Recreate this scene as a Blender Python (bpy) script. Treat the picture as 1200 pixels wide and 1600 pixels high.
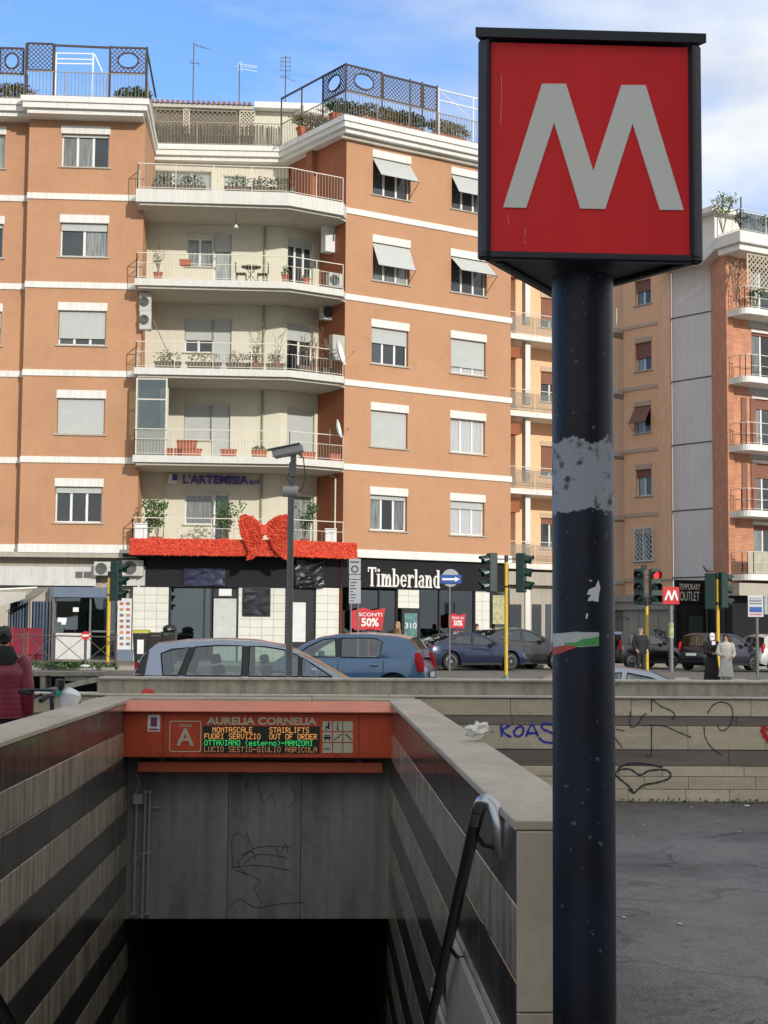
import bpy, bmesh, math, random
from mathutils import Vector, Matrix, noise
from mathutils.geometry import tessellate_polygon
R = math.radians
random.seed(7)
for o in list(bpy.data.objects): bpy.data.objects.remove(o)
SC = bpy.context.scene
COL = SC.collection

# ------------------------------------------------------------------ camera
EYE = Vector((0, 0, 1.6)); FPX = 2400.0
PITCH = math.atan(193 / FPX); ROLL = 0.0073
CR = Matrix.Rotation(R(90) + PITCH, 4, 'X') @ Matrix.Rotation(ROLL, 4, 'Z')
cam_d = bpy.data.cameras.new('camera'); cam = bpy.data.objects.new('camera', cam_d); COL.objects.link(cam)
cam_d.sensor_fit = 'VERTICAL'; cam_d.sensor_height = 24; cam_d.lens = FPX / 1600 * 24
cam_d.clip_start = 0.05; cam_d.clip_end = 3000
cam.matrix_world = Matrix.Translation(EYE) @ CR
SC.camera = cam

# ------------------------------------------------------------------ sun, sky, exposure
SUN_AZ = R(30); SUN_EL = R(20)     # azimuth measured from straight behind the camera towards its right
SDIR = Vector((math.sin(SUN_AZ) * math.cos(SUN_EL), -math.cos(SUN_AZ) * math.cos(SUN_EL), math.sin(SUN_EL)))
sd = bpy.data.lights.new('sun', 'SUN'); sd.energy = 2.5; sd.angle = R(0.8); sd.color = (1, .95, .87)
sun = bpy.data.objects.new('sun', sd); COL.objects.link(sun)
sun.rotation_euler = SDIR.to_track_quat('Z', 'Y').to_euler()
W_ = bpy.data.worlds.new('World'); SC.world = W_; W_.use_nodes = True
nt = W_.node_tree; nt.nodes.clear()
def nn(t, ty, **k):
    n = t.nodes.new(ty)
    for a, b in k.items(): setattr(n, a, b)
    return n
sky = nn(nt, 'ShaderNodeTexSky', sky_type='NISHITA', sun_disc=False)
sky.sun_elevation = SUN_EL; sky.sun_rotation = math.pi - SUN_AZ
sky.air_density = 1.0; sky.dust_density = .6; sky.ozone_density = 3.0
tc = nn(nt, 'ShaderNodeTexCoord')
mp = nn(nt, 'ShaderNodeMapping'); mp.inputs['Scale'].default_value = (1.0, 1.0, 2.6); mp.inputs['Location'].default_value = (.36, .1, .2)
nt.links.new(tc.outputs['Generated'], mp.inputs[0])
n1 = nn(nt, 'ShaderNodeTexNoise'); n1.inputs['Scale'].default_value = 3.1; n1.inputs['Detail'].default_value = 9; n1.inputs['Roughness'].default_value = .56; n1.inputs['Distortion'].default_value = .25
nt.links.new(mp.outputs[0], n1.inputs['Vector'])
sx = nn(nt, 'ShaderNodeSeparateXYZ'); nt.links.new(tc.outputs['Generated'], sx.inputs[0])
# clouds denser to the right; unseen ones behind the camera added for neutral fill
mx = nn(nt, 'ShaderNodeMath', operation='MULTIPLY_ADD'); mx.inputs[1].default_value = .62; nt.links.new(sx.outputs['X'], mx.inputs[0]); mz = nn(nt, 'ShaderNodeMath', operation='MULTIPLY_ADD'); mz.inputs[1].default_value = -.50; nt.links.new(sx.outputs['Y'], mz.inputs[0]); mzz = nn(nt, 'ShaderNodeMath', operation='ADD'); mzz.inputs[1].default_value = .515; nt.links.new(n1.outputs['Fac'], mzz.inputs[0]); nt.links.new(mzz.outputs[0], mz.inputs[2]); nt.links.new(mz.outputs[0], mx.inputs[2])
cr = nn(nt, 'ShaderNodeValToRGB'); cr.color_ramp.elements[0].position = .45; cr.color_ramp.elements[1].position = .74
nt.links.new(mx.outputs[0], cr.inputs[0])
n2 = nn(nt, 'ShaderNodeTexNoise'); n2.inputs['Scale'].default_value = 7; n2.inputs['Detail'].default_value = 6
nt.links.new(mp.outputs[0], n2.inputs['Vector'])
cc = nn(nt, 'ShaderNodeValToRGB'); cc.color_ramp.elements[0].position = .35; cc.color_ramp.elements[1].position = .7
cc.color_ramp.elements[0].color = (3.8, 4.0, 4.35, 1); cc.color_ramp.elements[1].color = (5.3, 5.4, 5.5, 1)
nt.links.new(n2.outputs['Fac'], cc.inputs[0])
hs = nn(nt, 'ShaderNodeMix', data_type='RGBA', blend_type='MULTIPLY'); hs.inputs[0].default_value = 1
nt.links.new(sky.outputs[0], hs.inputs[6]); hs.inputs[7].default_value = (.80, .95, 1.16, 1)
mixc = nn(nt, 'ShaderNodeMix', data_type='RGBA'); nt.links.new(cr.outputs[0], mixc.inputs[0]); nt.links.new(hs.outputs[2], mixc.inputs[6]); nt.links.new(cc.outputs[0], mixc.inputs[7])
bg = nn(nt, 'ShaderNodeBackground'); bg.inputs['Strength'].default_value = .15
wo = nn(nt, 'ShaderNodeOutputWorld'); nt.links.new(mixc.outputs[2], bg.inputs[0]); nt.links.new(bg.outputs[0], wo.inputs[0])
vs = SC.view_settings; vs.view_transform = 'Standard'; vs.look = 'None'; vs.exposure = .42; vs.gamma = 1; vs.use_curve_mapping = False
SC.render.engine = 'CYCLES'

# ------------------------------------------------------------------ pixel rays (for placing real things at real distances)
def ray(px, py): return (CR @ Vector(((px - 600) / FPX, -(py - 800) / FPX, -1)).to_4d()).to_3d() if False else CR.to_3x3() @ Vector(((px - 600) / FPX, -(py - 800) / FPX, -1))
def P(px, py, Y):
    d = ray(px, py); return EYE + d * (Y / d.y)
class Fr:
    """vertical plane frame: local x along the wall, y away from the viewer, z up"""
    def __init__(s, ox, oy, deg):
        s.M = Matrix.Translation((ox, oy, 0)) @ Matrix.Rotation(R(deg), 4, 'Z'); s.I = s.M.inverted()
    def hit(s, px, py, y0=0):
        a = s.I @ EYE; d = s.I.to_3x3() @ ray(px, py); t = (y0 - a.y) / d.y
        q = a + d * t; return q.x, q.z
    def rect(s, x0, y0, x1, y1, dep=0):
        u0, z1 = s.hit(x0, y0, dep); u1, z0 = s.hit(x1, y1, dep); return u0, u1, z0, z1
    def w(s, u, y, z): return s.M @ Vector((u, y, z))

# ------------------------------------------------------------------ materials
MATS = {}
def mat(name, col, rough=.8, metal=0, var=.12, scale=3, bump=0, bscale=40, emit=None, estr=0, streak=0, stretch=(1, 1, 1), spec=.5, coat=0, rnd=0, col2=None, dirt=0):
    if name in MATS: return MATS[name]
    m = bpy.data.materials.new(name); m.use_nodes = True; t = m.node_tree; b = t.nodes['Principled BSDF']
    b.inputs['Roughness'].default_value = rough; b.inputs['Metallic'].default_value = metal
    b.inputs['Specular IOR Level'].default_value = spec; b.inputs['Coat Weight'].default_value = coat
    c = Vector(col); out = None
    tcn = nn(t, 'ShaderNodeTexCoord'); mpn = nn(t, 'ShaderNodeMapping'); mpn.inputs['Scale'].default_value = stretch
    t.links.new(tcn.outputs['Object'], mpn.inputs[0])
    if rnd:
        oi0 = nn(t, 'ShaderNodeObjectInfo'); vm = nn(t, 'ShaderNodeVectorMath', operation='SCALE'); vm.inputs[0].default_value = (37, 53, 71); t.links.new(oi0.outputs['Random'], vm.inputs['Scale'])
        va = nn(t, 'ShaderNodeVectorMath', operation='ADD'); t.links.new(tcn.outputs['Object'], va.inputs[0]); t.links.new(vm.outputs[0], va.inputs[1]); t.links.new(va.outputs[0], mpn.inputs[0]); csrc = va.outputs[0]
    else: csrc = tcn.outputs['Object']
    no = nn(t, 'ShaderNodeTexNoise'); no.inputs['Scale'].default_value = scale; no.inputs['Detail'].default_value = 7; no.inputs['Roughness'].default_value = .6
    t.links.new(mpn.outputs[0], no.inputs['Vector'])
    rp = nn(t, 'ShaderNodeValToRGB'); rp.color_ramp.elements[0].position = .3; rp.color_ramp.elements[1].position = .7
    a = c * (1 - var) if col2 is None else Vector(col2); d = c * (1 + var * .6) if col2 is None else c
    rp.color_ramp.elements[0].color = (*a, 1); rp.color_ramp.elements[1].color = (*d, 1)
    t.links.new(no.outputs['Fac'], rp.inputs[0]); out = rp.outputs[0]
    if streak:
        mp2 = nn(t, 'ShaderNodeMapping'); mp2.inputs['Scale'].default_value = (9, 9, .35); t.links.new(csrc, mp2.inputs[0])
        s2 = nn(t, 'ShaderNodeTexNoise'); s2.inputs['Scale'].default_value = 1.2; s2.inputs['Detail'].default_value = 5; t.links.new(mp2.outputs[0], s2.inputs['Vector'])
        r2 = nn(t, 'ShaderNodeValToRGB'); r2.color_ramp.elements[0].position = .35; r2.color_ramp.elements[1].position = .62
        r2.color_ramp.elements[0].color = (1 - streak, 1 - streak, 1 - streak * .95, 1); r2.color_ramp.elements[1].color = (1, 1, 1, 1)
        t.links.new(s2.outputs['Fac'], r2.inputs[0])
        mm = nn(t, 'ShaderNodeMix', data_type='RGBA', blend_type='MULTIPLY'); mm.inputs[0].default_value = 1
        t.links.new(out, mm.inputs[6]); t.links.new(r2.outputs[0], mm.inputs[7]); out = mm.outputs[2]
    if dirt:
        s3 = nn(t, 'ShaderNodeTexNoise'); s3.inputs['Scale'].default_value = scale * 7; s3.inputs['Detail'].default_value = 8; s3.inputs['Roughness'].default_value = .7
        t.links.new(csrc, s3.inputs['Vector'])
        r3 = nn(t, 'ShaderNodeValToRGB'); r3.color_ramp.elements[0].position = .36; r3.color_ramp.elements[1].position = .5
        r3.color_ramp.elements[0].color = (1 - dirt,) * 3 + (1,); r3.color_ramp.elements[1].color = (1, 1, 1, 1); t.links.new(s3.outputs['Fac'], r3.inputs[0])
        mm = nn(t, 'ShaderNodeMix', data_type='RGBA', blend_type='MULTIPLY'); mm.inputs[0].default_value = 1
        t.links.new(out, mm.inputs[6]); t.links.new(r3.outputs[0], mm.inputs[7]); out = mm.outputs[2]
    if rnd:
        oi = nn(t, 'ShaderNodeObjectInfo'); mr = nn(t, 'ShaderNodeMapRange'); mr.inputs[3].default_value = 1 - rnd; mr.inputs[4].default_value = 1 + rnd
        t.links.new(oi.outputs['Random'], mr.inputs[0])
        mm = nn(t, 'ShaderNodeMix', data_type='RGBA', blend_type='MULTIPLY'); mm.inputs[0].default_value = 1
        t.links.new(out, mm.inputs[6]); t.links.new(mr.outputs[0], mm.inputs[7]); out = mm.outputs[2]
    t.links.new(out, b.inputs['Base Color'])
    if bump:
        nb = nn(t, 'ShaderNodeTexNoise'); nb.inputs['Scale'].default_value = bscale; nb.inputs['Detail'].default_value = 6
        t.links.new(tcn.outputs['Object'], nb.inputs['Vector'])
        bp = nn(t, 'ShaderNodeBump'); bp.inputs['Strength'].default_value = bump; bp.inputs['Distance'].default_value = .01
        t.links.new(nb.outputs['Fac'], bp.inputs['Height']); t.links.new(bp.outputs[0], b.inputs['Normal'])
    if emit:
        b.inputs['Emission Color'].default_value = (*emit, 1); b.inputs['Emission Strength'].default_value = estr
    MATS[name] = m; return m
def glassmat(name, tint, gl=(.9, .95, 1), rough=.02, f0=.12, mixt=None):
    """see-through pane: tinted transparency under a fresnel gloss"""
    m = bpy.data.materials.new(name); m.use_nodes = True; t = m.node_tree; t.nodes.clear()
    tr = nn(t, 'ShaderNodeBsdfTransparent'); tr.inputs[0].default_value = (*tint, 1)
    g = nn(t, 'ShaderNodeBsdfGlossy'); g.inputs['Roughness'].default_value = rough; g.inputs[0].default_value = (*gl, 1)
    lw = nn(t, 'ShaderNodeLayerWeight'); lw.inputs[0].default_value = .35
    ma = nn(t, 'ShaderNodeMath', operation='MULTIPLY_ADD', use_clamp=True); ma.inputs[1].default_value = .8; ma.inputs[2].default_value = f0
    t.links.new(lw.outputs['Fresnel'], ma.inputs[0])
    mi = nn(t, 'ShaderNodeMixShader'); o = nn(t, 'ShaderNodeOutputMaterial')
    t.links.new(ma.outputs[0], mi.inputs[0]); t.links.new(tr.outputs[0], mi.inputs[1]); t.links.new(g.outputs[0], mi.inputs[2]); t.links.new(mi.outputs[0], o.inputs[0])
    MATS[name] = m; return m
def wavemat(name, col, period, rough=.6, depth=.01, axis='Z', dark=.75):
    m = mat(name, col, rough, var=.06); t = m.node_tree; b = t.nodes['Principled BSDF']
    tcn = nn(t, 'ShaderNodeTexCoord'); w = nn(t, 'ShaderNodeTexWave', wave_type='BANDS', bands_direction=axis, wave_profile='SAW'); w.inputs['Scale'].default_value = 2 * math.pi / 20 / period
    t.links.new(tcn.outputs['Object'], w.inputs[0])
    bp = nn(t, 'ShaderNodeBump'); bp.inputs['Strength'].default_value = .6; bp.inputs['Distance'].default_value = depth
    t.links.new(w.outputs['Fac'], bp.inputs['Height']); t.links.new(bp.outputs[0], b.inputs['Normal'])
    return m

orange = mat('plaster_orange', (.475, .258, .142), .9, var=.10, scale=.3, streak=.03, bump=.25, bscale=60, dirt=.06)
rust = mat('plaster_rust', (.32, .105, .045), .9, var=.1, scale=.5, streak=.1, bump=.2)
creamw = mat('plaster_cream', (.64, .61, .49), .9, var=.05, scale=.5, streak=.04, bump=.2)
whitep = mat('white_trim', (.74, .73, .68), .7, var=.06, scale=1, streak=.12)
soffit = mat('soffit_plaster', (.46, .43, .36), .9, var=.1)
framew = mat('frame_white', (.72, .72, .70), .4, var=.03)
metalw = mat('rail_cream_metal', (.62, .59, .50), .5, var=.12, scale=6)
rollg = wavemat('roller_shutter_grey', (.47, .49, .47), .055)
rollb = wavemat('roller_shutter_brown', (.24, .10, .065), .055)
sill = mat('sill_stone', (.40, .36, .30), .7)
darkglass = mat('window_glass', (.035, .042, .045), .06, spec=.8, var=.3, scale=.6, rnd=.7)
curtain = mat('curtained_glass', (.24, .26, .25), .12, spec=.8, var=.6, scale=3, stretch=(6, 6, .4), rnd=.45)
paleglass = mat('pale_curtained_glass', (.46, .47, .47), .15, spec=.7, var=.2, scale=3, stretch=(6, 6, .4))
peach = mat('plaster_peach', (.88, .53, .31), .9, var=.06, scale=.35, streak=.05)
greyw = mat('plaster_grey', (.74, .72, .68), .9, var=.06, scale=.5, streak=.08)
beige = mat('plaster_beige_stone', (.42, .38, .31), .8, var=.12, scale=.7, streak=.15)
blackp = mat('black_fascia', (.010, .010, .012), .6, var=.2, spec=.25)
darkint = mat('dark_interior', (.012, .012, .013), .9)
tilew = mat('white_tile', (.66, .65, .58), .35, var=.05, rnd=.03)
conc = mat('concrete', (.30, .28, .235), .85, var=.2, scale=1.2, bump=.3, streak=.25, dirt=.12)
asph = mat('asphalt', (.135, .130, .117), .75, var=.3, scale=.8, bump=.5, bscale=120)
pave = mat('pavement_stone', (.19, .175, .15), .8, var=.2, scale=1.4, bump=.3)
yellow = mat('yellow_paint', (.62, .40, .025), .45, var=.12, scale=2, dirt=.15)
greenp = mat('dark_green_enamel', (.004, .026, .020), .35, var=.2)
blackm = mat('black_metal', (.015, .015, .018), .4, var=.2)
greym = mat('grey_metal', (.17, .175, .18), .45, metal=.5, var=.15)
steel = mat('steel', (.42, .42, .42), .3, metal=1, var=.05)
brownrail = mat('brown_lattice_metal', (.05, .032, .026), .5, var=.2)
woodd = mat('brown_wood', (.10, .06, .038), .7, var=.2)
rubber = mat('rubber', (.014, .014, .014), .75)
rim = mat('alloy_rim', (.45, .46, .47), .28, metal=.9)
leafm = mat('leaf_green', (.055, .13, .028), .5, var=.45, scale=9, rnd=.25)
leafd = mat('leaf_dark', (.04, .075, .025), .55, var=.4, scale=9)
dryst = mat('dry_stem', (.20, .15, .10), .9)
terra = mat('terracotta', (.40, .125, .065), .75, var=.15)
redm = mat('red_paint', (.55, .02, .02), .4)
whitem = mat('white_enamel', (.72, .73, .72), .35, var=.04)
acdark = mat('ac_grille', (.10, .105, .10), .5)
skinm = mat('skin', (.48, .27, .19), .5, var=.06)
cglass = glassmat('car_glass', (.55, .66, .61), f0=.09)
bglass = glassmat('shop_glass', (.35, .38, .38), f0=.06)

# ------------------------------------------------------------------ mesh builder
class MB:
    def __init__(s, T=None): s.v = []; s.f = []; s.mi = []; s.T = T; s.m = 0
    def add(s, vs, fs):
        k = len(s.v)
        for p in vs:
            p = Vector(p); s.v.append(s.T @ p if s.T else p)
        for f in fs: s.f.append([i + k for i in f]); s.mi.append(s.m)
        return s
    def box(s, x0, x1, y0, y1, z0, z1, M=None):
        vs = [Vector((x, y, z)) for x in (x0, x1) for y in (y0, y1) for z in (z0, z1)]
        if M: vs = [M @ p for p in vs]
        return s.add(vs, [(0, 1, 3, 2), (4, 6, 7, 5), (0, 4, 5, 1), (2, 3, 7, 6), (0, 2, 6, 4), (1, 5, 7, 3)])
    def bevbox(s, x0, x1, y0, y1, z0, z1, b=.01, M=None):
        pts = []; fs = []
        if x0 > x1: x0, x1 = x1, x0
        b = min(b, (x1 - x0) * .4, (y1 - y0) * .4, (z1 - z0) * .4)
        bm = bmesh.new(); vs = [bm.verts.new((x, y, z)) for x in (x0, x1) for y in (y0, y1) for z in (z0, z1)]
        for f in [(0, 1, 3, 2), (4, 6, 7, 5), (0, 4, 5, 1), (2, 3, 7, 6), (0, 2, 6, 4), (1, 5, 7, 3)]: bm.faces.new([vs[i] for i in f])
        bmesh.ops.bevel(bm, geom=bm.edges[:], offset=b, segments=1, affect='EDGES'); bm.verts.index_update()
        pts = [M @ v.co if M else v.co.copy() for v in bm.verts]; fs = [[v.index for v in f.verts] for f in bm.faces]; bm.free()
        return s.add(pts, fs)
    def prism(s, poly, d0, d1, M=None, axis='y'):
        """poly in (x,z) extruded along y, or (x,y) extruded along z"""
        n = len(poly); mk = (lambda a, b, d: Vector((a, d, b))) if axis == 'y' else (lambda a, b, d: Vector((a, b, d)))
        vs = [mk(a, b, d0) for a, b in poly] + [mk(a, b, d1) for a, b in poly]
        if M: vs = [M @ p for p in vs]
        tri = tessellate_polygon([[Vector((a, b, 0)) for a, b in poly]])
        fs = [list(t) for t in tri] + [[i + n for i in t] for t in tri] + [(i, (i + 1) % n, (i + 1) % n + n, i + n) for i in range(n)]
        return s.add(vs, fs)
    def tube(s, pts, r, n=8, cap=True, rs=None):
        pts = [Vector(p) for p in pts]; k = len(s.v); m = len(pts); up = None; vs = []; fs = []
        for i, p in enumerate(pts):
            d = (pts[min(i + 1, m - 1)] - pts[max(i - 1, 0)]).normalized()
            if up is None: up = d.orthogonal().normalized()
            a = (up - d * up.dot(d)); a = a.normalized() if a.length > 1e-6 else d.orthogonal().normalized(); up = a; b = d.cross(a)
            rr = rs[i] if rs else r
            for j in range(n):
                t = 2 * math.pi * j / n; vs.append(p + (a * math.cos(t) + b * math.sin(t)) * rr)
        for i in range(m - 1):
            for j in range(n): fs.append((i * n + j, i * n + (j + 1) % n, (i + 1) * n + (j + 1) % n, (i + 1) * n + j))
        if cap: fs.append(list(range(n))[::-1]); fs.append([(m - 1) * n + j for j in range(n)])
        return s.add(vs, fs)
    def bar(s, a, b, r=.01, n=4): return s.tube([a, b], r, n)
    def lathe(s, prof, n=20, M=None, axis='z'):
        vs = []; m = len(prof)
        for r, z in prof:
            for j in range(n):
                t = 2 * math.pi * j / n
                p = Vector((r * math.cos(t), r * math.sin(t), z)) if axis == 'z' else Vector((r * math.cos(t), z, r * math.sin(t)))
                vs.append(M @ p if M else p)
        fs = [(i * n + j, i * n + (j + 1) % n, (i + 1) * n + (j + 1) % n, (i + 1) * n + j) for i in range(m - 1) for j in range(n)]
        fs.append(list(range(n))); fs.append([(m - 1) * n + j for j in range(n)])
        return s.add(vs, fs)
    def sphere(s, c, r, n=10, sc=(1, 1, 1)):
        prof = [(math.sin(math.pi * i / n) * 1.0 + 1e-4, -math.cos(math.pi * i / n)) for i in range(n + 1)]
        M = Matrix.Translation(c) @ Matrix.Diagonal((r * sc[0], r * sc[1], r * sc[2], 1)); return s.lathe(prof, n * 2, M)
    def poly(s, pts): return s.add(pts, [list(range(len(pts)))])
    def mesh(s, name, ms, smooth=False, shift=None):
        me = bpy.data.meshes.new(name)
        vv = [p - shift for p in s.v] if shift is not None else s.v
        me.from_pydata([tuple(p) for p in vv], [], s.f)
        for m in (ms if isinstance(ms, (list, tuple)) else [ms]): me.materials.append(m)
        if isinstance(ms, (list, tuple)): me.polygons.foreach_set('material_index', s.mi)
        if smooth: me.polygons.foreach_set('use_smooth', [True] * len(s.f))
        me.validate(); me.update()
        bm = bmesh.new(); bm.from_mesh(me); bmesh.ops.recalc_face_normals(bm, faces=bm.faces); bm.to_mesh(me); bm.free()
        if smooth:
            try: me.set_sharp_from_angle(angle=R(38))
            except Exception: pass
        return me
WM = {}
def link(name, me, parent=None, M=None):
    o = bpy.data.objects.new(name, me); COL.objects.link(o); M = M or Matrix.Identity(4)
    if parent is not None: o.parent = parent; o.matrix_local = WM[parent.name].inverted() @ M
    else: o.matrix_local = M
    WM[o.name] = M.copy(); return o
def put(name, mb, ms, parent=None, M=None, smooth=False):
    """mb's vertices are in the frame M (world if None)"""
    if M is None and mb.v and parent is not None:
        M = Matrix.Translation(sum(mb.v, Vector()) / len(mb.v)); me = mb.mesh(name, ms, smooth, M.translation)
    elif M is None and mb.v:
        c = sum(mb.v, Vector()) / len(mb.v); c.z = min(p.z for p in mb.v); M = Matrix.Translation(c); me = mb.mesh(name, ms, smooth, c)
    else: me = mb.mesh(name, ms, smooth)
    return link(name, me, parent, M)
def tag(o, label, cat, group=None):
    o['label'] = label; o['category'] = cat
    if group: o['group'] = group
    return o
def thing(name, label, cat, M, group=None):
    if not isinstance(M, Matrix): M = Matrix.Translation(M)
    o = link(name, None, None, M); return tag(o, label, cat, group)
def struct(o, kind='structure'): o['kind'] = kind; return o
def textmesh(name, s, size, ext, m, bold=0, sx=1, align='LEFT', space=1):
    cu = bpy.data.curves.new(name, 'FONT'); cu.body = s; cu.size = size; cu.extrude = ext; cu.offset = bold; cu.align_x = align; cu.space_character = space; cu.resolution_u = 3
    o = bpy.data.objects.new(name, cu); COL.objects.link(o); dg = bpy.context.evaluated_depsgraph_get()
    me = bpy.data.meshes.new_from_object(o.evaluated_get(dg)); bpy.data.objects.remove(o); bpy.data.curves.remove(cu)
    me.transform(Matrix.Rotation(R(90), 4, 'X') @ Matrix.Diagonal((sx, 1, 1, 1))); me.materials.clear(); me.materials.append(m); me.name = name; return me
def text_fit(name, s, u0, u1, z0, z1, y, F, m, parent, ext=.01, bold=0, space=1):
    """lettering stretched to a rectangle of the wall frame F"""
    me = textmesh(name, s, 1, ext, m, bold, space=space)
    xs = [v.co.x for v in me.vertices]; zs = [v.co.z for v in me.vertices]; a, b, c, d = min(xs), max(xs), min(zs), max(zs)
    for v in me.vertices:
        v.co.x = (v.co.x - a) / (b - a) * (u1 - u0); v.co.z = (v.co.z - c) / (d - c) * (z1 - z0)
    return link(name, me, parent, F.M @ Matrix.Translation((u0, y, z0)))
def leaves(mb, c, rad, n, size, rng=random):
    for _ in range(n):
        while True:
            q = Vector((rng.uniform(-1, 1), rng.uniform(-1, 1), rng.uniform(-1, 1)))
            if q.length < 1: break
        p = Vector(c) + Vector((q.x * rad[0], q.y * rad[1], q.z * rad[2]))
        a = Vector((rng.gauss(0, 1), rng.gauss(0, 1), rng.gauss(0, .6))).normalized(); b = a.orthogonal().normalized(); b = Matrix.Rotation(rng.uniform(0, 6), 3, a) @ b
        s_ = size * rng.uniform(.6, 1.3); d = a.cross(b)
        mb.add([p, p + b * s_ * .5 + d * s_ * .3, p + b * s_, p + b * s_ * .5 - d * s_ * .3], [(0, 1, 2, 3)])
# ================================================================== GROUND
def hgt(X, Y):
    return -.13 * min(1, max(0, (X - 1) / 3)) * min(1, max(0, (40 - Y) / 10)) - .072 + .0082 * Y - .0159 * X - .25 * min(1, max(0, (45 - Y) / 20))
def sheet(name, m, poly, off, x0=-60, x1=60, step=3.0):
    """ground sheet clipped to nothing: poly is a list of rows of (X,Y)"""
    mb = MB(); vs = []; fs = []
    for row in poly:
        for X, Y in row: vs.append((X, Y, hgt(X, Y) + off))
    w = len(poly[0])
    for i in range(len(poly) - 1):
        for j in range(w - 1): fs.append((i * w + j, i * w + j + 1, (i + 1) * w + j + 1, (i + 1) * w + j))
    mb.add(vs, fs); return mb
# near plaza with the stairwell cut out of it
S = Fr((820 - 600) / FPX * 5.1, 5.1, 2.3)
SW, SL = 2.46, 9.55          # stairwell clear width and length
hole = [S.w(-SW - .02, -.9, 0), S.w(.0, -.9, 0), S.w(.02, SL, 0), S.w(-SW - .02, SL, 0)]
wallY = S.w(0, SL + .42, 0)
def backline(X, y): # point on the line local y = const of the stair frame at world X
    a = S.w(0, y, 0); return a.y + (X - a.x) * math.tan(R(2.3))
outer = [Vector((-40, -7.9, 0)), Vector((75, -7.9, 0)), Vector((75, backline(75, SL + .5), 0)), Vector((-40, backline(-40, SL + .5), 0))]
tri = tessellate_polygon([outer, [Vector((p.x, p.y, 0)) for p in hole]]); allp = outer + [Vector((p.x, p.y, 0)) for p in hole]
bm = bmesh.new(); vv = [bm.verts.new(p) for p in allp]
for t in tri: bm.faces.new([vv[i] for i in t])
bmesh.ops.recalc_face_normals(bm, faces=bm.faces)
me = bpy.data.meshes.new('plaza_ground'); bm.to_mesh(me); bm.free()
plaz = mat('worn_wet_asphalt', (.120, .114, .106), .5, var=.5, scale=.9, bump=1.0, bscale=90, dirt=.35, stretch=(1, .5, 1))
t = plaz.node_tree; b = t.nodes['Principled BSDF']
no = nn(t, 'ShaderNodeTexNoise'); no.inputs['Scale'].default_value = .8; no.inputs['Detail'].default_value = 8; tcn = nn(t, 'ShaderNodeTexCoord'); t.links.new(tcn.outputs['Object'], no.inputs['Vector'])
mr = nn(t, 'ShaderNodeMapRange'); mr.inputs[1].default_value = .35; mr.inputs[2].default_value = .65; mr.inputs[3].default_value = .28; mr.inputs[4].default_value = .85
t.links.new(no.outputs['Fac'], mr.inputs[0]); t.links.new(mr.outputs[0], b.inputs['Roughness'])
bs = b.inputs['Base Color'].links[0].from_socket
vd = nn(t, 'ShaderNodeTexVoronoi', feature='DISTANCE_TO_EDGE'); vd.inputs['Scale'].default_value = .45; nd = nn(t, 'ShaderNodeTexNoise'); nd.inputs['Scale'].default_value = 1.4; nd.inputs['Detail'].default_value = 6
t.links.new(tcn.outputs['Object'], nd.inputs['Vector']); vm = nn(t, 'ShaderNodeVectorMath', operation='MULTIPLY_ADD'); vm.inputs[1].default_value = (1.2, 1.2, 0); t.links.new(nd.outputs['Color'], vm.inputs[0]); t.links.new(tcn.outputs['Object'], vm.inputs[2]); t.links.new(vm.outputs[0], vd.inputs['Vector'])
rc = nn(t, 'ShaderNodeValToRGB'); rc.color_ramp.elements[0].position = .0; rc.color_ramp.elements[0].color = (.25, .25, .25, 1); rc.color_ramp.elements[1].position = .012; t.links.new(vd.outputs['Distance'], rc.inputs[0])
ng_ = nn(t, 'ShaderNodeTexVoronoi'); ng_.inputs['Scale'].default_value = 110; t.links.new(tcn.outputs['Object'], ng_.inputs['Vector']); rg_ = nn(t, 'ShaderNodeMapRange'); rg_.inputs[1].default_value = 0; rg_.inputs[2].default_value = 1; rg_.inputs[3].default_value = .55; rg_.inputs[4].default_value = 1.5
sc_ = nn(t, 'ShaderNodeSeparateColor'); t.links.new(ng_.outputs['Color'], sc_.inputs[0]); t.links.new(sc_.outputs[0], rg_.inputs[0])
ma_ = nn(t, 'ShaderNodeMix', data_type='RGBA', blend_type='MULTIPLY'); ma_.inputs[0].default_value = 1; t.links.new(bs, ma_.inputs[6]); t.links.new(rc.outputs[0], ma_.inputs[7])
v2 = nn(t, 'ShaderNodeTexVoronoi'); v2.inputs['Scale'].default_value = 3.2; t.links.new(vm.outputs[0], v2.inputs['Vector']); r2_ = nn(t, 'ShaderNodeValToRGB'); r2_.color_ramp.elements[0].position = .07; r2_.color_ramp.elements[0].color = (.4, .4, .4, 1); r2_.color_ramp.elements[1].position = .10; t.links.new(v2.outputs['Distance'], r2_.inputs[0])
mg_ = nn(t, 'ShaderNodeMix', data_type='RGBA', blend_type='MULTIPLY'); mg_.inputs[0].default_value = 1; t.links.new(ma_.outputs[2], mg_.inputs[6]); t.links.new(r2_.outputs[0], mg_.inputs[7]); ma_ = mg_
mb_ = nn(t, 'ShaderNodeMix', data_type='RGBA', blend_type='MULTIPLY'); mb_.inputs[0].default_value = 1; t.links.new(ma_.outputs[2], mb_.inputs[6]); t.links.new(rg_.outputs[0], mb_.inputs[7]); t.links.new(mb_.outputs[2], b.inputs['Base Color'])
for p in me.polygons:
    if p.normal.z < 0: p.flip()
me.materials.append(plaz); struct(link('plaza_ground', me))
# behind the camera
mb = MB(); mb.add([(-300, -300, -.06), (300, -300, -.06), (300, -8, -.06), (-300, -8, -.06)], [(0, 1, 2, 3)]); struct(put('rear_ground', mb, asph))
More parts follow.
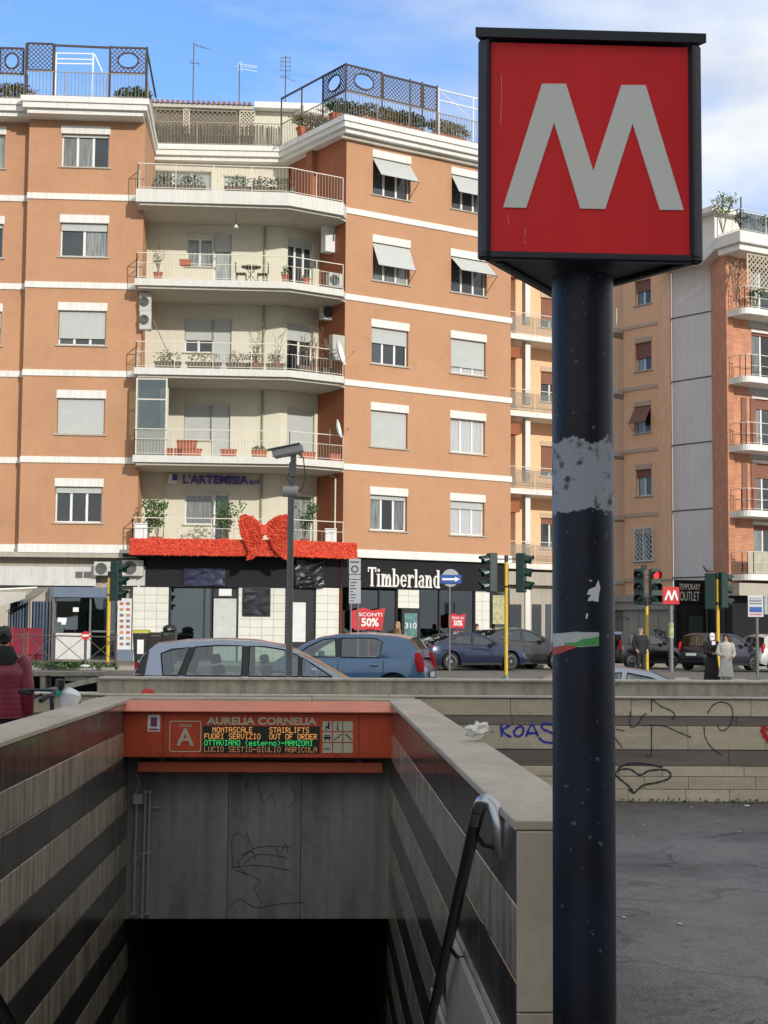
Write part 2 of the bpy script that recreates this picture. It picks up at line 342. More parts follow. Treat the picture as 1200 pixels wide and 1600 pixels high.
# street
xs = [-200, -60, -30, -20, -14, -8, -4, 0, 4, 8, 14, 20, 30, 60, 200]
rows = [[(X, backline(X, SL + .78) if abs(X) < 80 else 15.6) for X in xs]] + [[(X, Y) for X in xs] for Y in (20, 25, 30, 35, 40, 45, 50, 55, 60, 68, 76, 90, 140, 400)]
struct(put('street_asphalt', sheet('street', asph, rows, 0), asph))
mb = MB(); mb.add([(-1500, 400, -2), (1500, 400, -2), (1500, 1800, -2), (-1500, 1800, -2)], [(0, 1, 2, 3)]); struct(put('far_ground', mb, asph))
# pavements with kerb: front polyline, raised .13
def pavement(name, front, depth):
    mb = MB(); mk = MB()
    for (a, b_) in zip(front[:-1], front[1:]):
        n = max(1, int((Vector(b_) - Vector(a)).length / 3))
        for i in range(n):
            p = Vector(a).lerp(Vector(b_), i / n); q = Vector(a).lerp(Vector(b_), (i + 1) / n)
            zp = hgt(*p) + .13; zq = hgt(*q) + .13
            mb.add([(p.x, p.y + .14, zp), (q.x, q.y + .14, zq), (q.x, q.y + depth, zq), (p.x, p.y + depth, zp)], [(0, 1, 2, 3)])
            mk.add([(p.x, p.y, zp - .2), (q.x, q.y, zq - .2), (q.x, q.y, zq + .004), (p.x, p.y, zp + .004), (p.x, p.y + .15, zp + .004), (q.x, q.y + .15, zq + .004)], [(0, 1, 2, 3), (3, 2, 5, 4)])
    o = struct(put(name, mb, pave)); struct(put('kerb', mk, conc)); return o
pavement('pavement', [(-60, 46.5), (-11, 46.8), (-7.3, 49), (-6.2, 55.4), (-2, 56.4), (3.6, 60.4), (8, 63.4)], 12)
pavement('pavement', [(9.4, 69.0), (15.4, 68.3), (34, 79)], 16)
# painted crossing bars and lane line near the far kerb
mb = MB()
for i in range(7):
    X = 7.6 + i * 1.0; mb.add([(X, 50.5, hgt(X, 50.5) + .005), (X + .5, 50.5, hgt(X + .5, 50.5) + .005), (X + .5 + .6, 54, hgt(X + 1.1, 54) + .005), (X + .6, 54, hgt(X + .6, 54) + .005)], [(0, 1, 2, 3)])
o = put('crossing_marking', mb, mat('road_paint', (.34, .33, .30), .7, var=.3, scale=4, dirt=.4)); o['kind'] = 'structure'

# ================================================================== STAIRWELL WALLS
sdark = mat('stone_dark_band', (.090, .078, .072), .2, var=.25, scale=3.2, streak=.5, rnd=.12, coat=.15, spec=.5, dirt=.15)
slight = mat('stone_light_band', (.44, .385, .285), .22, var=.25, scale=3.5, streak=.42, rnd=.10, coat=.1, spec=.5, dirt=.15)
coping = mat('coping_travertine', (.43, .365, .27), .6, var=.25, scale=2.2, bump=.35, dirt=.2, stretch=(1, .4, 1))
pierm = mat('pier_travertine', (.42, .36, .27), .7, var=.14, scale=3, dirt=.1)
grout = mat('joint_mortar', (.035, .032, .028), .9)
BAND = .246
def clad_wall(name, label, side, u_core0, u_core1, y0):
    """side: -1 face looks to +x (left wall), +1 face looks to -x (right wall)"""
    root = thing(name, label, 'wall', S.M @ Matrix.Translation(((u_core0 + u_core1) / 2, y0, 0)))
    mb = MB(S.M); mb.box(u_core0, u_core1, y0, SL, -4.8, .968); put('wall_core', mb, grout, root)
    face = u_core0 if side > 0 else u_core1
    meshes = {}
    ny = 8; Lc = (SL - y0) / ny
    for r in range(13):
        z1 = .968 - r * BAND
        m = sdark if r % 2 == 0 else slight
        for k in range(ny):
            key = (r % 2,)
            if key not in meshes:
                q = MB(); q.bevbox(-.012, .012, .003, Lc - .003, .0025, BAND - .0025, .003); meshes[key] = q.mesh('stone_slab', m)
            off = random.uniform(0, .0025)
            o = link('stone_slab', meshes[key], root, S.M @ Matrix.Translation((face + (-.012 - off if side > 0 else .012 + off), y0 + k * Lc, z1 - BAND)))
    mb = MB(S.M); 
    for k in range(10):
        m0 = y0 + k * (SL - y0) / 10; m1 = y0 + (k + 1) * (SL - y0) / 10
        a = u_core0 - .02 if side > 0 else u_core0 - .01; b_ = u_core1 + .01 if side > 0 else u_core1 + .02
        if side > 0: a = face - .034
        else: b_ = face + .034
        q = MB(); q.bevbox(a, b_, m0 + .002 - (.02 if k == 0 else 0), m1 - .002, 0, .032, .004)
        put('coping_stone', q, coping, root, S.M @ Matrix.Translation((0, 0, .969)))
    return root
wl = clad_wall('stair_wall', 'left stairwell wall striped in dark and light stone slabs under flat coping', -1, -SW - .3, -SW, -2.2)
wr = clad_wall('stair_wall', 'right stairwell wall of striped stone slabs beside the round dark pole', 1, .0, .255, 0)
# near end of the right wall: pale pier facing
q = MB(S.M); z = -.6
for (a, b_) in ((-.6, .385), (.389, .966)):
    q = MB(S.M); q.bevbox(-.026, .255, -.022, -.002, a, b_, .003); put('end_slab', q, pierm, wr)
# stepped stone plinth on the right wall
for i in range(9):
    q = MB(S.M); yk = 2.5 + (i - 1) * 1.05; zt = .19 - i * .52 + .0
    q.bevbox(-.05, -.026, yk - (1.4 if i == 0 else 0) - .0, yk + 1.045, zt - 1.6, zt + .02 * 0, .003)
    put('plinth_slab', q, mat('plinth_stone', (.40, .365, .31), .5, var=.2, scale=4, dirt=.2), wr)
# back wall over the opening, ceiling and inside
bw = thing('concrete_lintel_wall', 'stained grey concrete wall over the dark stair opening', 'wall', S.M @ Matrix.Translation((-SW / 2, SL, 0)))
lint = mat('stained_concrete', (.30, .295, .27), .8, var=.4, scale=1.3, streak=.16, bump=.3, dirt=.15, stretch=(2.2, 2.2, .45))
for k in range(3):
    q = MB(S.M); xs3 = [-SW, -SW + .95, -SW + 1.62, 0]; q.bevbox(xs3[k] + .002, xs3[k + 1] - .002, SL - .25, SL, -1.0, .93, .004); put('concrete_panel', q, lint, bw)
q = MB(S.M); q.box(-SW - .3, .255, SL + .001, SL + .40, -1.0, .95); put('wall_core', q, conc, bw)
for k in range(3):
    q = MB(S.M); a = -SW - .28 + k * .995; q.bevbox(a, a + .99, SL - .06, SL + .41, .955, 1.0, .004); put('coping_stone', q, coping, bw)
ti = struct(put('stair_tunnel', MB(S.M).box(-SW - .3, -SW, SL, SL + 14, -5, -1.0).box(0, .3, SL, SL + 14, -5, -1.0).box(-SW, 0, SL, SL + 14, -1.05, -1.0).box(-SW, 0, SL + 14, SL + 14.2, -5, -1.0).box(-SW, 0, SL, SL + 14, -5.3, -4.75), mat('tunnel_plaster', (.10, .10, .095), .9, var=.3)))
q = MB(S.M)
n = 28
for i in range(n): q.box(-SW, 0, i * SL / n, (i + 1) * SL / n, -(i + 1) * .165 - .6, -(i + 1) * .165)
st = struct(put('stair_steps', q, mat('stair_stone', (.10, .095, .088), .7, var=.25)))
q = MB(S.M); q.box(-SW, 0, -.9, 0, -.6, -.004); struct(put('stair_landing', q, plaz))
# graffiti scribbles on the lintel wall
def ribbon(mb, pts, w, F, y, close=False):
    """flat painted stroke on the plane y of the frame F; pts = (u,z)"""
    P2 = [Vector((a, 0, b)) for a, b in pts]; sm = []
    for i in range(len(P2) - 1):
        p0 = P2[max(i - 1, 0)]; p1 = P2[i]; p2 = P2[i + 1]; p3 = P2[min(i + 2, len(P2) - 1)]
        for k in range(5):
            t = k / 5; sm.append(.5 * ((2 * p1) + (p2 - p0) * t + (2 * p0 - 5 * p1 + 4 * p2 - p3) * t * t + (-p0 + 3 * p1 - 3 * p2 + p3) * t ** 3))
    sm.append(P2[-1]); vs = []; fs = []
    for i, p in enumerate(sm):
        d = (sm[min(i + 1, len(sm) - 1)] - sm[max(i - 1, 0)]).normalized(); nrm = Vector((-d.z, 0, d.x)) * w * (.6 + .4 * math.sin(i * .9) ** 2)
        vs += [F.M @ Vector((p.x + nrm.x, y, p.z + nrm.z)), F.M @ Vector((p.x - nrm.x, y, p.z - nrm.z))]
    for i in range(len(sm) - 1): fs.append((2 * i, 2 * i + 1, 2 * i + 3, 2 * i + 2))
    mb.add(vs, fs)
def strokes(F, y, lst, w):
    mb = MB()
    for st_ in lst: ribbon(mb, [F.hit(a, b, y) for a, b in st_], w, F, y)
    return mb
spray = mat('black_spray', (.03, .03, .032), .6)
mb = strokes(S, SL - .253, [[(385, 1300), (400, 1345), (392, 1330), (372, 1350), (385, 1365)], [(365, 1358), (362, 1318), (370, 1302), (382, 1308)], [(362, 1356), (400, 1352), (455, 1360)],
    [(375, 1338), (400, 1325), (430, 1322), (455, 1325)], [(380, 1350), (405, 1335), (448, 1340)], [(430, 1322), (436, 1335), (447, 1318), (450, 1335)], [(358, 1420), (375, 1405), (400, 1418), (440, 1412), (475, 1410)],
    [(368, 1360), (405, 1374), (398, 1390), (410, 1410)], [(400, 1215), (412, 1255), (425, 1240), (430, 1262)], [(455, 1225), (462, 1250), (450, 1262)], [(385, 1219), (384, 1235), (388, 1222)]], .0035)
put('graffiti', mb, mat('faded_spray', (.045, .045, .042), .8), bw)
# pipes and junction box
pr = thing('conduit_pipes', 'grey conduit pipes with a junction box on the left of the concrete wall', 'pipes', S.M @ Matrix.Translation((-SW + .1, SL - .3, -1)))
pm = mat('pipe_grey', (.36, .35, .32), .5, var=.15)
for (xt, xb, yt, yb) in ((213, 208, 1255, 1432), (227, 221, 1234, 1436), (234, 229, 1234, 1432)):
    u0, z0 = S.hit(xt, yt, SL - .31); u1, z1 = S.hit(xb, yb, SL - .31)
    q = MB(S.M); q.tube([(u0, SL - .285, z0), (u0 - .006, SL - .285, (z0 + z1) / 2), (u1, SL - .285, z1)], .013, 8)
    for t in (.02, .5, .98): c = Vector((u0, SL - .285, z0)).lerp(Vector((u1, SL - .285, z1)), t); q.box(c.x - .02, c.x + .02, SL - .301, SL - .252, c.z - .012, c.z + .012)
    put('pipe', q, pm, pr)
u0, u1, z0, z1 = S.rect(207, 1241, 223, 1258, SL - .33); q = MB(S.M); q.bevbox(u0, u1, SL - .33, SL - .252, z0, z1, .01); put('junction_box', q, pm, pr)
u0, z0 = S.hit(212, 1240, SL - .3); u1, z1 = S.hit(214, 1208, SL - .3)
q = MB(S.M); q.tube([(u0, SL - .3, z0), (u0 + .02, SL - .3, z0 + .05), (u0 + .03, SL - .3, z0 + .1), (u0, SL - .3, z1)], .008, 6); put('cable', q, pm, pr)
u0, z0 = S.hit(234, 1262, SL - .3); q = MB(S.M); q.tube([(u0, SL - .285, z0), (u0 + .09, SL - .285, z0)], .008, 6); put('pipe_stub', q, pm, pr)

# ================================================================== ORANGE ENTRANCE SIGN
sor = mat('sign_orange_enamel', (.56, .085, .035), .5, spec=.25, var=.14, scale=3, dirt=.14, streak=.12)
sor2 = mat('sign_beam_orange', (.52, .12, .055), .5, spec=.25, var=.1, scale=3, dirt=.12)
cream = mat('sign_cream_print', (.55, .50, .34), .5)
SY = SL - .62
u0, u1, z0, z1 = S.rect(207, 1100, 608, 1185, SY)
sg = thing('metro_entrance_sign', 'long orange station sign with display and pictograms over the stair opening', 'sign', S.M @ Matrix.Translation(((u0 + u1) / 2, SY, z0)))
u0 = -SW + .005; u1 = -.005
zl = S.hit(400, 1113, SY)[1]
q = MB(S.M); q.bevbox(u0, u1, SY, SY + .36, z0, zl, .006); put('sign_body', q, sor, sg)
q = MB(S.M); q.prism([(SY - .07, zl + .004), (SY - .07, zl + .012), (SY + .1, z1 + .02), (SY + .36, z1 + .02), (SY + .36, zl + .004)], u0, u1, Matrix(((0, 1, 0, 0), (1, 0, 0, 0), (0, 0, 1, 0), (0, 0, 0, 1)))); put('sign_canopy', q, mat('canopy_orange', (.62, .19, .10), .4, var=.1, dirt=.1), sg)
a, b_, c, d = S.rect(215, 1190, 598, 1208, SY + .1); q = MB(S.M); q.bevbox(a, b_, SY + .1, SY + .3, c, d, .006); put('lower_beam', q, sor2, sg)
for px in (255, 560):
    a, z_ = S.hit(px, 1187, SY + .2); q = MB(S.M); q.box(a - .03, a + .03, SY + .15, SY + .25, d, z0); put('bracket', q, blackm, sg)
for px in (255, 561):
    a, z_ = S.hit(px, 1150, SY); q = MB(S.M); q.box(a - .002, a + .002, SY - .0015, SY + .01, z0 + .01, zl - .01); put('panel_joint', q, grout, sg)
for px in (287, 408, 528):
    a, z_ = S.hit(px, 1180, SY); q = MB(S.M); q.lathe([(.008, -.004), (.008, .0)], 10, Matrix.Translation((a, SY, z_)), 'y'); put('screw', q, blackm, sg)
# line badge
def outline_rect(mb, u0, u1, z0, z1, w, y, r=.02, F=S):
    pts = []
    for cx, cz, a0 in ((u1 - r, z1 - r, 0), (u0 + r, z1 - r, 90), (u0 + r, z0 + r, 180), (u1 - r, z0 + r, 270)):
        for k in range(5): t = R(a0 + k * 22.5); pts.append((cx + r * math.cos(t), cz + r * math.sin(t), math.cos(t), math.sin(t)))
    n = len(pts); vs = [F.M @ Vector((p[0], y, p[1])) for p in pts] + [F.M @ Vector((p[0] - w * p[2], y, p[1] - w * p[3])) for p in pts]
    mb.add(vs, [(i, (i + 1) % n, (i + 1) % n + n, i + n) for i in range(n)])
a, b_, c, d = S.rect(265, 1126, 314, 1175, SY); q = MB(); outline_rect(q, a, b_, c, d, .009, SY - .002); put('badge_outline', q, cream, sg)
a, b_, c, d = S.rect(276, 1138, 303, 1165, SY); text_fit('letter', 'A', a, b_, c, d, SY - .002, S, cream, sg, .001, .02)
a, b_, c, d = S.rect(280, 1131, 300, 1136, SY); text_fit('lettering', 'LINEA', a, b_, c, d, SY - .002, S, cream, sg, .001, .01)
a, b_, c, d = S.rect(323, 1120, 495, 1133, SY); text_fit('station_name', 'AURELIA CORNELIA', a, b_, c, d, SY - .002, S, cream, sg, .001, .035)
# small sticker
a, b_, c, d = S.rect(231, 1117, 250, 1143, SY); q = MB(S.M); q.box(a, b_, SY - .003, SY - .0005, c, d); stk = put('sticker', q, whitem, sg)
q = MB(S.M); w_ = b_ - a; h_ = d - c; q.box(a + w_ * .25, a + w_ * .75, SY - .005, SY - .0035, c + h_ * .3, c + h_ * .85); q.box(a + w_ * .1, a + w_ * .9, SY - .005, SY - .0035, c + h_ * .08, c + h_ * .18); put('print', q, mat('purple_print', (.25, .03, .12), .5), stk)
# dot matrix display
FONT = {'A': '0E11111F111111', 'B': '1E11111E11111E', 'C': '0E11101010110E', 'D': '1E11111111111E', 'E': '1F10101E10101F', 'F': '1F10101E101010', 'G': '0E11101711110F', 'I': '0E04040404040E', 'L': '1010101010101F',
 'M': '111B1515111111', 'N': '11191513111111', 'O': '0E11111111110E', 'P': '1E11111E101010', 'R': '1E11111E141211', 'S': '0F10100E01011E', 'T': '1F040404040404', 'U': '1111111111110E', 'V': '11111111110A04', 'Z': '1F01020408101F',
 'e': '00000E111F100E', 's': '00000F100E011E', 't': '08081C08080906', 'r': '00001619101010', 'n': '00001619111111', 'o': '00000E1111110E', '(': '02040808080402', ')': '08040202020408', '-': '0000001F000000', ' ': '00000000000000'}
a, b_, c, d = S.rect(317, 1134, 499, 1177, SY); q = MB(S.M); q.box(a, b_, SY - .006, SY - .0005, c, d); dp = put('led_display', q, mat('display_black', (.012, .013, .010), .35), sg)
amber = mat('led_amber', (.4, .2, .05), .5, emit=(1, .42, .10), estr=.62); green = mat('led_green', (.05, .4, .1), .5, emit=(.04, .75, .16), estr=.62); dim = mat('led_dim_amber', (.25, .14, .06), .5, emit=(.8, .38, .14), estr=.30)
rows_ = [('  MONTASCALE    STAIRLIFTS ', amber), ('FUORI SERVIZIO  OUT OF ORDER', amber), ('OTTAVIANO (esterno)-MANZONI', green), ('LUCIO SESTIO-GIULIO AGRICOLA', dim)]
H = (d - c)
for r, (txt, m) in enumerate(rows_):
    q = MB(S.M); W = (b_ - a) * .97; pitch = W / (28 * 6); zt = d - H * (.045 + r * .24); pz = H * .205 / 7
    for k, ch in enumerate(txt):
        g = FONT[ch]
        for rr in range(7):
            bits = int(g[rr * 2:rr * 2 + 2], 16)
            for cc_ in range(5):
                if bits >> (4 - cc_) & 1:
                    ux = a + (b_ - a) * .015 + (k * 6 + cc_) * pitch; zz = zt - rr * pz
                    q.add([(ux, SY - .0075, zz), (ux + pitch * .86, SY - .0075, zz), (ux + pitch * .86, SY - .0075, zz - pz * .86), (ux, SY - .0075, zz - pz * .86)], [(0, 1, 2, 3)])
    put('led_row', q, m, dp)['kind'] = 'stuff'
# pictograms
pc = mat('pictogram_cream', (.52, .50, .36), .45); pk = mat('pictogram_black', (.02, .02, .02), .5)
for r in range(3):
    for k in range(3):
        x0 = 504 + k * 16.3; y0 = 1127 + r * 17; a, b_, c, d = S.rect(x0, y0, x0 + 14.6, y0 + 15.3, SY); q = MB(S.M); q.box(a, b_, SY - .003, SY - .0005, c, d); pn = put('pictogram', q, pc, sg)
        w = b_ - a; h = d - c; q = MB(S.M); X = lambda t: a + w * t; Z = lambda t: c + h * t; bx = lambda p0, p1, q0, q1: q.box(X(p0), X(p1), SY - .005, SY - .0035, Z(q0), Z(q1))
        if (r, k) == (0, 0): bx(.2, .45, .1, .2); bx(.3, .6, .3, .5); bx(.55, .75, .2, .9)
        elif (r, k) == (0, 1): bx(.43, .57, .15, .6); bx(.43, .57, .7, .85); bx(.33, .67, .12, .18)
        elif (r, k) == (1, 0): bx(.15, .85, .3, .55); bx(.2, .8, .6, .7); bx(.2, .35, .15, .27); bx(.65, .8, .15, .27)
        elif (r, k) == (1, 1):
            for i in range(5): bx(.12 + i * .15, .3 + i * .15, .2 + i * .12, .3 + i * .12)
        elif (r, k) == (1, 2):
            for i in range(5): bx(.2 + i * .13, .36 + i * .13, .7 - i * .12, .82 - i * .12)
        elif (r, k) == (2, 0):
            me = textmesh('wc', 'WC', 1, .001, pk, .02); xs_ = [v.co.x for v in me.vertices]; s_ = w * .75 / (max(xs_) - min(xs_)); me.transform(Matrix.Scale(s_, 4)); link('lettering', me, pn, S.M @ Matrix.Translation((X(.1), SY - .004, Z(.25)))); continue
        else: continue
        put('figure', q, pk, pn)

# ================================================================== HANDRAIL
hr = thing('handrail', 'dark steel handrail with a shiny looped end on the right stairwell wall', 'handrail', S.M @ Matrix.Translation((-.1, 2.6, 0)))
def onwall(px, py, off): # point at distance off from the right wall face
    a_ = S.I @ EYE; d_ = S.I.to_3x3() @ ray(px, py); t_ = (-off - a_.x) / d_.x; return a_ + d_ * t_
A = onwall(748, 1262, .10); B = onwall(672, 1600, .10); D_ = (B - A).normalized(); B2 = A + D_ * 7.5
q = MB(S.M); q.tube([A, B2], .024, 14); put('rail_tube', q, mat('rail_dark_steel', (.05, .042, .036), .28, metal=.7), hr)
q = MB(S.M); E = [A + D_ * .12, A + D_ * .03, A - D_ * .03 + Vector((.015, -.01, .012)), A + Vector((.045, -.055, .012)), A + Vector((.062, -.085, -.04)), A + Vector((.068, -.085, -.11)), A + Vector((.080, -.07, -.165))]
E = [Vector(e) for e in E]; E2 = []
for i in range(len(E) - 1):
    p0, p1, p2, p3 = E[max(i - 1, 0)], E[i], E[i + 1], E[min(i + 2, len(E) - 1)]
    for k in range(6): tt = k / 6; E2.append(.5 * ((2 * p1) + (p2 - p0) * tt + (2 * p0 - 5 * p1 + 4 * p2 - p3) * tt * tt + (-p0 + 3 * p1 - 3 * p2 + p3) * tt ** 3))
q.tube(E2 + [E[-1]], .0255, 16); put('rail_end_loop', q, steel, hr, smooth=True)
for px, py in ((741, 1330), (700, 1488), (664, 1640)):
    t_ = (onwall(px, py, .1) - A).dot(D_); c = A + D_ * t_
    q = MB(S.M); q.tube([c, c + Vector((.04, 0, -.05)), c + Vector((.078, 0, -.055))], .009, 8); q.lathe([(.03, -.006), (.03, .0)], 12, Matrix.Translation(c + Vector((.074, 0, -.055))) @ Matrix.Rotation(R(90), 4, 'Z'), 'y'); put('bracket', q, mat('rail_dark_steel', (0, 0, 0)), hr)
def onwall2(px, py, off): a_ = S.I @ EYE; d_ = S.I.to_3x3() @ ray(px, py); t_ = (-SW + off - a_.x) / d_.x; return a_ + d_ * t_
h2 = thing('handrail', 'dark steel handrail low on the left stairwell wall at the bottom edge', 'handrail', S.M @ Matrix.Translation((-SW + .1, 3, 0)))
A2 = onwall2(-2, 1562, .10); B3 = onwall2(26, 1604, .10); dd = (B3 - A2).normalized(); dd = Vector((0, D_.y, D_.z)).normalized(); q = MB(S.M); q.tube([A2 - dd * 2.2, A2 + dd * 5], .024, 12); put('rail_tube', q, mat('rail_dark_steel', (0, 0, 0)), h2)
for t_ in (-1.6, -.2, 1.2, 2.6): c = A2 + dd * t_; q = MB(S.M); q.tube([c, c + Vector((-.04, 0, -.05)), c + Vector((-.095, 0, -.055))], .009, 8); put('bracket', q, mat('rail_dark_steel', (0, 0, 0)), h2)
# crumpled paper on the coping
pp = EYE + ray(748, 1158) * ((1.002 - 1.6) / ray(748, 1158).z)
mb = MB(); mb.sphere((0, 0, 0), 1, 12)
for i, p in enumerate(mb.v):
    n_ = noise.noise(p * 1.7) * .5 + noise.noise(p * 4.3 + Vector((3, 1, 2))) * .35; p *= 1 + n_; mb.v[i] = Vector((p.x * .07, p.y * .06, p.z * .042 + .03))
tag(put('crumpled_paper', mb, mat('paper_white', (.70, .68, .60), .8, var=.1), None, None), 'white crumpled paper left on the stone coping of the right wall', 'paper')
bpy.data.objects['crumpled_paper'].matrix_world = Matrix.Translation((pp.x, pp.y, 1.002))

# ================================================================== GRAFFITI WALL BEHIND THE STAIRS
GY = SL + .43
gw = thing('low_stone_wall', 'long low wall of cream stone with two dark bands and sprayed graffiti', 'wall', S.M @ Matrix.Translation((4, GY, 0)))
gc = mat('wall_cream_stone', (.62, .53, .38), .75, var=.2, scale=2.6, bump=.25, rnd=.09, dirt=.14, stretch=(.5, 1, 2.5)); gd = mat('wall_brown_stone', (.20, .165, .135), .6, var=.25, scale=3, rnd=.08, stretch=(.4, 1, 3))
q = MB(S.M); q.box(-9, 26, GY + .03, GY + .34, -1.0, 1.0); put('wall_core', q, grout, gw)
GZ = [0, .12, .245, .345, .505, .735, .83, .995]
for r, (za, zb) in enumerate(zip(GZ[:-1], GZ[1:])):
    m = gd if r in (3, 5) else gc; off = .008 if m is gc else 0; k = -9.0 + .37 * (r % 3)
    while k < 26:
        L_ = [.62, .95, 1.15, .8][(r + int(k * 3)) % 4] * (1.25 if r > 2 else .7)
        if k + L_ > .2 or (k < -2.2): 
            q = MB(); q.bevbox(0, L_ - .004, 0, .04, 0, zb - za - .004, .004); put('stone_block', q, m, gw, S.M @ Matrix.Translation((k, GY + off * -1 + random.uniform(0, .004), za + .002)))
        else:
            if zb > .7: q = MB(); q.bevbox(0, L_ - .004, 0, .04, 0, zb - za - .004, .004); put('stone_block', q, m, gw, S.M @ Matrix.Translation((k, GY, za + .002)))
        k += L_
uPL = S.hit(153, 1070, GY + .12)[0]
lz = S.hit(900, 1062, GY + .14)[1]
for k in range(-6, 18):
    q = MB(S.M); q.bevbox(k * 1.45, k * 1.45 + 1.446, GY - .03, GY + .36, 1.001, 1.024, .004); put('ledge_stone', q, mat('ledge_stone_pale', (.56, .51, .42), .6, var=.15, scale=3, dirt=.15), gw)
q = MB(S.M); q.box(uPL, 26, GY + .12, GY + .34, 1.026, lz - .025); put('parapet', q, mat('parapet_concrete', (.42, .39, .30), .85, var=.3, scale=1.6, bump=.3, streak=.3, dirt=.25), gw)
for k in range(0, 13):
    q = MB(S.M); q.bevbox(uPL + k * 2.4, uPL + k * 2.4 + 2.395, GY + .09, GY + .37, lz - .024, lz, .005); put('coping_stone', q, mat('wall_cap_stone', (.48, .45, .38), .6, var=.2, scale=3, dirt=.25), gw)
blue = mat('blue_spray', (.02, .03, .42), .5)
mb = strokes(S, GY - .012, [[(769, 1144), (770, 1143)], [(783, 1131), (784, 1151)], [(797, 1133), (785, 1142), (799, 1152)], [(809, 1136), (803, 1143), (806, 1150), (814, 1149), (818, 1141), (815, 1135), (809, 1136)],
    [(822, 1151), (831, 1132), (841, 1151)], [(824, 1146), (840, 1145)], [(866, 1133), (850, 1130), (847, 1138), (860, 1144), (870, 1151), (866, 1160), (850, 1159), (842, 1152)]], .013); put('graffiti', mb, blue, gw)
mb = strokes(S, GY - .012, [[(1018, 1092), (1018, 1112)], [(1018, 1091), (1032, 1103), (1048, 1110), (1054, 1117), (1050, 1124)], [(985, 1111), (984, 1128), (987, 1136), (996, 1132), (1003, 1120), (1010, 1114)], [(1004, 1134), (1020, 1133), (1040, 1135), (1060, 1144), (1080, 1152)],
    [(1018, 1134), (1018, 1168)], [(962, 1139), (976, 1142)], [(960, 1151), (972, 1168)], [(1105, 1115), (1115, 1101), (1130, 1097), (1143, 1105), (1144, 1125), (1136, 1138), (1126, 1141), (1120, 1132)],
    [(1100, 1134), (1102, 1152), (1112, 1168), (1128, 1180)], [(1018, 1165), (1017, 1180), (1008, 1180)]], .006); put('graffiti', mb, spray, gw)
mb = strokes(S, GY - .012, [[(966, 1201), (980, 1194), (1005, 1193), (1034, 1199)], [(990, 1239), (982, 1228), (966, 1215), (961, 1210), (968, 1203), (985, 1202), (1000, 1211), (1015, 1204), (1040, 1203), (1048, 1210), (1044, 1217), (1025, 1223), (1005, 1227), (990, 1239), (983, 1232)]], .010); put('graffiti', mb, spray, gw)
mb = strokes(S, GY - .012, [[(1194, 1134), (1192, 1142), (1197, 1152), (1206, 1160), (1214, 1150), (1218, 1138), (1210, 1134), (1204, 1142), (1200, 1136)]], .03); put('graffiti', mb, redm, gw)
u_, z_ = S.hit(231, 1076, GY + .05); q = MB(S.M); q.sphere((u_, GY + .05, 1.026), .045, 10, (1.4, .8, .95)); tag(put('red_ball', q, redm, None, None, True), 'small red ball lying on the ledge behind the entrance sign', 'ball')
# dirt line with weeds and litter at its foot
mb = MB()
for _ in range(260):
    X = random.uniform(2.2, 12); leaves(mb, S.w(X, GY - .06 + random.uniform(-.05, .03), .02), (.04, .03, .02), 2, .035)
o = put('weeds', mb, leafd); o['kind'] = 'stuff'
lit = mat('litter_white', (.6, .6, .56), .8)
for (px, py, s_) in ((1167, 1261, .03), (1106, 1251, .02), (1155, 1300, .012), (975, 1435, .014), (1080, 1262, .014), (1007, 1290, .012), (1062, 1445, .014)):
    g = EYE + ray(px, py) * (-1.6 / ray(px, py).z); q = MB(); q.sphere((0, 0, 0), 1, 4)
    q.v = [Vector((p.x * s_ * (1 + .4 * noise.noise(p * 3)), p.y * s_ * .8, p.z * s_ * .35 + s_ * .3)) for p in q.v]
    o = put('litter', q, lit); o.matrix_world = Matrix.Translation((g.x, g.y, .001)); tag(o, 'small scrap of pale litter lying on the dark wet asphalt', 'litter', 'scraps of litter on the asphalt')
# ================================================================== MAIN METRO SIGN AND POLE
SGF = Fr(0, 0, 3)
c0 = P(924, 405, 4.36); SGF = Fr(c0.x, c0.y, 3)
mp_ = thing('metro_pole_sign', 'tall dark blue pole carrying a large red box sign with a pale M', 'sign', (P(911, 800, 4.55).x, 4.55, 0))
navy = bpy.data.materials.new('navy_enamel_peeling'); navy.use_nodes = True; t = navy.node_tree; b = t.nodes['Principled BSDF']; b.inputs['Roughness'].default_value = .38; b.inputs['Specular IOR Level'].default_value = .3
tcn = nn(t, 'ShaderNodeTexCoord'); sep = nn(t, 'ShaderNodeSeparateXYZ'); t.links.new(tcn.outputs['Object'], sep.inputs[0])
no = nn(t, 'ShaderNodeTexNoise'); no.inputs['Scale'].default_value = 9; no.inputs['Detail'].default_value = 9; no.inputs['Roughness'].default_value = .68; t.links.new(tcn.outputs['Object'], no.inputs['Vector'])
def bandmask(zlo, zhi, soft):   # 1 inside the band, in pole heights
    a = nn(t, 'ShaderNodeMapRange'); a.inputs[1].default_value = zlo - soft; a.inputs[2].default_value = zlo + soft; t.links.new(sep.outputs['Z'], a.inputs[0])
    c = nn(t, 'ShaderNodeMapRange'); c.inputs[1].default_value = zhi - soft; c.inputs[2].default_value = zhi + soft; c.inputs[3].default_value = 1; c.inputs[4].default_value = 0; t.links.new(sep.outputs['Z'], c.inputs[0])
    m_ = nn(t, 'ShaderNodeMath', operation='MULTIPLY'); t.links.new(a.outputs[0], m_.inputs[0]); t.links.new(c.outputs[0], m_.inputs[1]); return m_.outputs[0]
bmk = bandmask(1.945, 2.20, .05)
ad = nn(t, 'ShaderNodeMath', operation='MULTIPLY_ADD'); ad.inputs[1].default_value = .62; t.links.new(bmk, ad.inputs[0]); t.links.new(no.outputs['Fac'], ad.inputs[2])
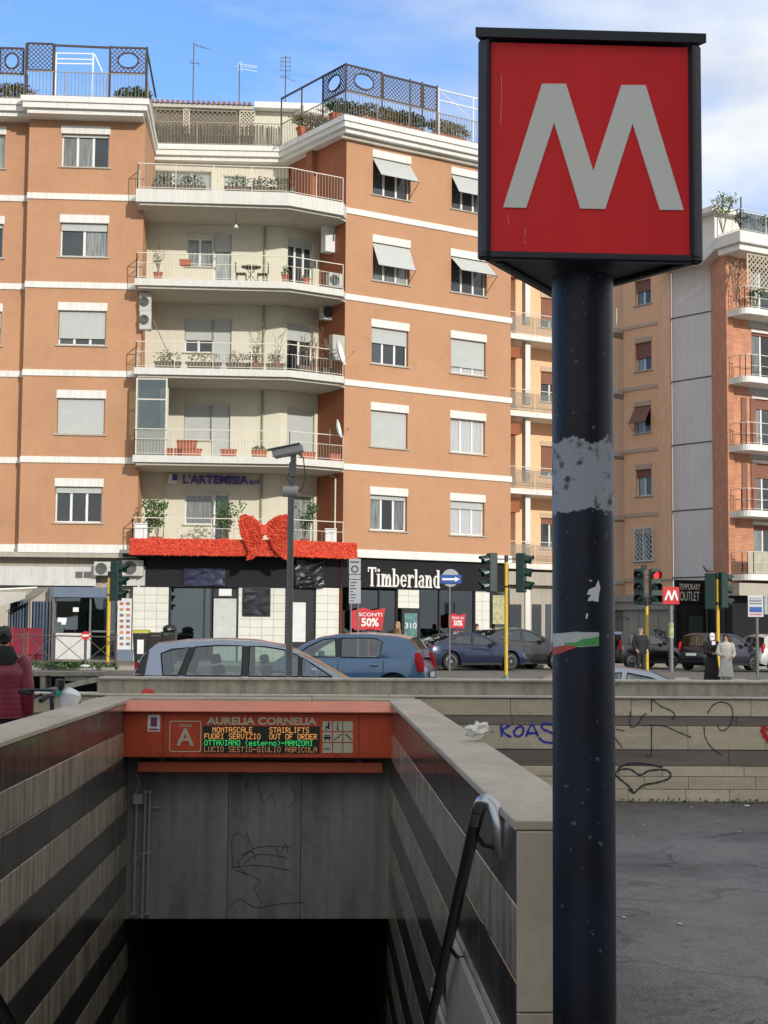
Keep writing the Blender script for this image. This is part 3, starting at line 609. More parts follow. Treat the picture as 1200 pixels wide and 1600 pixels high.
r1 = nn(t, 'ShaderNodeValToRGB'); r1.color_ramp.elements[0].position = .93; r1.color_ramp.elements[1].position = .955; t.links.new(ad.outputs[0], r1.inputs[0])
n3 = nn(t, 'ShaderNodeTexNoise'); n3.inputs['Scale'].default_value = 26; n3.inputs['Detail'].default_value = 6; t.links.new(tcn.outputs['Object'], n3.inputs['Vector'])
r3 = nn(t, 'ShaderNodeValToRGB'); r3.color_ramp.elements[0].position = .34; r3.color_ramp.elements[0].color = (.05, .055, .07, 1); r3.color_ramp.elements[1].position = .45; r3.color_ramp.elements[1].color = (.30, .31, .335, 1); t.links.new(n3.outputs['Fac'], r3.inputs[0])
# tiny chips
n4 = nn(t, 'ShaderNodeTexNoise'); n4.inputs['Scale'].default_value = 38; n4.inputs['Detail'].default_value = 3; t.links.new(tcn.outputs['Object'], n4.inputs['Vector'])
r4 = nn(t, 'ShaderNodeValToRGB'); r4.color_ramp.elements[0].position = .68; r4.color_ramp.elements[1].position = .71; r4.color_ramp.elements[0].color = (0, 0, 0, 1); r4.color_ramp.elements[1].color = (.8, .8, .8, 1); t.links.new(n4.outputs['Fac'], r4.inputs[0])
base = nn(t, 'ShaderNodeValToRGB'); base.color_ramp.elements[0].color = (.0035, .0042, .008, 1); base.color_ramp.elements[1].color = (.008, .010, .024, 1); base.color_ramp.elements[0].position = .4; base.color_ramp.elements[1].position = .6
n5 = nn(t, 'ShaderNodeTexNoise'); n5.inputs['Scale'].default_value = 3; n5.inputs['Detail'].default_value = 7; t.links.new(tcn.outputs['Object'], n5.inputs['Vector']); t.links.new(n5.outputs['Fac'], base.inputs[0])
m1 = nn(t, 'ShaderNodeMix', data_type='RGBA'); t.links.new(r4.outputs[0], m1.inputs[0]); t.links.new(base.outputs[0], m1.inputs[6]); m1.inputs[7].default_value = (.09, .10, .12, 1)
m2 = nn(t, 'ShaderNodeMix', data_type='RGBA'); t.links.new(r1.outputs[0], m2.inputs[0]); t.links.new(m1.outputs[2], m2.inputs[6]); t.links.new(r3.outputs[0], m2.inputs[7]); t.links.new(m2.outputs[2], b.inputs['Base Color'])
bp = nn(t, 'ShaderNodeBump'); bp.inputs['Strength'].default_value = .35; bp.inputs['Distance'].default_value = .004; t.links.new(no.outputs['Fac'], bp.inputs['Height']); t.links.new(bp.outputs[0], b.inputs['Normal'])
rr_ = nn(t, 'ShaderNodeMapRange'); rr_.inputs[3].default_value = .42; rr_.inputs[4].default_value = .75; t.links.new(r1.outputs[0], rr_.inputs[0]); t.links.new(rr_.outputs[0], b.inputs['Roughness'])
pc_ = P(911, 800, 4.55); PX, PYY = pc_.x, 4.55; PRAD = .0915
ztop = P(911, 410, 4.36).z
q = MB(); nseg = 40; q.lathe([(PRAD, i * ztop / nseg) for i in range(nseg + 1)], 48); put('pole', q, navy, mp_, Matrix.Translation((PX, PYY, 0)), smooth=True)
# torn stickers following the pole
def onpole(px, py, e=.0012):
    o_ = EYE - Vector((PX, PYY, 0)); d_ = ray(px, py); r_ = PRAD + e
    A_ = d_.x ** 2 + d_.y ** 2; B_ = 2 * (o_.x * d_.x + o_.y * d_.y); C_ = o_.x ** 2 + o_.y ** 2 - r_ * r_; D2 = B_ * B_ - 4 * A_ * C_
    t_ = (-B_ - math.sqrt(max(D2, 0))) / (2 * A_); return EYE + d_ * t_
def poleshape(pts, e=.0012, grid=False):
    """polygon in photo measure, subdivided in x and wrapped on the pole"""
    mb = MB(); top = pts[0]; bot = pts[1]; vs = []; fs = []
    n = len(top)
    for (x, y), (x2, y2) in zip(top, bot): vs += [onpole(x, y, e), onpole(x2, y2, e)]
    for i in range(n - 1): fs.append((2 * i, 2 * i + 1, 2 * i + 3, 2 * i + 2))
    return mb.add(vs, fs)
def lerpline(pts, xs_):
    out = []
    for x in xs_:
        for (a, b_) in zip(pts[:-1], pts[1:]):
            if a[0] <= x <= b_[0] + 1e-6: out.append((x, a[1] + (b_[1] - a[1]) * (x - a[0]) / (b_[0] - a[0]))); break
    return out
xs_ = [864 + i * 2.88 for i in range(26)]
wh = mat('torn_paper', (.45, .46, .44), .6, var=.12, scale=20)
sg1 = put('torn_sticker', poleshape((lerpline([(863, 990), (880, 989), (900, 987), (915, 988), (937, 988), (940, 988)], xs_), lerpline([(863, 1013), (885, 1010), (905, 1011), (937, 1009), (940, 1009)], xs_))), wh, mp_)
gr = mat('sticker_green', (.06, .30, .07), .5, var=.4, scale=30); rd = mat('sticker_red', (.45, .05, .035), .5, var=.3, scale=25, dirt=.2)
xa = [882 + i * 2.7 for i in range(21)]
put('green_print', poleshape((lerpline([(881, 1004), (900, 1004), (912, 998), (925, 997), (937, 994), (940, 994)], xa), lerpline([(881, 1010), (905, 1010), (937, 1008), (940, 1008)], xa)), .0018), gr, sg1)
xb = [863.6 + i * 2.4 for i in range(16)]
put('red_print', poleshape((lerpline([(863, 1011), (885, 1008), (902, 1010)], xb), lerpline([(863, 1024), (875, 1021), (885, 1017), (902, 1011)], xb)), .0020), rd, sg1)
def scrap(pts, m=wh):
    mb = MB(); c = Vector((sum(p[0] for p in pts) / len(pts), sum(p[1] for p in pts) / len(pts), 0)); vs = [onpole(c.x, c.y)] + [onpole(*p) for p in pts]
    n = len(pts); mb.add(vs, [(0, i + 1, (i + 1) % n + 1) for i in range(n)]); return put('paper_scrap', mb, m, mp_)
wh2 = mat('torn_paper_white', (.62, .62, .62), .6)
scrap([(935, 906), (938, 918), (936, 928), (935, 940), (918, 939), (920, 934), (930, 930), (917, 929), (920, 921), (930, 917)], wh2); scrap([(920, 905), (926, 908), (923, 909)], wh2); scrap([(916, 959), (919, 958), (918, 966), (915, 967)], wh2)
# box sign: triangular prism, red faces in dark frames
zb = P(924, 405, 4.36).z; zt = P(924, 58, 4.36).z; HW = .327; AP = .566
frm = mat('sign_frame_black', (.010, .013, .020), .38, var=.3, scale=6, dirt=.2, bump=.1)
redp = mat('sign_red_face', (.72, .016, .020), .4, var=.10, scale=1.2, streak=.06, spec=.3)
sil = mat('sign_pale_face', (.66, .66, .60), .35, var=.05, scale=2)
cap_ = MB(); e = .012
tri3 = [(-HW - e, -e), (HW + e, -e), (0, AP + e * 1.5)]
cap_.prism(tri3, zt - .012, zt + .016, axis='z'); put('cap', cap_, frm, mp_, SGF.M)
q = MB(); q.prism([(-HW * .97, .012), (HW * .97, .012), (0, AP * .97)], zb + .01, zb + .03, axis='z'); put('bottom_plate', q, mat('sign_bottom', (.045, .048, .055), .5, var=.2), mp_, SGF.M)
q = MB(); q.prism([(-HW * .96, .02), (HW * .96, .02), (0, AP * .95)], zb + .03, zt - .02, axis='z'); put('inner_box', q, blackm, mp_, SGF.M)
corners = [(-HW, 0), (HW, 0), (0, AP)]
for k in range(3):
    a = Vector((*corners[k], 0)); b_ = Vector((*corners[(k + 1) % 3], 0)); dirv = (b_ - a).normalized(); ang = math.atan2(dirv.y, dirv.x)
    FM = SGF.M @ Matrix.Translation(a) @ Matrix.Rotation(ang, 4, 'Z'); L_ = (b_ - a).length; fw = .031
    q = MB(); q.bevbox(0, fw, 0, .03, zb, zt - .015, .006); q.bevbox(L_ - fw * .8, L_, 0, .03, zb, zt - .015, .006); q.bevbox(0, L_, -.001, .03, zb - .004, zb + .020, .006); put('frame', q, frm, mp_, FM)
    q = MB(); q.add([(fw - .004, .008, zb + .01), (L_ - fw * .8 + .004, .008, zb + .01), (L_ - fw * .8 + .004, .008, zt - .02), (fw - .004, .008, zt - .02)], [(0, 1, 2, 3)])
    fc = put('red_panel', q, redp, mp_, FM)
    Mp = [(786, 324), (846.7, 131), (884.3, 131), (927, 267.3), (970.7, 133), (1008.7, 133), (1068.3, 328.3), (1031, 328), (988.3, 193.3), (945.7, 326.7), (906.7, 326), (865.7, 191.7), (822, 325)]
    pts = []
    for x, y in Mp:
        u, z = SGF.hit(x, y, .006); pts.append((u + HW, z))
    q = MB(); q.prism(pts, .0045, .0078); put('letter', q, sil, fc, FM)
# scratches on the front face
q = MB(); 
for pl in ([(783, 115), (784, 150), (782, 190)], [(783, 190), (783, 196)], [(821, 355), (820, 372)], [(820, 377), (821, 381)], [(793, 336), (795, 350)], [(796, 60), (801, 64)]): ribbon(q, [SGF.hit(x, y, .005) for x, y in pl], .0008, SGF, .005)
put('scratch', q, mat('scratch_pale', (.55, .40, .33), .6), mp_)
for u_ in (-HW + .07, HW - .07): q = MB(); q.lathe([(.008, zb - .008), (.008, zb + .012)], 8, Matrix.Translation((u_, .05, 0))); put('bolt', q, blackm, mp_, SGF.M)

# ================================================================== SMALL PARTS OF BUILDINGS
def wall_holes(mb, u0, u1, z0, z1, holes, y=0, rev=.2):
    us = sorted({u0, u1, *[min(max(h[i], u0), u1) for h in holes for i in (0, 1)]}); zs = sorted({z0, z1, *[min(max(h[i], z0), z1) for h in holes for i in (2, 3)]})
    for a, b_ in zip(us[:-1], us[1:]):
        for c, d in zip(zs[:-1], zs[1:]):
            cu, cz = (a + b_) / 2, (c + d) / 2
            if any(h[0] < cu < h[1] and h[2] < cz < h[3] for h in holes): continue
            mb.add([(a, y, c), (b_, y, c), (b_, y, d), (a, y, d)], [(0, 1, 2, 3)])
    for a, b_, c, d in holes:
        mb.add([(a, y, c), (b_, y, c), (b_, y, d), (a, y, d), (a, y + rev, c), (b_, y + rev, c), (b_, y + rev, d), (a, y + rev, d)], [(0, 1, 5, 4), (1, 2, 6, 5), (2, 3, 7, 6), (3, 0, 4, 7)])
def window(par, F, r, panes=3, sh=0, pm=None, box=.32, shm=None, y=0, awning=0, fr=framew, name='window', frac=None, door=False, label=None, white=None):
    """r = (u0,u1,z0,z1) incl. shutter box on top; sh = how far the roller is down; returns the wall hole"""
    u0, u1, z0, z1 = r; zo = z1 - box; pm = pm or darkglass; shm = shm or rollg; yf = y + .16; e = .05
    M = F.M @ Matrix.Translation((u0, y, z0)); w = u1 - u0; h = zo - z0; q = MB(); fw = .06
    q.box(0, w, .15, .21, 0, fw); q.box(0, w, .15, .21, h - fw, h); q.box(0, fw, .15, .21, fw, h - fw); q.box(w - fw, w, .15, .21, fw, h - fw)
    for k in range(1, panes): x = w * k / panes; q.box(x - .045, x + .045, .145, .21, fw, h - fw)
    o = put(name, q, fr, par, M)
    if label: o['label'] = label
    for k in range(panes):
        a = w * k / panes + .05; b_ = w * (k + 1) / panes - .05; m = pm[k % len(pm)] if isinstance(pm, list) else pm
        q = MB(); q.box(a, b_, .175, .185, fw, h - fw); put('pane', q, m, o, M)
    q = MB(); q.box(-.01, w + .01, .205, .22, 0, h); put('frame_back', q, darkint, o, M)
    if box: q = MB(); q.bevbox(-.04, w + .04, -.035, .14, h + .005, h + box, .01); put('shutter_box', q, white or whitep, o, M)
    if not door: q = MB(); q.bevbox(-.09, w + .09, -.06, .15, -.06, -.002, .008); put('sill', q, sill, o, M)
    if sh > 0: q = MB(); q.box(.02, w - .02, .095, .115, h * (1 - sh), h); put('shutter', q, shm, o, M)
    if awning:
        L_ = h * .72; dy = L_ * math.sin(awning); dz = L_ * math.cos(awning)
        q = MB(); q.add([(.0, .02, h - .03), (w, .02, h - .03), (w, .02 - dy, h - .03 - dz), (0, .02 - dy, h - .03 - dz), (.0, .045, h - .03), (w, .045, h - .03), (w, .045 - dy, h - .03 - dz), (0, .045 - dy, h - .03 - dz)], [(0, 1, 2, 3), (4, 5, 6, 7), (0, 1, 5, 4), (2, 3, 7, 6), (0, 3, 7, 4), (1, 2, 6, 5)]); put('projecting_shutter', q, shm, o, M)
        q = MB()
        for x in (0, w): q.bar((x, .02, h * .08), (x, .02 - dy, h - .03 - dz), .012); q.bar((x, .02, h * .55), (x, .02 - dy, h - .03 - dz), .010)
        q.bar((0, .02 - dy, h - .03 - dz), (w, .02 - dy, h - .03 - dz), .014); put('shutter_arm', q, blackm, o, M)
    return (u0, u1, z0, zo)
def railing(par, pts, z0, h=.98, m=None, dens=.115, mid=None, name='railing', post=1.5, r=.013):
    """pts: polyline of world (x,y)"""
    m = m or metalw; q = MB(); 
    for a, b_ in zip(pts[:-1], pts[1:]):
        a = Vector((*a, 0)); b_ = Vector((*b_, 0)); L_ = (b_ - a).length
        for z in (z0 + .08, z0 + h) + ((z0 + mid,) if mid else ()): q.bar(a + Vector((0, 0, z)), b_ + Vector((0, 0, z)), .022 if z > z0 + h - .01 else .014)
        n = max(1, round(L_ / post))
        for i in range(n + 1): p = a.lerp(b_, i / n); q.bar(p + Vector((0, 0, z0)), p + Vector((0, 0, z0 + h)), .02)
        n = int(L_ / dens)
        for i in range(1, n): p = a.lerp(b_, i / n); q.bar(p + Vector((0, 0, z0 + .08)), p + Vector((0, 0, z0 + (mid or h))), r * .55, 3)
    return put(name, q, m, par)
def slab(mb, poly, z0, z1): mb.prism([(p[0], p[1]) for p in poly], z0, z1, axis='z')
def ac_unit(F, px, py, w=.8, h=.56, y=0, label='', grp='air conditioner units', face=0, vertical=False):
    u, z = F.hit(px, py, y); M = F.M @ Matrix.Translation((u, y, z)) @ Matrix.Rotation(R(face), 4, 'Z')
    t_ = thing('air_conditioner', label, 'air conditioner', M, grp)
    q = MB(); q.bevbox(-w / 2, w / 2, -.3, 0, -h / 2, h / 2, .02); put('casing', q, mat('ac_casing', (.50, .49, .45), .5, var=.1, dirt=.1), t_, M)
    q = MB(); 
    for k in range(7): rr = .05 + k * (min(w, h) * .42 - .05) / 6; n = 20; q.tube([(-w * .12 + rr * math.cos(2 * math.pi * i / n), -.312, rr * math.sin(2 * math.pi * i / n)) for i in range(n + 1)], .006, 3)
    put('fan_guard', q, acdark, t_, M)
    q = MB(); q.lathe([(min(w, h) * .42, -.306), (min(w, h) * .42, -.302)], 20, Matrix.Translation((-w * .12, 0, 0)), 'y'); put('fan_opening', q, acdark, t_, M)
    for s_ in (-1, 1): q = MB(); q.box(s_ * w * .36 - .02, s_ * w * .36 + .02, -.28, 0, -h / 2 - .03, -h / 2); put('bracket', q, greym, t_, M)
    return t_
def dish(p, r, az, el, label, arm=.25):
    t_ = thing('satellite_dish', label, 'satellite dish', p, 'satellite dishes'); M = Matrix.Translation(p) @ Matrix.Rotation(az, 4, 'Z') @ Matrix.Rotation(el, 4, 'X')
    q = MB(); n = 18; vs = [Vector((0, .10 * r, 0))]; fs = []
    for k in range(1, 5):
        for j in range(n): a = 2 * math.pi * j / n; rr = r * k / 4; vs.append(Vector((rr * math.cos(a), .1 * r - .28 * r * (k / 4) ** 2, rr * math.sin(a) * 1.08)))
    for j in range(n): fs.append((0, 1 + j, 1 + (j + 1) % n))
    for k in range(3):
        for j in range(n): fs.append((1 + k * n + j, 1 + k * n + (j + 1) % n, 1 + (k + 1) * n + (j + 1) % n, 1 + (k + 1) * n + j))
    q.add(vs, fs); q.add([v + Vector((0, .012, 0)) for v in vs], fs); put('reflector', q, whitem, t_, M, smooth=True)
    q = MB(); q.bar((0, 0, -r * .95), (0, -r * 1.15, -r * .3), .01); q.sphere((0, -r * 1.18, -r * .25), .035, 5); put('receiver_arm', q, greym, t_, M)
    q = MB(); q.bar((0, .1, 0), (0, .32, -.1), .02, 6); q.bar((0, .32, -.6), (0, .32, 0), .02, 6); put('mount', q, greym, t_, Matrix.Translation(p) @ Matrix.Rotation(az, 4, 'Z')); return t_
def potplant(p, w, d, h, label, cat='planter', foliage=.0, fr=.3, fm=None, potm=None, n=60, grp='planters on the balconies', round_=False, rot=0, ls=.09):
    t_ = thing('plant_pot' if round_ else 'flower_box', label, cat, p, grp); q = MB(); M = Matrix.Translation(p) @ Matrix.Rotation(rot, 4, 'Z')
    if round_: q.lathe([(w * .35, 0), (w * .5, h), (w * .54, h), (w * .54, h * .88), (w * .46, h * .86)], 12)
    else:
        q.prism([(-w * .46, 0), (w * .46, 0), (w * .5, h), (-w * .5, h)], -d / 2, d / 2); q.box(-w * .52, w * .52, -d * .54, d * .54, h * .85, h)
    put('pot', q, potm or terra, t_, M)
    if foliage:
        q = MB(); rg = random.Random(int(p[0] * 97 + p[2] * 31)); n = int(n * 1.6)
        leaves(q, (0, 0, h + foliage * .5), (fr, min(fr, .25), foliage * .55), n, ls, rg); put('foliage', q, fm or leafm, t_, M)
        q = MB()
        for k in range(5): q.tube([(0, 0, h), (rg.uniform(-.1, .1), 0, h + foliage * .4), (rg.uniform(-fr, fr) * .8, rg.uniform(-.1, .1), h + foliage * .9)], .012, 4)
        put('stem', q, dryst, t_, M)
    return t_
# ================================================================== ORANGE APARTMENT BLOCK
c_ = P(538, 600, 59.4); AR = Fr(c_.x, c_.y, 33)
c_ = P(219, 600, 58.0); AL = Fr(c_.x, c_.y, 4)
FL = [AR.hit(538, y)[1] for y in (863, 729, 597, 463, 328)]
ZG = .35
URE = AR.hit(798, 600)[0]
STEP = AL.hit(38, 500)[0]
def atz(px, py, z): d = ray(px, py); return EYE + d * ((z - 1.6) / d.z)
ZC = P(538, 178, 58.6).z; ZT = ZC - .52
A = thing('apartment_block', 'large orange plastered apartment block with wraparound balconies and roof terrace above the shops', 'building', AR.M @ Matrix.Translation((0, 0, ZG)))
# string courses
def course(F, u0, u1, z, y=0, h=.24, n='string_course'):
    q = MB(); q.bevbox(u0, u1, -.05, .05, z - h / 2, z + h / 2, .01); put(n, q, whitep, A, F.M @ Matrix.Translation((0, y, 0)))
# --- left wing windows (px rows: box top, sill)
holesL = []; holesL2 = []; holesR = []
LW = [((97, 196, 170, 262), dict(panes=3, pm=[curtain, curtain, darkglass], sh=.08)), ((95, 335, 168, 402), dict(panes=2, pm=[darkglass, curtain], sh=.22)), ((92, 472, 165, 540), dict(panes=3, sh=.8)), ((90, 609, 163, 679), dict(panes=3, sh=.985)), ((87, 747, 159, 817), dict(panes=3, sh=.17))]
for (x0, y0, x1, y1), k in LW: holesL.append(window(A, AL, AL.rect(x0, y0, x1, y1), **k))
for (x0, y0, x1, y1), k in [((-62, 196, 7, 263), dict(panes=3, pm=curtain)), ((-64, 336, 4, 403), dict(panes=2, sh=.1)), ((-66, 473, 1, 540), dict(panes=2, sh=.5))]: holesL2.append(window(A, AL, AL.rect(x0, y0, x1, y1, .45), y=.45, **k))
RW = [((583, 233, 641, 303), dict(panes=3, awning=R(38))), ((583, 366, 640, 437), dict(panes=3, awning=R(26), pm=[curtain, curtain, curtain])), ((581, 498, 638, 567), dict(panes=3, sh=.42)), ((580, 628, 637, 697), dict(panes=3, sh=.99)), ((579, 760, 636, 828), dict(panes=3, sh=.12, pm=[curtain, darkglass, curtain])),
      ((706, 260, 760, 325), dict(panes=3, awning=R(34))), ((705, 388, 760, 455), dict(panes=3, awning=R(48))), ((705, 516, 759, 582), dict(panes=3, sh=.8, pm=paleglass)), ((704, 641, 758, 706), dict(panes=3, pm=paleglass)), ((704, 770, 757, 835), dict(panes=3, sh=.22, pm=paleglass))]
for (x0, y0, x1, y1), k in RW:
    u0, z1 = AR.hit(x0, y0); _, z0 = AR.hit(x0, y1); u1 = AR.hit(x1, (y0 + y1) / 2)[0]; holesR.append(window(A, AR, (u0, u1, z0, z1), **k))
UL0 = -26
q = MB(AL.M); wall_holes(q, STEP, 0, FL[0] - .12, ZT + .1, holesL); q.add([(0, 0, FL[0] - .12), (0, 12, FL[0] - .12), (0, 12, ZT + .1), (0, 0, ZT + .1)], [(0, 1, 2, 3)]); q.add([(STEP, 0, FL[0] - .12), (STEP, .45, FL[0] - .12), (STEP, .45, ZT + .1), (STEP, 0, ZT + .1)], [(0, 1, 2, 3)])
wall_holes(q, UL0, STEP, FL[0] - .12, ZT + .1, holesL2, y=.45); q.add([(UL0, .45, FL[0]), (UL0, 12, FL[0]), (UL0, 12, ZT), (UL0, .45, ZT)], [(0, 1, 2, 3)]); q.add([(UL0, 12, FL[0]), (0, 12, FL[0]), (0, 12, ZT), (UL0, 12, ZT)], [(0, 1, 2, 3)])
put('wall', q, orange, A)
q = MB(AR.M); wall_holes(q, 0, URE, FL[0] - .12, ZT + .1, holesR); q.add([(URE, 0, FL[0] - .12), (URE, 9, FL[0] - .12), (URE, 9, ZT + .1), (URE, 0, ZT + .1)], [(0, 1, 2, 3)]); q.add([(0, 9, FL[0]), (URE, 9, FL[0]), (URE, 9, ZT), (0, 9, ZT)], [(0, 1, 2, 3)]); put('wall', q, orange, A)
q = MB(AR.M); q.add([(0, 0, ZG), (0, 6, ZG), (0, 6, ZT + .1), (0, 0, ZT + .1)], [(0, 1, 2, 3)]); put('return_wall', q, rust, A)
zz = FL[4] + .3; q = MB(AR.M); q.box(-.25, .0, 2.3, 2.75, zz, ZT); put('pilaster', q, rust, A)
for z in FL[1:]: course(AL, STEP - .02, 0, z); course(AL, UL0, STEP, z, .45); course(AR, .0, URE + .05, z)
for F, a, b_, y in ((AL, STEP - .02, 0, 0), (AL, UL0, STEP, .45), (AR, 0, URE + .05, 0)): course(F, a, b_, FL[0] - .02, y, .32)
# --- loggia back wall
BY = 1.8
ub0 = 0; vb = AL.M @ Vector((0, BY, 0)); pb = AL.w(AL.hit(440, 500, BY)[0], BY, 0)
pl = AR.I @ pb; LGU, LGV = pl.x, pl.y              # bend of the back wall in the right-wing frame
ubend = (AL.I @ pb).x
hL = []; hR = []
def lwin(x0, y0, x1, y1, fz=None, **k):
    u0, z1 = AL.hit(x0, y0, BY); u1, z0 = AL.hit(x1, y1, BY); hL.append(window(A, AL, (u0, u1, z0 if fz is None else fz, z1), y=BY, **k))
def rwin(x0, y0, x1, y1, fz=None, **k):
    u0, z1 = AR.hit(x0, y0, LGV); u1, z0 = AR.hit(x1, y1, LGV); hR.append(window(A, AR, (u0, u1, z0 if fz is None else fz, z1), y=LGV, **k))
cw = mat('shutter_box_cream', (.55, .53, .45), .7)
lwin(292, 364, 333, 417, panes=2, box=.18, pm=curtain, white=cw); lwin(334.5, 364, 361, 440, fz=FL[3] + .16, panes=1, sh=.28, box=.05, pm=curtain, door=True, white=cw, name='balcony_door'); rwin(450, 371, 489, 440, fz=FL[3] + .16, panes=3, sh=.12, box=.05, door=True, white=cw, name='balcony_door', pm=darkglass)
lwin(289, 497, 332, 551, panes=2, sh=.62, box=.05, white=cw); lwin(333.5, 497, 361, 570, fz=FL[2] + .16, panes=1, sh=.99, box=.05, door=True, name='balcony_door', white=cw); rwin(449, 504, 489, 570, fz=FL[2] + .16, panes=2, sh=.27, box=.05, door=True, name='balcony_door', white=cw)
lwin(288, 631, 329.5, 688, panes=2, sh=.985, box=.05, white=cw); lwin(331, 631, 359, 700, fz=FL[1] + .16, panes=1, sh=.985, box=.05, door=True, name='balcony_door', white=cw); rwin(449, 635, 491, 700, fz=FL[1] + .16, panes=1, sh=.985, box=.05, door=True, name='balcony_door', white=cw)
lwin(289, 767, 333, 820, panes=1, box=.1, pm=curtain, white=cw); lwin(334.5, 767, 358, 820, fz=FL[0] + .16, panes=1, box=.1, door=True, name='balcony_door', white=cw); rwin(460, 768, 490, 820, fz=FL[0] + .16, panes=1, box=.1, door=True, name='balcony_door', white=cw, pm=curtain)
TY = (AL.I @ atz(247, 224, ZC)).y + .55; BY_, BY = BY, TY
lwin(240, 263, 330, 298, fz=FL[4] + .16, panes=3, box=.1, door=True, name='balcony_door', pm=curtain, white=cw)
lwin(350, 272, 384, 298, fz=FL[4] + .16, panes=1, box=.1, sh=.9, door=True, name='balcony_door', white=cw)
BY = BY_
hT = [h for h in hL if h[2] > FL[4]]; hL = [h for h in hL if h[2] < FL[4]]
q = MB(AL.M); wall_holes(q, .0, ubend, FL[0], FL[4], hL, y=BY); put('loggia_wall', q, creamw, A)
q = MB(AL.M); wall_holes(q, .0, (AL.I @ AR.w(0, TY, 0)).x + 1.5, FL[4], ZT + .1, hT, y=TY); put('loggia_wall', q, creamw, A)
q = MB(AR.M); wall_holes(q, LGU, 0, FL[0], FL[4], hR, y=LGV); put('loggia_wall', q, creamw, A)
a, z_ = AL.hit(412, 500, BY - .06); q = MB(AL.M); q.tube([(a, BY - .06, FL[0]), (a, BY - .06, FL[4])], .04, 8); put('downpipe', q, mat('pipe_olive', (.30, .28, .19), .6), A)
a, z_ = AL.hit(258, 770, BY - .06); q = MB(AL.M); q.tube([(a, BY - .06, FL[0]), (a, BY - .06, FL[1] - .3), (a + 3.5, BY - .06, FL[1] - .3)], .035, 6); put('downpipe', q, metalw, A)
a = AR.hit(516, 780, LGV - .1)[0]; q = MB(AR.M); q.tube([(-.06, .5, FL[0]), (-.06, .5, FL[1] - .4), (-.06, .9, FL[1] - .25)], .035, 6); put('downpipe', q, metalw, A)
# --- balconies
BF = -.95
def bpts(px0, px1, pxe, yy, BF=BF):
    a = AL.w(AL.hit(px0, yy, BF)[0], BF, 0); b_ = AL.w(AL.hit(px1, yy, BF)[0], BF, 0); v = (AR.I @ b_).y; e_ = AR.w(AR.hit(pxe, yy, v)[0], v, 0); return a, b_, e_, v
BAL = []
for i, z in enumerate(FL):
    yy = (850, 720, 590, 455, 310)[i]; a, b_, e_, v = bpts((204, 207, 209, 210, 212)[i], 452, 537, yy)
    th = .5 if i == 4 else .26; z1 = z + .12; z0 = z1 - th
    back = [AR.w(0.02, 0.0, 0), AR.w(.02, LGV + .3, 0), AL.w(ubend, BY + .25, 0), AL.w(-.0, BY + .25, 0),]
    if i == 4: back = [AR.w(0.02, 0.0, 0), AR.w(.02, TY, 0), AL.w(-.0, TY + .2, 0)]
    back += [ AL.w(-.0, -.0, 0), AL.w((AL.I @ a).x, .0, 0)]
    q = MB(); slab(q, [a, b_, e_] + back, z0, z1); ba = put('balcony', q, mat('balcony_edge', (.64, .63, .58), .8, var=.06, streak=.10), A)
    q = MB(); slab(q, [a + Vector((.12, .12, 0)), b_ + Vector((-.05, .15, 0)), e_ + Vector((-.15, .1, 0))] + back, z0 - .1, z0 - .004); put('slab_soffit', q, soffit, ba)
    off = Vector((0, .1, 0)); pts = [(AL.w((AL.I @ a).x + .05, -.02, 0)).xy, (a + Vector((.05, .08, 0))).xy, (b_ + off).xy, (e_ + Vector((-.03, .07, 0))).xy]
    if i: railing(ba, pts, z1, 1.0, dens=.13 if i == 4 else .12, mid=None if i == 4 else .62)
    else: railing(ba, pts, z1, 1.0, dens=.4, mid=.62)
    BAL.append((a, b_, e_, z1, v))
# --- roof cornice and terrace
c1 = atz(233, 154, ZC); c2 = atz(247, 224, ZC); c3 = atz(436, 228, ZC); c4 = atz(538, 178, ZC); vR = (AR.I @ c4).y; vL = (AL.I @ c1).y; uL = (AL.I @ c1).x
uS = AL.hit(32, 160, vL)[0]
c5 = AR.w(URE + .6, vR, 0)
plan = [AL.w(UL0 - .5, vL + .45, 0), AL.w(uS, vL + .45, 0), AL.w(uS, vL, 0), c1, c2, c3, c4, c5, AR.w(URE + .6, 9.5, 0), AR.w(0, 14, 0), AL.w(0, 14, 0), AL.w(UL0 - .5, 13, 0)]
def inset(pl, d):
    n = len(pl); out = []
    for i in range(n):
        p0, p1, p2 = Vector(pl[i - 1][:2]), Vector(pl[i][:2]), Vector(pl[(i + 1) % n][:2]); d1 = (p1 - p0).normalized(); d2 = (p2 - p1).normalized()
        n1 = Vector((-d1.y, d1.x)); n2 = Vector((-d2.y, d2.x)); k = (n1 + n2).normalized(); s_ = d / max(.4, k.dot(n1)); out.append((p1.x + k.x * s_, p1.y + k.y * s_))
    return out
q = MB(); slab(q, [p[:2] for p in plan], ZC - .22, ZC); slab(q, inset(plan, .07), ZC - .44, ZC - .221); slab(q, inset(plan, .22), ZC - .62, ZC - .441); put('cornice', q, whitep, A)
q = MB(AR.M); q.box(-.3, URE + .2, -.18, .0, ZC - .78, ZC - .62); put('cornice_moulding', q, mat('moulding_beige', (.46, .42, .35), .8), A)
# railing on the terrace edge
ins = inset(plan, .14); railing(A, ins[:8], ZC, .98, dens=.13, name='terrace_railing', r=.024, m=mat('rail_tan', (.34, .29, .22), .7, var=.2))
q = MB(); m0 = Vector((*ins[4], 0)); m1_ = Vector((*ins[5], 0)); dd_ = (m1_ - m0).normalized(); n_ = int((m1_ - m0).length / .06)
for k in range(n_): p = m0 + dd_ * k * .06 + Vector((0, .06, ZC + .05)); q.bar(p, p + Vector((random.uniform(-.02, .02), 0, random.uniform(.75, .9))), .026, 3)
o_ = put('reed_screen', q, mat('reed_grey', (.20, .18, .14), .9, var=.4, scale=12), A); o_['kind'] = 'stuff'
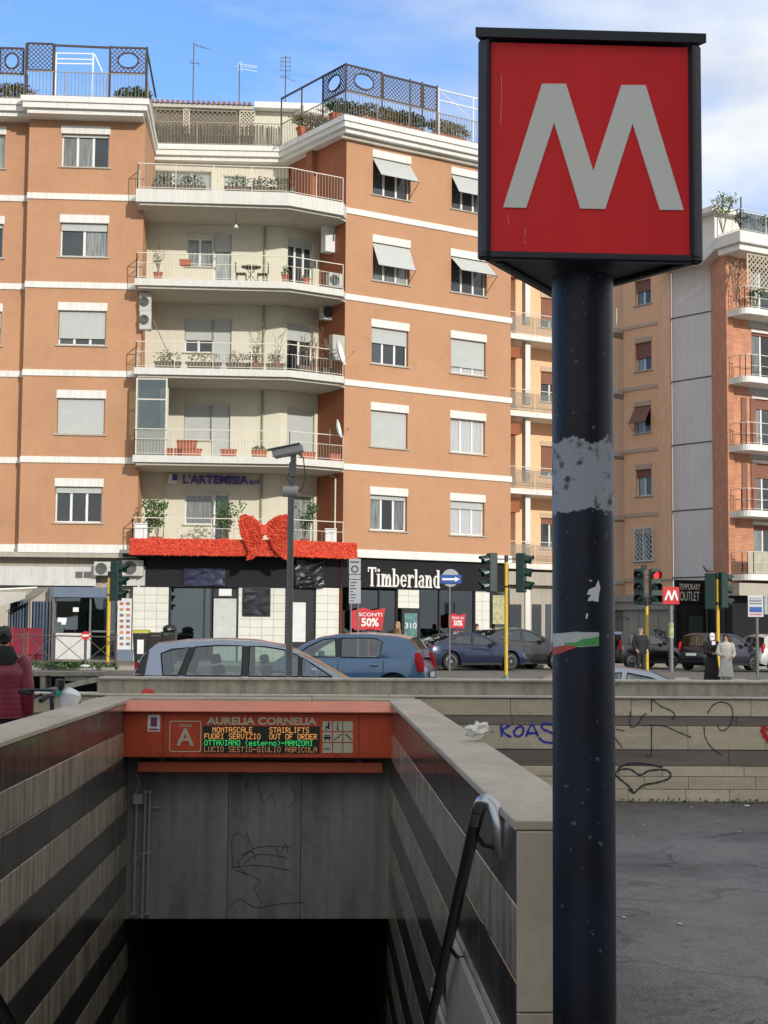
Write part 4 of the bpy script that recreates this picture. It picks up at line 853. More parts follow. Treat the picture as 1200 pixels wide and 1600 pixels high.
# lattice screens
def lattice(par, p, q_, z0, z1, pitch=.17, oval=False, m=brownrail, frame=.045, name='lattice_screen'):
    p = Vector((*p[:2], 0)); q_ = Vector((*q_[:2], 0)); L_ = (q_ - p).length; d = (q_ - p) / L_; H_ = z1 - z0; mb = MB(); W3 = lambda u, z: p + d * u + Vector((0, 0, z0 + z)); cu, cz, ra, rb = L_ / 2, H_ / 2, min(L_ * .28, .55), H_ * .30
    for (a, b_) in (((0, 0), (L_, 0)), ((0, H_), (L_, H_)), ((0, 0), (0, H_)), ((L_, 0), (L_, H_))): mb.bar(W3(*a), W3(*b_), frame)
    n = int((L_ + H_) / pitch)
    for s_ in (1, -1):
        for i in range(1, n):
            k = i * pitch; a = (max(0, k - H_), min(k, H_)); b_ = (min(k, L_), max(0, k - L_))
            segs = [(a, b_)]
            if s_ < 0: segs = [((L_ - a[0], a[1]), (L_ - b_[0], b_[1]))]
            for (x0, y0), (x1, y1) in segs:
                if not oval: mb.bar(W3(x0, y0), W3(x1, y1), .019, 3); continue
                st = 24; run = None
                for t in range(st + 1):
                    x = x0 + (x1 - x0) * t / st; y = y0 + (y1 - y0) * t / st; out = ((x - cu) / ra) ** 2 + ((y - cz) / rb) ** 2 > 1
                    if out and run is None: run = (x, y)
                    if (not out or t == st) and run is not None: mb.bar(W3(*run), W3(x, y), .019, 3); run = None
    if oval:
        for k in range(20): t0, t1 = 2 * math.pi * k / 20, 2 * math.pi * (k + 1) / 20; mb.bar(W3(cu + ra * math.cos(t0), cz + rb * math.sin(t0)), W3(cu + ra * math.cos(t1), cz + rb * math.sin(t1)), .04)
    return put(name, mb, m, par)
def onL(px, y=130, v=None): v = vL + .16 if v is None else v; return AL.w(AL.hit(px, y, v)[0], v, 0)
def onR(px, y=130): return AR.w(AR.hit(px, y, vR + .16)[0], vR + .16, 0)
Z1, Z2 = ZC + 1.02, ZC + 2.02
lattice(A, onL(-60, v=vL + .6), onL(-2, v=vL + .6), Z1, Z2); lattice(A, onL(-1, v=vL + .6), onL(36, v=vL + .6), Z1, Z2, oval=True); lattice(A, onL(42), onL(82), Z1, Z2 + .05); lattice(A, onL(171), onL(228), Z1, Z2, oval=True)
def post1(a, b_, r, nm='terrace_post', m=brownrail): q = MB(); q.bar(a, b_, r); put(nm, q, m, A)
post1(Vector((*onL(84).xy, Z2)), Vector((*onL(171).xy, Z2 - .02)), .05, 'terrace_beam')
for p in (onL(40), onL(84), onL(171), onL(229)): post1(Vector((*p.xy, ZC)), Vector((*p.xy, Z2 + .05)), .05)
k1 = Vector((*ins[3], 0)); k2 = Vector((*ins[4], 0)); post1(k1 + Vector((0, 0, Z2)), k2 + Vector((0, 0, Z2)), .05, 'terrace_beam'); post1(k1 + Vector((0, 0, ZC)), k1 + Vector((0, 0, Z2)), .05)
g3 = Vector((*ins[5], 0)); g4 = Vector((*ins[6], 0))
for t in (0, .33, .66, 1): p = g3.lerp(g4, t); post1(p + Vector((0, 0, ZC)), p + Vector((0, 0, Z2 + .1)), .045)
post1(g3 + Vector((0, 0, Z2 + .05)), g4 + Vector((0, 0, Z2 + .05)), .045, 'terrace_beam')
for px in (597, 641, 660, 683): p = onR(px); post1(Vector((*p.xy, ZC)), Vector((*p.xy, Z2 + .1)), .045)
lattice(A, g3.lerp(g4, .66), g4, Z1, Z2 + .05, oval=True); lattice(A, onR(541), onR(596), Z1, Z2 + .05, oval=True); lattice(A, onR(599), onR(658), Z1, Z2); lattice(A, onR(662), onR(682), Z1, Z2)
q = MB()
for z in (Z2 - .05, Z2 - .5): q.bar(Vector((*onR(686).xy, z)), Vector((*onR(790).xy, z)), .03)
for px in (686, 740, 790): p = onR(px); q.bar(Vector((*p.xy, ZC)), Vector((*p.xy, Z2)), .03)
q.bar(Vector((*onR(688).xy, Z2 - .1)), Vector((*onR(740).xy, ZC + 1)), .015)
put('white_frame', q, whitem, A)
# penthouses
PV = 7.0; ZP = atz(320, 137, 24.6).z
u0 = AL.hit(243, 150, PV)[0]; u1 = AL.hit(506, 150, PV)[0]; pA = AL.w(u0, PV, 0); pB = AL.w(u1, PV, 0)
q = MB(AL.M); q.box(u0, u1, PV, PV + 6, ZC, ZP - .3); put('penthouse_wall', q, creamw, A)
q = MB(AL.M); q.box(AL.hit(398, 150, PV)[0], u1 + .2, PV - .5, PV + 6.2, ZP - .28, ZP - .02); put('penthouse_roof', q, whitep, A)
q = MB(AL.M); ue = AL.hit(397, 150, PV)[0]; q.box(u0 - .2, ue, PV - .45, PV - .2, ZP - .36, ZP - .20)
put('gutter', q, mat('gutter_beige', (.48, .45, .38), .6), A)
q = MB(AL.M); n = int((ue - u0 + .2) / .22)
q.add([(u0 - .2, PV - .5, ZP - .19), (ue, PV - .5, ZP - .19), (ue, PV + 3, ZP + .25), (u0 - .2, PV + 3, ZP + .25)], [(0, 1, 2, 3)])
for i in range(n): x = u0 - .1 + i * .22; q.tube([(x, PV - .55, ZP - .14), (x, PV + 3, ZP + .32)], .075, 6)
put('roof_tiles', q, mat('roof_tile_clay', (.33, .13, .08), .85, var=.3, scale=4), A)
q = MB(AL.M); q.box(u0, ue, PV - .06, PV - .01, ZC, ZP - .4); put('shade_panel', q, mat('terrace_wall_shade', (.14, .12, .10), .9), A)  # dark sheet: deep shade on the cream penthouse wall, put in as colour
lattice(A, AL.w(u0 + .1, PV - 1.2, 0), AL.w(ue - .7, PV - 1.2, 0), ZC + .9, ZP - .75, .2, m=mat('lattice_tan', (.22, .18, .13), .8), frame=.04)
for (xa, xb) in ((287, 296), (375, 398)): lattice(A, onL(xa, 170, PV - 1.3), onL(xb, 170, PV - 1.3), ZC + .9, ZP - .75, .16, m=mat('lattice_cream', (.55, .50, .38), .8), frame=.03)
u2, u3 = AR.hit(545, 165, PV)[0], AR.hit(830, 165, PV)[0]
PV = 6.0; q = MB(AR.M); q.box(u2 - 3, u3, PV + 0, PV + 2.4, ZC, ZP - .45); put('penthouse_wall', q, creamw, A)
q = MB(AR.M); q.box(u2 - 3.2, u3 + .2, PV - .5, PV + 2.6, ZP - .44, ZP - .18); put('penthouse_roof', q, whitep, A)
q = MB(AL.M); a0 = AL.hit(-40, 130, 5)[0]; a1 = AL.hit(190, 130, 5)[0]; q.box(a0, a1, 5, 10, ZC, ZC + 1.5); put('penthouse_wall', q, creamw, A)
q = MB(AL.M); q.box(a0, a1 + .2, 4.6, 10, ZC + 1.505, ZC + 1.7); put('penthouse_roof', q, whitep, A)
# white pergola on the left terrace
pg = thing('pergola', 'white metal pergola frame standing on the left roof terrace', 'pergola', AL.w(AL.hit(120, 130, 3)[0], 3, ZC)); 
q = MB(AL.M)
for k, y in enumerate((83, 92, 99)): a, z_ = AL.hit(88, y, 3); b_, z2 = AL.hit(147, y, 3); q.bar((a, 3, z_), (b_, 3, z2 - .03), .03)
put('beam', q, whitem, pg)
q = MB(AL.M)
for px in (88, 146): a, z_ = AL.hit(px, 83, 3); q.bar((a, 3, ZC), (a, 3, z_), .04)
a, z_ = AL.hit(148, 85, 3); b_, z2 = AL.hit(160, 112, 3); q.bar((a, 3, z_), (b_, 3, z2), .035); put('post', q, whitem, pg)
# antennas
def antenna(px, ytop, ybot, els, label, v=8.2):
    a, z0 = AL.hit(px, ybot, v); _, z1 = AL.hit(px, ytop, v); p = AL.w(a, v, ZP if ZP < z1 else z0); t_ = thing('antenna', label, 'antenna', p, 'television antennas on the roof')
    q = MB(); q.bar(AL.w(a, v, ZP - .3), AL.w(a, v, z1), .028, 5); put('mast', q, mat('antenna_dark', (.07, .07, .075), .5), t_)
    q = MB()
    for (x0, y0, x1, y1) in els:
        a0, z0 = AL.hit(x0, y0, v); a1, z1_ = AL.hit(x1, y1, v); q.bar(AL.w(a0, v, z0), AL.w(a1, v, z1_), .014, 4)
    put('element', q, mat('antenna_dark', (0, 0, 0)) if px != 374 else whitem, t_)
antenna(302, 67, 135, [(302, 69, 330, 78), (308, 69, 308, 74), (314, 70, 314, 76), (320, 72, 320, 78), (295, 98, 315, 100), (298, 94, 304, 104), (307, 95, 312, 104)], 'tall thin roof antenna on the left, one long arm to the right at its tip')
antenna(374, 100, 135, [(372, 96, 378, 112), (378, 95, 372, 111), (376, 103, 402, 106), (376, 107, 402, 112), (378, 100, 402, 104), (370, 104, 378, 100)], 'middle roof antenna with a pale fan of rods pointing right')
antenna(446, 87, 138, [(438, 90, 454, 90), (438, 96, 454, 97), (437, 103, 455, 104), (436, 110, 456, 111), (438, 117, 462, 128), (439, 90, 439, 110), (453, 88, 453, 110), (442, 88, 442, 100), (436, 122, 452, 118)], 'right roof antenna, a dense grid of crossed elements', v=8.2)
for px, yt in ((29, 58), (232, 60)):
    pass
# terrace plants behind the railings
for k, (px, F_, v, w_, lb) in enumerate(((15, AL, .6, 1.4, 'long low bushy box at the far left of the left roof terrace'), (208, AL, .6, 1.0, 'climbing bush at the right corner of the left roof terrace under the oval screen'), (485, None, 0, 1.6, 'dense grassy bush along the angled terrace rail left of the corner'), (510, None, .2, 1.3, 'grassy bush at the angled terrace rail just before the corner post'), (590, AR, vR + .8, 1.6, 'low bush behind the terrace rail right of the oval screen'), (640, AR, vR + .8, 1.2, 'yellow green bush behind the middle of the right terrace rail'), (700, AR, vR + .8, 1.6, 'bush behind the terrace rail beside the white frame'))):
    if F_ is None: p = g3.lerp(g4, .35 if k == 2 else .8) + Vector((.5, .3, ZC + .01))
    else: u_, _ = F_.hit(px, 160, v); p = F_.w(u_, v, ZC + .01)
    potplant(p, w_, .35, .35, lb, foliage=.6, fr=w_ * .75, n=620, ls=.12, fm=leafd if k % 2 else mat('leaf_dry', (.16, .14, .06), .7, var=.4, scale=9), potm=terra, rot=R(33) if F_ is not AL else R(4), grp='planted boxes on the roof terraces')
for k, (px, lb) in enumerate(((613, 'left of two orange pots on the right roof terrace'), (641, 'right of two orange pots on the right roof terrace'))):
    u_, z_ = AR.hit(px, 168, vR + 1.2); potplant(AR.w(u_, vR + 1.2, ZC + .55), .5, .3, .4, lb, potm=mat('orange_pot', (.45, .17, .04), .7), round_=True, foliage=.15, fr=.2, n=30, grp='pots on the right roof terrace')
for px, w_ in ((600, .9), (745, .9)): pass

# ================================================================== SHOP FRONTS (ground floor of the block)
def piece(F, x0, y0, x1, y1, m, name, y=0, th=.1, par=A, bev=.006, zb=None):
    u0, z1 = F.hit(x0, y0, y); u1 = F.hit(x1, y0, y)[0]; z0 = F.hit(x0, y1, y)[1] if zb is None else zb; q = MB(); q.bevbox(u0, u1, 0, th, z0, z1, bev); return put(name, q, m, par, F.M @ Matrix.Translation((0, y, 0))), (u0, u1, z0, z1)
def tiles(F, x0, y0, x1, y1, cols, rows, y=0, zb=None, m=tilew):
    u0, z1 = F.hit(x0, y0, y); u1 = F.hit(x1, y0, y)[0]; z0 = F.hit(x0, y1, y)[1] if zb is None else zb
    q = MB(); q.box(u0, u1, y + .012, y + .4, z0, z1); pl_ = put('pillar', q, grout, A, F.M); w = (u1 - u0) / cols; h = (z1 - z0) / rows
    q = MB(); q.bevbox(.004, w - .004, 0, .02, .004, h - .004, .003); me = q.mesh('tile_panel', m)
    for r in range(rows):
        for k in range(cols): link('tile_panel', me, pl_, F.M @ Matrix.Translation((u0 + k * w, y - .006 + random.uniform(0, .002), z0 + r * h)))
SGY = .25
q = MB(AL.M); q.box(UL0, 0, SGY + .3, SGY + .5, ZG - .3, FL[0] - .2); q.box(UL0, 0, -.02, SGY + .5, FL[0] - .35, FL[0] - .16); put('ground_floor_wall', q, beige, A)
uX = (AL.I @ AR.w(-2.2, SGY, 0)).x
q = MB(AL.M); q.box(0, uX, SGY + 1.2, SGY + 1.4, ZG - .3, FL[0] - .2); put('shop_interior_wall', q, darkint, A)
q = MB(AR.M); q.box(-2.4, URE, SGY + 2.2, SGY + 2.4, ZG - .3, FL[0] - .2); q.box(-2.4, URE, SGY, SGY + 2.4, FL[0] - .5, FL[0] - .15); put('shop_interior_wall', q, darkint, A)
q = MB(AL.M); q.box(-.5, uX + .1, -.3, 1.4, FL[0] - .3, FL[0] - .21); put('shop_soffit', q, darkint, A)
wfas = mat('fascia_white', (.58, .57, .54), .6, var=.12, streak=.15)
piece(AL, -30, 884, 150, 914, wfas, 'fascia', SGY - .05, .15)
for x in (118, 131): piece(AL, x, 893, x + 11, 903, acdark, 'vent_grille', SGY - .07, .02)
piece(AL, 176, 884, 229, 915, wfas, 'fascia', SGY - .04, .15)
bl = mat('kiosk_blue_grey', (.12, .16, .22), .5, var=.1)
piece(AL, 78, 917, 168, 933, bl, 'roller_housing', SGY - .2, .3)
_, r_ = piece(AL, 88, 934, 140, 989, cglass, 'shop_window', SGY - .02, .02, bev=.001); _, r2 = piece(AL, 143, 934, 180, 1036, cglass, 'shop_door', SGY - .02, .02, bev=.001, zb=ZG + .1)
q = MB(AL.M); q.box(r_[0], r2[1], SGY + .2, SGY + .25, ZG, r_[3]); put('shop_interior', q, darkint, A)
for x in (83, 140, 180): piece(AL, x, 934, x + 3, 1036, greym, 'shop_frame', SGY - .05, .08, zb=ZG)
piece(AL, 143, 985, 180, 988, greym, 'shop_frame', SGY - .04, .05)
piece(AL, 87, 989, 141, 1032, mat('counter_white', (.55, .56, .54), .4), 'counter', SGY - .25, .4, zb=ZG + .1)
piece(AL, 96, 966, 103, 976, whitem, 'notice', SGY - .035, .01); piece(AL, 114, 949, 123, 956, whitem, 'notice', SGY - .035, .01); piece(AL, 90, 965, 104, 972, whitem, 'notice', SGY - .037, .01)
mbd, r_ = piece(AL, 184, 935, 206, 1015, mat('menu_white', (.60, .61, .62), .4), 'menu_board', SGY - .3, .06); piece(AL, 182, 1015, 208, 1035, bl, 'menu_base', SGY - .33, .12, zb=ZG)
cols_ = [(.45, .10, .06), (.45, .25, .08), (.10, .13, .20), (.30, .12, .05)]
for k in range(8):
    for c2_ in range(2): x = 187 + c2_ * 10; y = 941 + k * 9; piece(AL, x, y, x + 6, y + 4.5, mat('food_print_%s' % 'abcd'[(k + c2_ * 3) % 4], cols_[(k + c2_ * 3) % 4], .6), 'menu_picture', SGY - .306, .004, bev=.0005)
tiles(AL, 208, 917, 264, 1005, 3, 10, SGY - .08, zb=ZG)
blk, _ = piece(AL, 228, 871, 462, 917, blackp, 'black_fascia', SGY - .1, .2)
tarp = mat('black_tarp', (.014, .014, .018), .35, var=.3, scale=5, bump=.3, bscale=4, spec=.5)
def crumple(F, x0, y0, x1, y1, y, amp, m, name, n=16):
    u0, z1 = F.hit(x0, y0, y); u1 = F.hit(x1, y0, y)[0]; z0 = F.hit(x0, y1, y)[1]; q = MB(F.M); vs = []; fs = []
    for i in range(n + 1):
        for j in range(n + 1):
            u = u0 + (u1 - u0) * i / n; z = z0 + (z1 - z0) * j / n; vs.append((u, y - .03 - amp * abs(noise.noise(Vector((u * 1.3 + z * 1.2, z * 2.6 - u * 1.2, x0)))) * 2.2, z))
    for i in range(n):
        for j in range(n): k = i * (n + 1) + j; fs.append((k, k + n + 1, k + n + 2, k + 1))
    q.add(vs, fs); return put(name, q, m, A)
crumple(AL, 287, 887, 352, 915, SGY - .12, .03, mat('navy_tarp', (.012, .014, .05), .4, bump=.5), 'tarp')
gk = mat('door_frame_dark', (.02, .02, .022), .4)
for x in (265, 318, 329, 370): piece(AL, x, 919, x + 3, 1010, gk, 'shop_frame', SGY - .04, .1, zb=ZG)
piece(AL, 268, 919, 329, 1010, cglass, 'shop_window', SGY - .0, .02, bev=.001, zb=ZG)
piece(AL, 334, 935, 370, 1010, mat('door_grey_white', (.50, .52, .50), .5), 'door', SGY - .02, .06, zb=ZG); piece(AL, 342, 920, 362, 931, whitem, 'notice', SGY - .03, .02); piece(AL, 333, 919, 370, 934, gk, 'transom', SGY + .0, .05)
tiles(AL, 373, 917, 446, 1010, 4, 10, SGY - .08, zb=ZG)
piece(AL, 379, 917, 423, 963, gk, 'window_frame', SGY - .13, .05); crumple(AL, 382, 920, 420, 960, SGY - .13, .03, tarp, 'tarp')
q = MB(AL.M); q.box(AL.hit(446, 920, SGY)[0], uX, SGY, SGY + .1, ZG, FL[0] - .3); put('shop_return', q, gk, A)
# right part
def pr_(x0, y0, x1, y1, m, name, dy=0, th=.1, **k): return piece(AR, x0, y0, x1, y1, m, name, SGY + dy, th, **k)
zf1 = AR.hit(538, 872, SGY)[1]; zf0 = AR.hit(538, 918, SGY)[1]
q = MB(AR.M); q.bevbox(-2.15, URE, SGY - .12, SGY + .1, zf0, zf1, .01); put('black_fascia', q, blackp, A)
crumple(AR, 461, 875, 505, 918, SGY - .13, .09, tarp, 'tarp', 20)
pr_(457, 941, 478, 1003, mat('panel_white', (.62, .64, .63), .5), 'panel', -.04, .05); pr_(455, 919, 493, 1010, gk, 'door', .0, .05, zb=ZG)
tiles(AR, 494, 918, 530, 1010, 2, 10, SGY - .08, zb=ZG); tiles(AR, 622, 921, 655, 950, 2, 3, SGY - .08); tiles(AR, 743, 925, 765, 1000, 2, 8, SGY - .08, zb=ZG)
for x in (531, 560, 592, 619, 655, 686, 704, 740, 766, 794): pr_(x, 921, x + 2.5, 1005, gk, 'shop_frame', -.02, .1, zb=ZG)
for a_, b2 in ((533, 619), (657, 740), (768, 794)): pr_(a_, 921, b2, 1005, bglass, 'shop_window', .03, .02, zb=ZG, bev=.001)
gl_ = mat('warm_interior', (.10, .07, .045), .8, var=.5, scale=2)
for k, (x0, x1, y0) in enumerate(((540, 556, 945), (566, 588, 950), (598, 615, 940), (664, 682, 950), (710, 735, 955), (772, 790, 940))): piece(AR, x0, y0, x1, 1000, gl_, 'shop_display', SGY + 1.2, .5, zb=ZG)
db, _ = pr_(628, 951, 657, 1000, gk, 'display_case', -.14, .1, zb=ZG); pr_(632, 958, 652, 998, mat('poster_teal', (.10, .22, .22), .4, var=.5, scale=4), 'poster', -.155, .012)
u0, u1, z0, z1 = *[AR.hit(x, 970, SGY - .16)[0] for x in (633, 651)], AR.hit(633, 982, SGY - .16)[1], AR.hit(633, 973, SGY - .16)[1]; text_fit('lettering', '310', u0, u1, z0, z1, SGY - .158, AR, whitem, A, .002)
pr_(770, 930, 792, 975, mat('poster_pale', (.42, .40, .22), .5, var=.4, scale=5), 'poster', .01, .01)
# lettering of the shop: slab serif letters built from strokes
def slab_word(F, x0, y0, x1, y1, y, par, m):
    """Timberland"""
    H_ = 1.0; st = .24; sf = .10
    def box(q, a, b_, c, d, th=.05): q.box(a, b_, 0, th, c, d)
    def arc(q, cx, cz, rx, rz, a0, a1, w=.22, th=.05, n=12):
        vs = []; fs = []
        for i in range(n + 1):
            t = R(a0 + (a1 - a0) * i / n); ww = w * (.55 + .45 * abs(math.cos(t)))
            for rr in (0, 1):
                for yy in (0, th): vs.append((cx + (rx - ww * rr) * math.cos(t), yy, cz + (rz - ww * .8 * rr) * math.sin(t)))
        for i in range(n): a = 4 * i; b2 = a + 4; fs += [(a, a + 2, b2 + 2, b2), (a + 1, b2 + 1, b2 + 3, a + 3), (a, b2, b2 + 1, a + 1), (a + 2, a + 3, b2 + 3, b2 + 2)]
        q.add(vs, fs)
    def stem(q, x, z0, z1, lo=True, hi=True):
        box(q, x, x + st, z0, z1)
        if lo: box(q, x - .09, x + st + .09, z0, z0 + sf, .052)
        if hi: box(q, x - .10, x + st * .5, z1 - sf, z1, .052)
    glyph = {}
    def T(q): stem(q, .36, 0, 1.5, hi=False); box(q, 0, .96, 1.38, 1.5, .054); box(q, 0, .10, 1.12, 1.38); box(q, .86, .96, 1.12, 1.38); return 1.0
    def i(q): stem(q, .12, 0, 1.0); box(q, .12, .36, 1.16, 1.38); return .52
    def m(q): stem(q, .1, 0, 1.0); arc(q, .34 + .16, .66, .22, .34, 0, 180, .18); stem(q, .52, 0, .7, hi=False); arc(q, .92, .66, .22, .34, 0, 180, .18); stem(q, .94, 0, .7, hi=False); return 1.34
    def b(q): stem(q, .08, 0, 1.45); arc(q, .46, .5, .36, .5, -110, 110); return .92
    def e(q): arc(q, .42, .5, .38, .5, 20, 325); box(q, .2, .78, .46, .58, .053); return .88
    def r(q): stem(q, .1, 0, 1.0); arc(q, .55, .66, .28, .34, 20, 160, .2); return .82
    def l(q): stem(q, .1, 0, 1.45); return .46
    def a(q): arc(q, .36, .30, .32, .31, 0, 360, .2, n=18); stem(q, .46, 0, .72, hi=False); arc(q, .40, .68, .30, .32, 10, 160, .2); return .84
    def n(q): stem(q, .1, 0, 1.0); arc(q, .52, .66, .26, .34, 0, 180, .2); stem(q, .55, 0, .7, hi=False); return .94
    def d(q): arc(q, .46, .5, .38, .5, 70, 290); stem(q, .56, 0, 1.45); return .92
    G = dict(T=T, i=i, m=m, b=b, e=e, r=r, l=l, a=a, n=n, d=d); X = 0; lst = []
    for ch in 'Timberland': q = MB(); w = G[ch](q); lst.append((q, X)); X += w
    u0, z1 = F.hit(x0, y0, y); u1, _ = F.hit(x1, y0, y); z0 = F.hit(x0, y1, y)[1]; sx = (u1 - u0) / X; sz = (z1 - z0) / 1.5
    for q, x in lst:
        q.v = [Vector((p.x * sx, -p.y, p.z * sz)) for p in q.v]; put('letter', q, m_, par, F.M @ Matrix.Translation((u0 + x * sx, y, z0)))
m_ = mat('letter_cream', (.74, .72, .66), .5)
slab_word(AR, 574, 886, 687, 916, SGY - .125, A, m_)
# round tree emblem
u_, z_ = AR.hit(703, 903, SGY - .13); q = MB(); n = 24
q.prism([(.30 * math.cos(2 * math.pi * i / n), .27 * math.sin(2 * math.pi * i / n)) for i in range(n)], -.03, 0); em = put('emblem', q, m_, A, AR.M @ Matrix.Translation((u_, SGY - .125, z_)))
q = MB(); leaves(q, (0, -.035, .05), (.22, .003, .13), 60, .07); q.box(-.03, .03, -.036, -.032, -.22, .05); put('emblem_tree', q, blackp, em, AR.M @ Matrix.Translation((u_, SGY - .125, z_)))
# sale banners
for (x0, y0, x1, y1, tx, lb) in ((550, 949, 602, 985, '50', 'large red sale banner reading 50 in the shop window'), (701, 958, 728, 982, '50', 'small red sale banner reading 50 beside the shop door')):
    Fy = SGY - .25; u0, z1 = AR.hit(x0, y0, Fy); u1 = AR.hit(x1, y0, Fy)[0]; z0 = AR.hit(x0, y1, Fy)[1]; w = u1 - u0; h = z1 - z0
    bn = thing('sale_banner', lb, 'banner', AR.M @ Matrix.Translation((u0, Fy, z0)), 'red sale banners'); q = MB()
    q.prism([(0, h * .12), (w * .12, 0), (w * .5, h * .06), (w * .9, 0), (w, h), (w * .6, h * .88), (w * .35, h), (0, h * .85)], 0, .02); put('cloth', q, mat('banner_red', (.50, .025, .035), .6, var=.15), bn, AR.M @ Matrix.Translation((u0, Fy, z0)))
    text_fit('lettering', tx + '%', u0 + w * .28, u0 + w * .8, z0 + h * .18, z0 + h * .55, Fy - .004, AR, whitem, bn, .002, .03)
    text_fit('lettering', 'SCONTI' if x0 < 600 else 'FINO AL', u0 + w * .2, u0 + w * .9, z0 + h * .62, z0 + h * .78, Fy - .004, AR, whitem, bn, .002, .01)
    q = MB(); q.bar((w * .5, .01, -z0 + ZG), (w * .5, .01, 0), .03); put('stand', q, redm, bn, AR.M @ Matrix.Translation((u0, Fy, z0)))
# wall sign of the beauty parlour
u0, u1, z0, z1 = AL.rect(272, 741, 388, 757, BY - .12); sgn = thing('shop_lettering', 'dark blue lettering board on the cream wall above the first balcony', 'sign', AL.w((u0 + u1) / 2, BY - .1, z0))
text_fit('lettering', "L'ARTEMISIA", u0 + .35, u1, z0, z1, BY - .1, AL, mat('letter_navy', (.045, .03, .30), .4), sgn, .03, .02)
a, b_, c, d = AL.rect(263, 741, 277, 756, BY - .12); q = MB(AL.M); q.bevbox(a, b_, BY - .14, BY - .1, c, d, .01); put('logo_plate', q, whitem, sgn)
q = MB(AL.M); q.box(a + (b_ - a) * .45, b_, BY - .15, BY - .141, c + (d - c) * .35, d); put('logo_figure', q, mat('letter_navy', (0, 0, 0)), sgn)
a, b_, c, d = AL.rect(390, 748, 404, 757, BY - .12); text_fit('lettering', 'srl', a, b_, c, d, BY - .1, AL, mat('letter_navy', (0, 0, 0)), sgn, .03, .01)

# ================================================================== RED TINSEL RIBBON AND BOW
tin = mat('tinsel_red', (.68, .055, .025), .4, var=.5, scale=22, metal=.1, bump=.6, bscale=30); tin2 = mat('tinsel_orange', (.80, .17, .05), .4, var=.4, scale=22, metal=.1)
rb = thing('ribbon_bow', 'huge red tinsel ribbon with a bow tied round the first floor balcony', 'decoration', AL.w(AL.hit(412, 860, -1.1)[0], -1.1, FL[0]))
def flecks(mb, p0, du, dz, w, h, dens, nrm, ok=None):
    for _ in range(int(w * h * dens)):
        a = random.random() * w; c = random.random() * h
        if ok and not ok(a, c): continue
        p = p0 + du * a + dz * c + nrm * random.uniform(.0, .05); s_ = random.uniform(.02, .045); d1 = Vector((random.gauss(0, 1), random.gauss(0, 1), random.gauss(0, 1))).normalized(); d2 = d1.orthogonal(); mb.m = 1 if random.random() < .4 else 0
        mb.add([p, p + d1 * s_, p + d1 * s_ + d2 * s_, p + d2 * s_], [(0, 1, 2, 3)])
a, b_, e_, z1, v = BAL[0]; zb_ = AL.hit(300, 868, -1.05)[1]; zt_ = AL.hit(300, 842, -1.05)[1]
e2 = AR.w(AR.hit(556, 860, v)[0], v, 0)
for p0, p1 in ((a + Vector((-.02, -.07, 0)), b_ + Vector((0, -.07, 0))), (b_ + Vector((.01, -.07, 0)), e2 + Vector((.05, -.07, 0)))):
    d = (p1 - p0); L_ = d.length; d.normalize(); nr = Vector((d.y, -d.x, 0)); q = MB(); T_ = Matrix.Translation(p0) @ Matrix.Rotation(math.atan2(d.y, d.x), 4, 'Z'); n = int(L_ / .12)
    q.bevbox(0, L_, -.02, .06, zb_, zt_, .01, T_); flecks(q, Vector((p0.x, p0.y, zb_)), d, Vector((0, 0, 1)), L_, zt_ - zb_, 900, nr); put('ribbon_band', q, [tin, tin2], rb)
BYY = -1.22
def shp(pts): return [AL.hit(x, y, BYY) for x, y in pts]
wingL = shp([(412, 822), (405, 815), (395, 807), (382, 803), (375, 806), (373, 820), (376, 838), (384, 850), (388, 862), (385, 876), (397, 872), (404, 860), (413, 835)])
wingR = shp([(412, 822), (420, 814), (432, 806), (447, 803), (455, 808), (457, 822), (452, 840), (447, 855), (449, 876), (438, 870), (428, 858), (416, 835)])
from mathutils.geometry import intersect_point_tri_2d
def inpoly(x, z, pl_):
    c = False; n = len(pl_)
    for i in range(n):
        (x0, z0), (x1, z1_) = pl_[i], pl_[i - 1]
        if (z0 > z) != (z1_ > z) and x < (x1 - x0) * (z - z0) / (z1_ - z0) + x0: c = not c
    return c
for wg in (wingL, wingR):
    q = MB(AL.M); q.prism(wg, BYY, BYY + .14); xs2 = [p[0] for p in wg]; zs2 = [p[1] for p in wg]; q.T = None
    p0 = AL.w(min(xs2), BYY - .04, min(zs2)); flecks(q, p0, AL.M.to_3x3() @ Vector((1, 0, 0)), Vector((0, 0, 1)), max(xs2) - min(xs2), max(zs2) - min(zs2), 900, AL.M.to_3x3() @ Vector((0, -1, 0)), lambda a_, c_: inpoly(min(xs2) + a_, min(zs2) + c_, wg)); put('bow_loop', q, [tin, tin2], rb)
kn = shp([(406, 820), (419, 820), (419, 836), (406, 836)]); q = MB(AL.M); q.bevbox(kn[0][0], kn[1][0], BYY - .08, BYY + .1, kn[2][1], kn[0][1], .03); put('bow_knot', q, tin, rb)

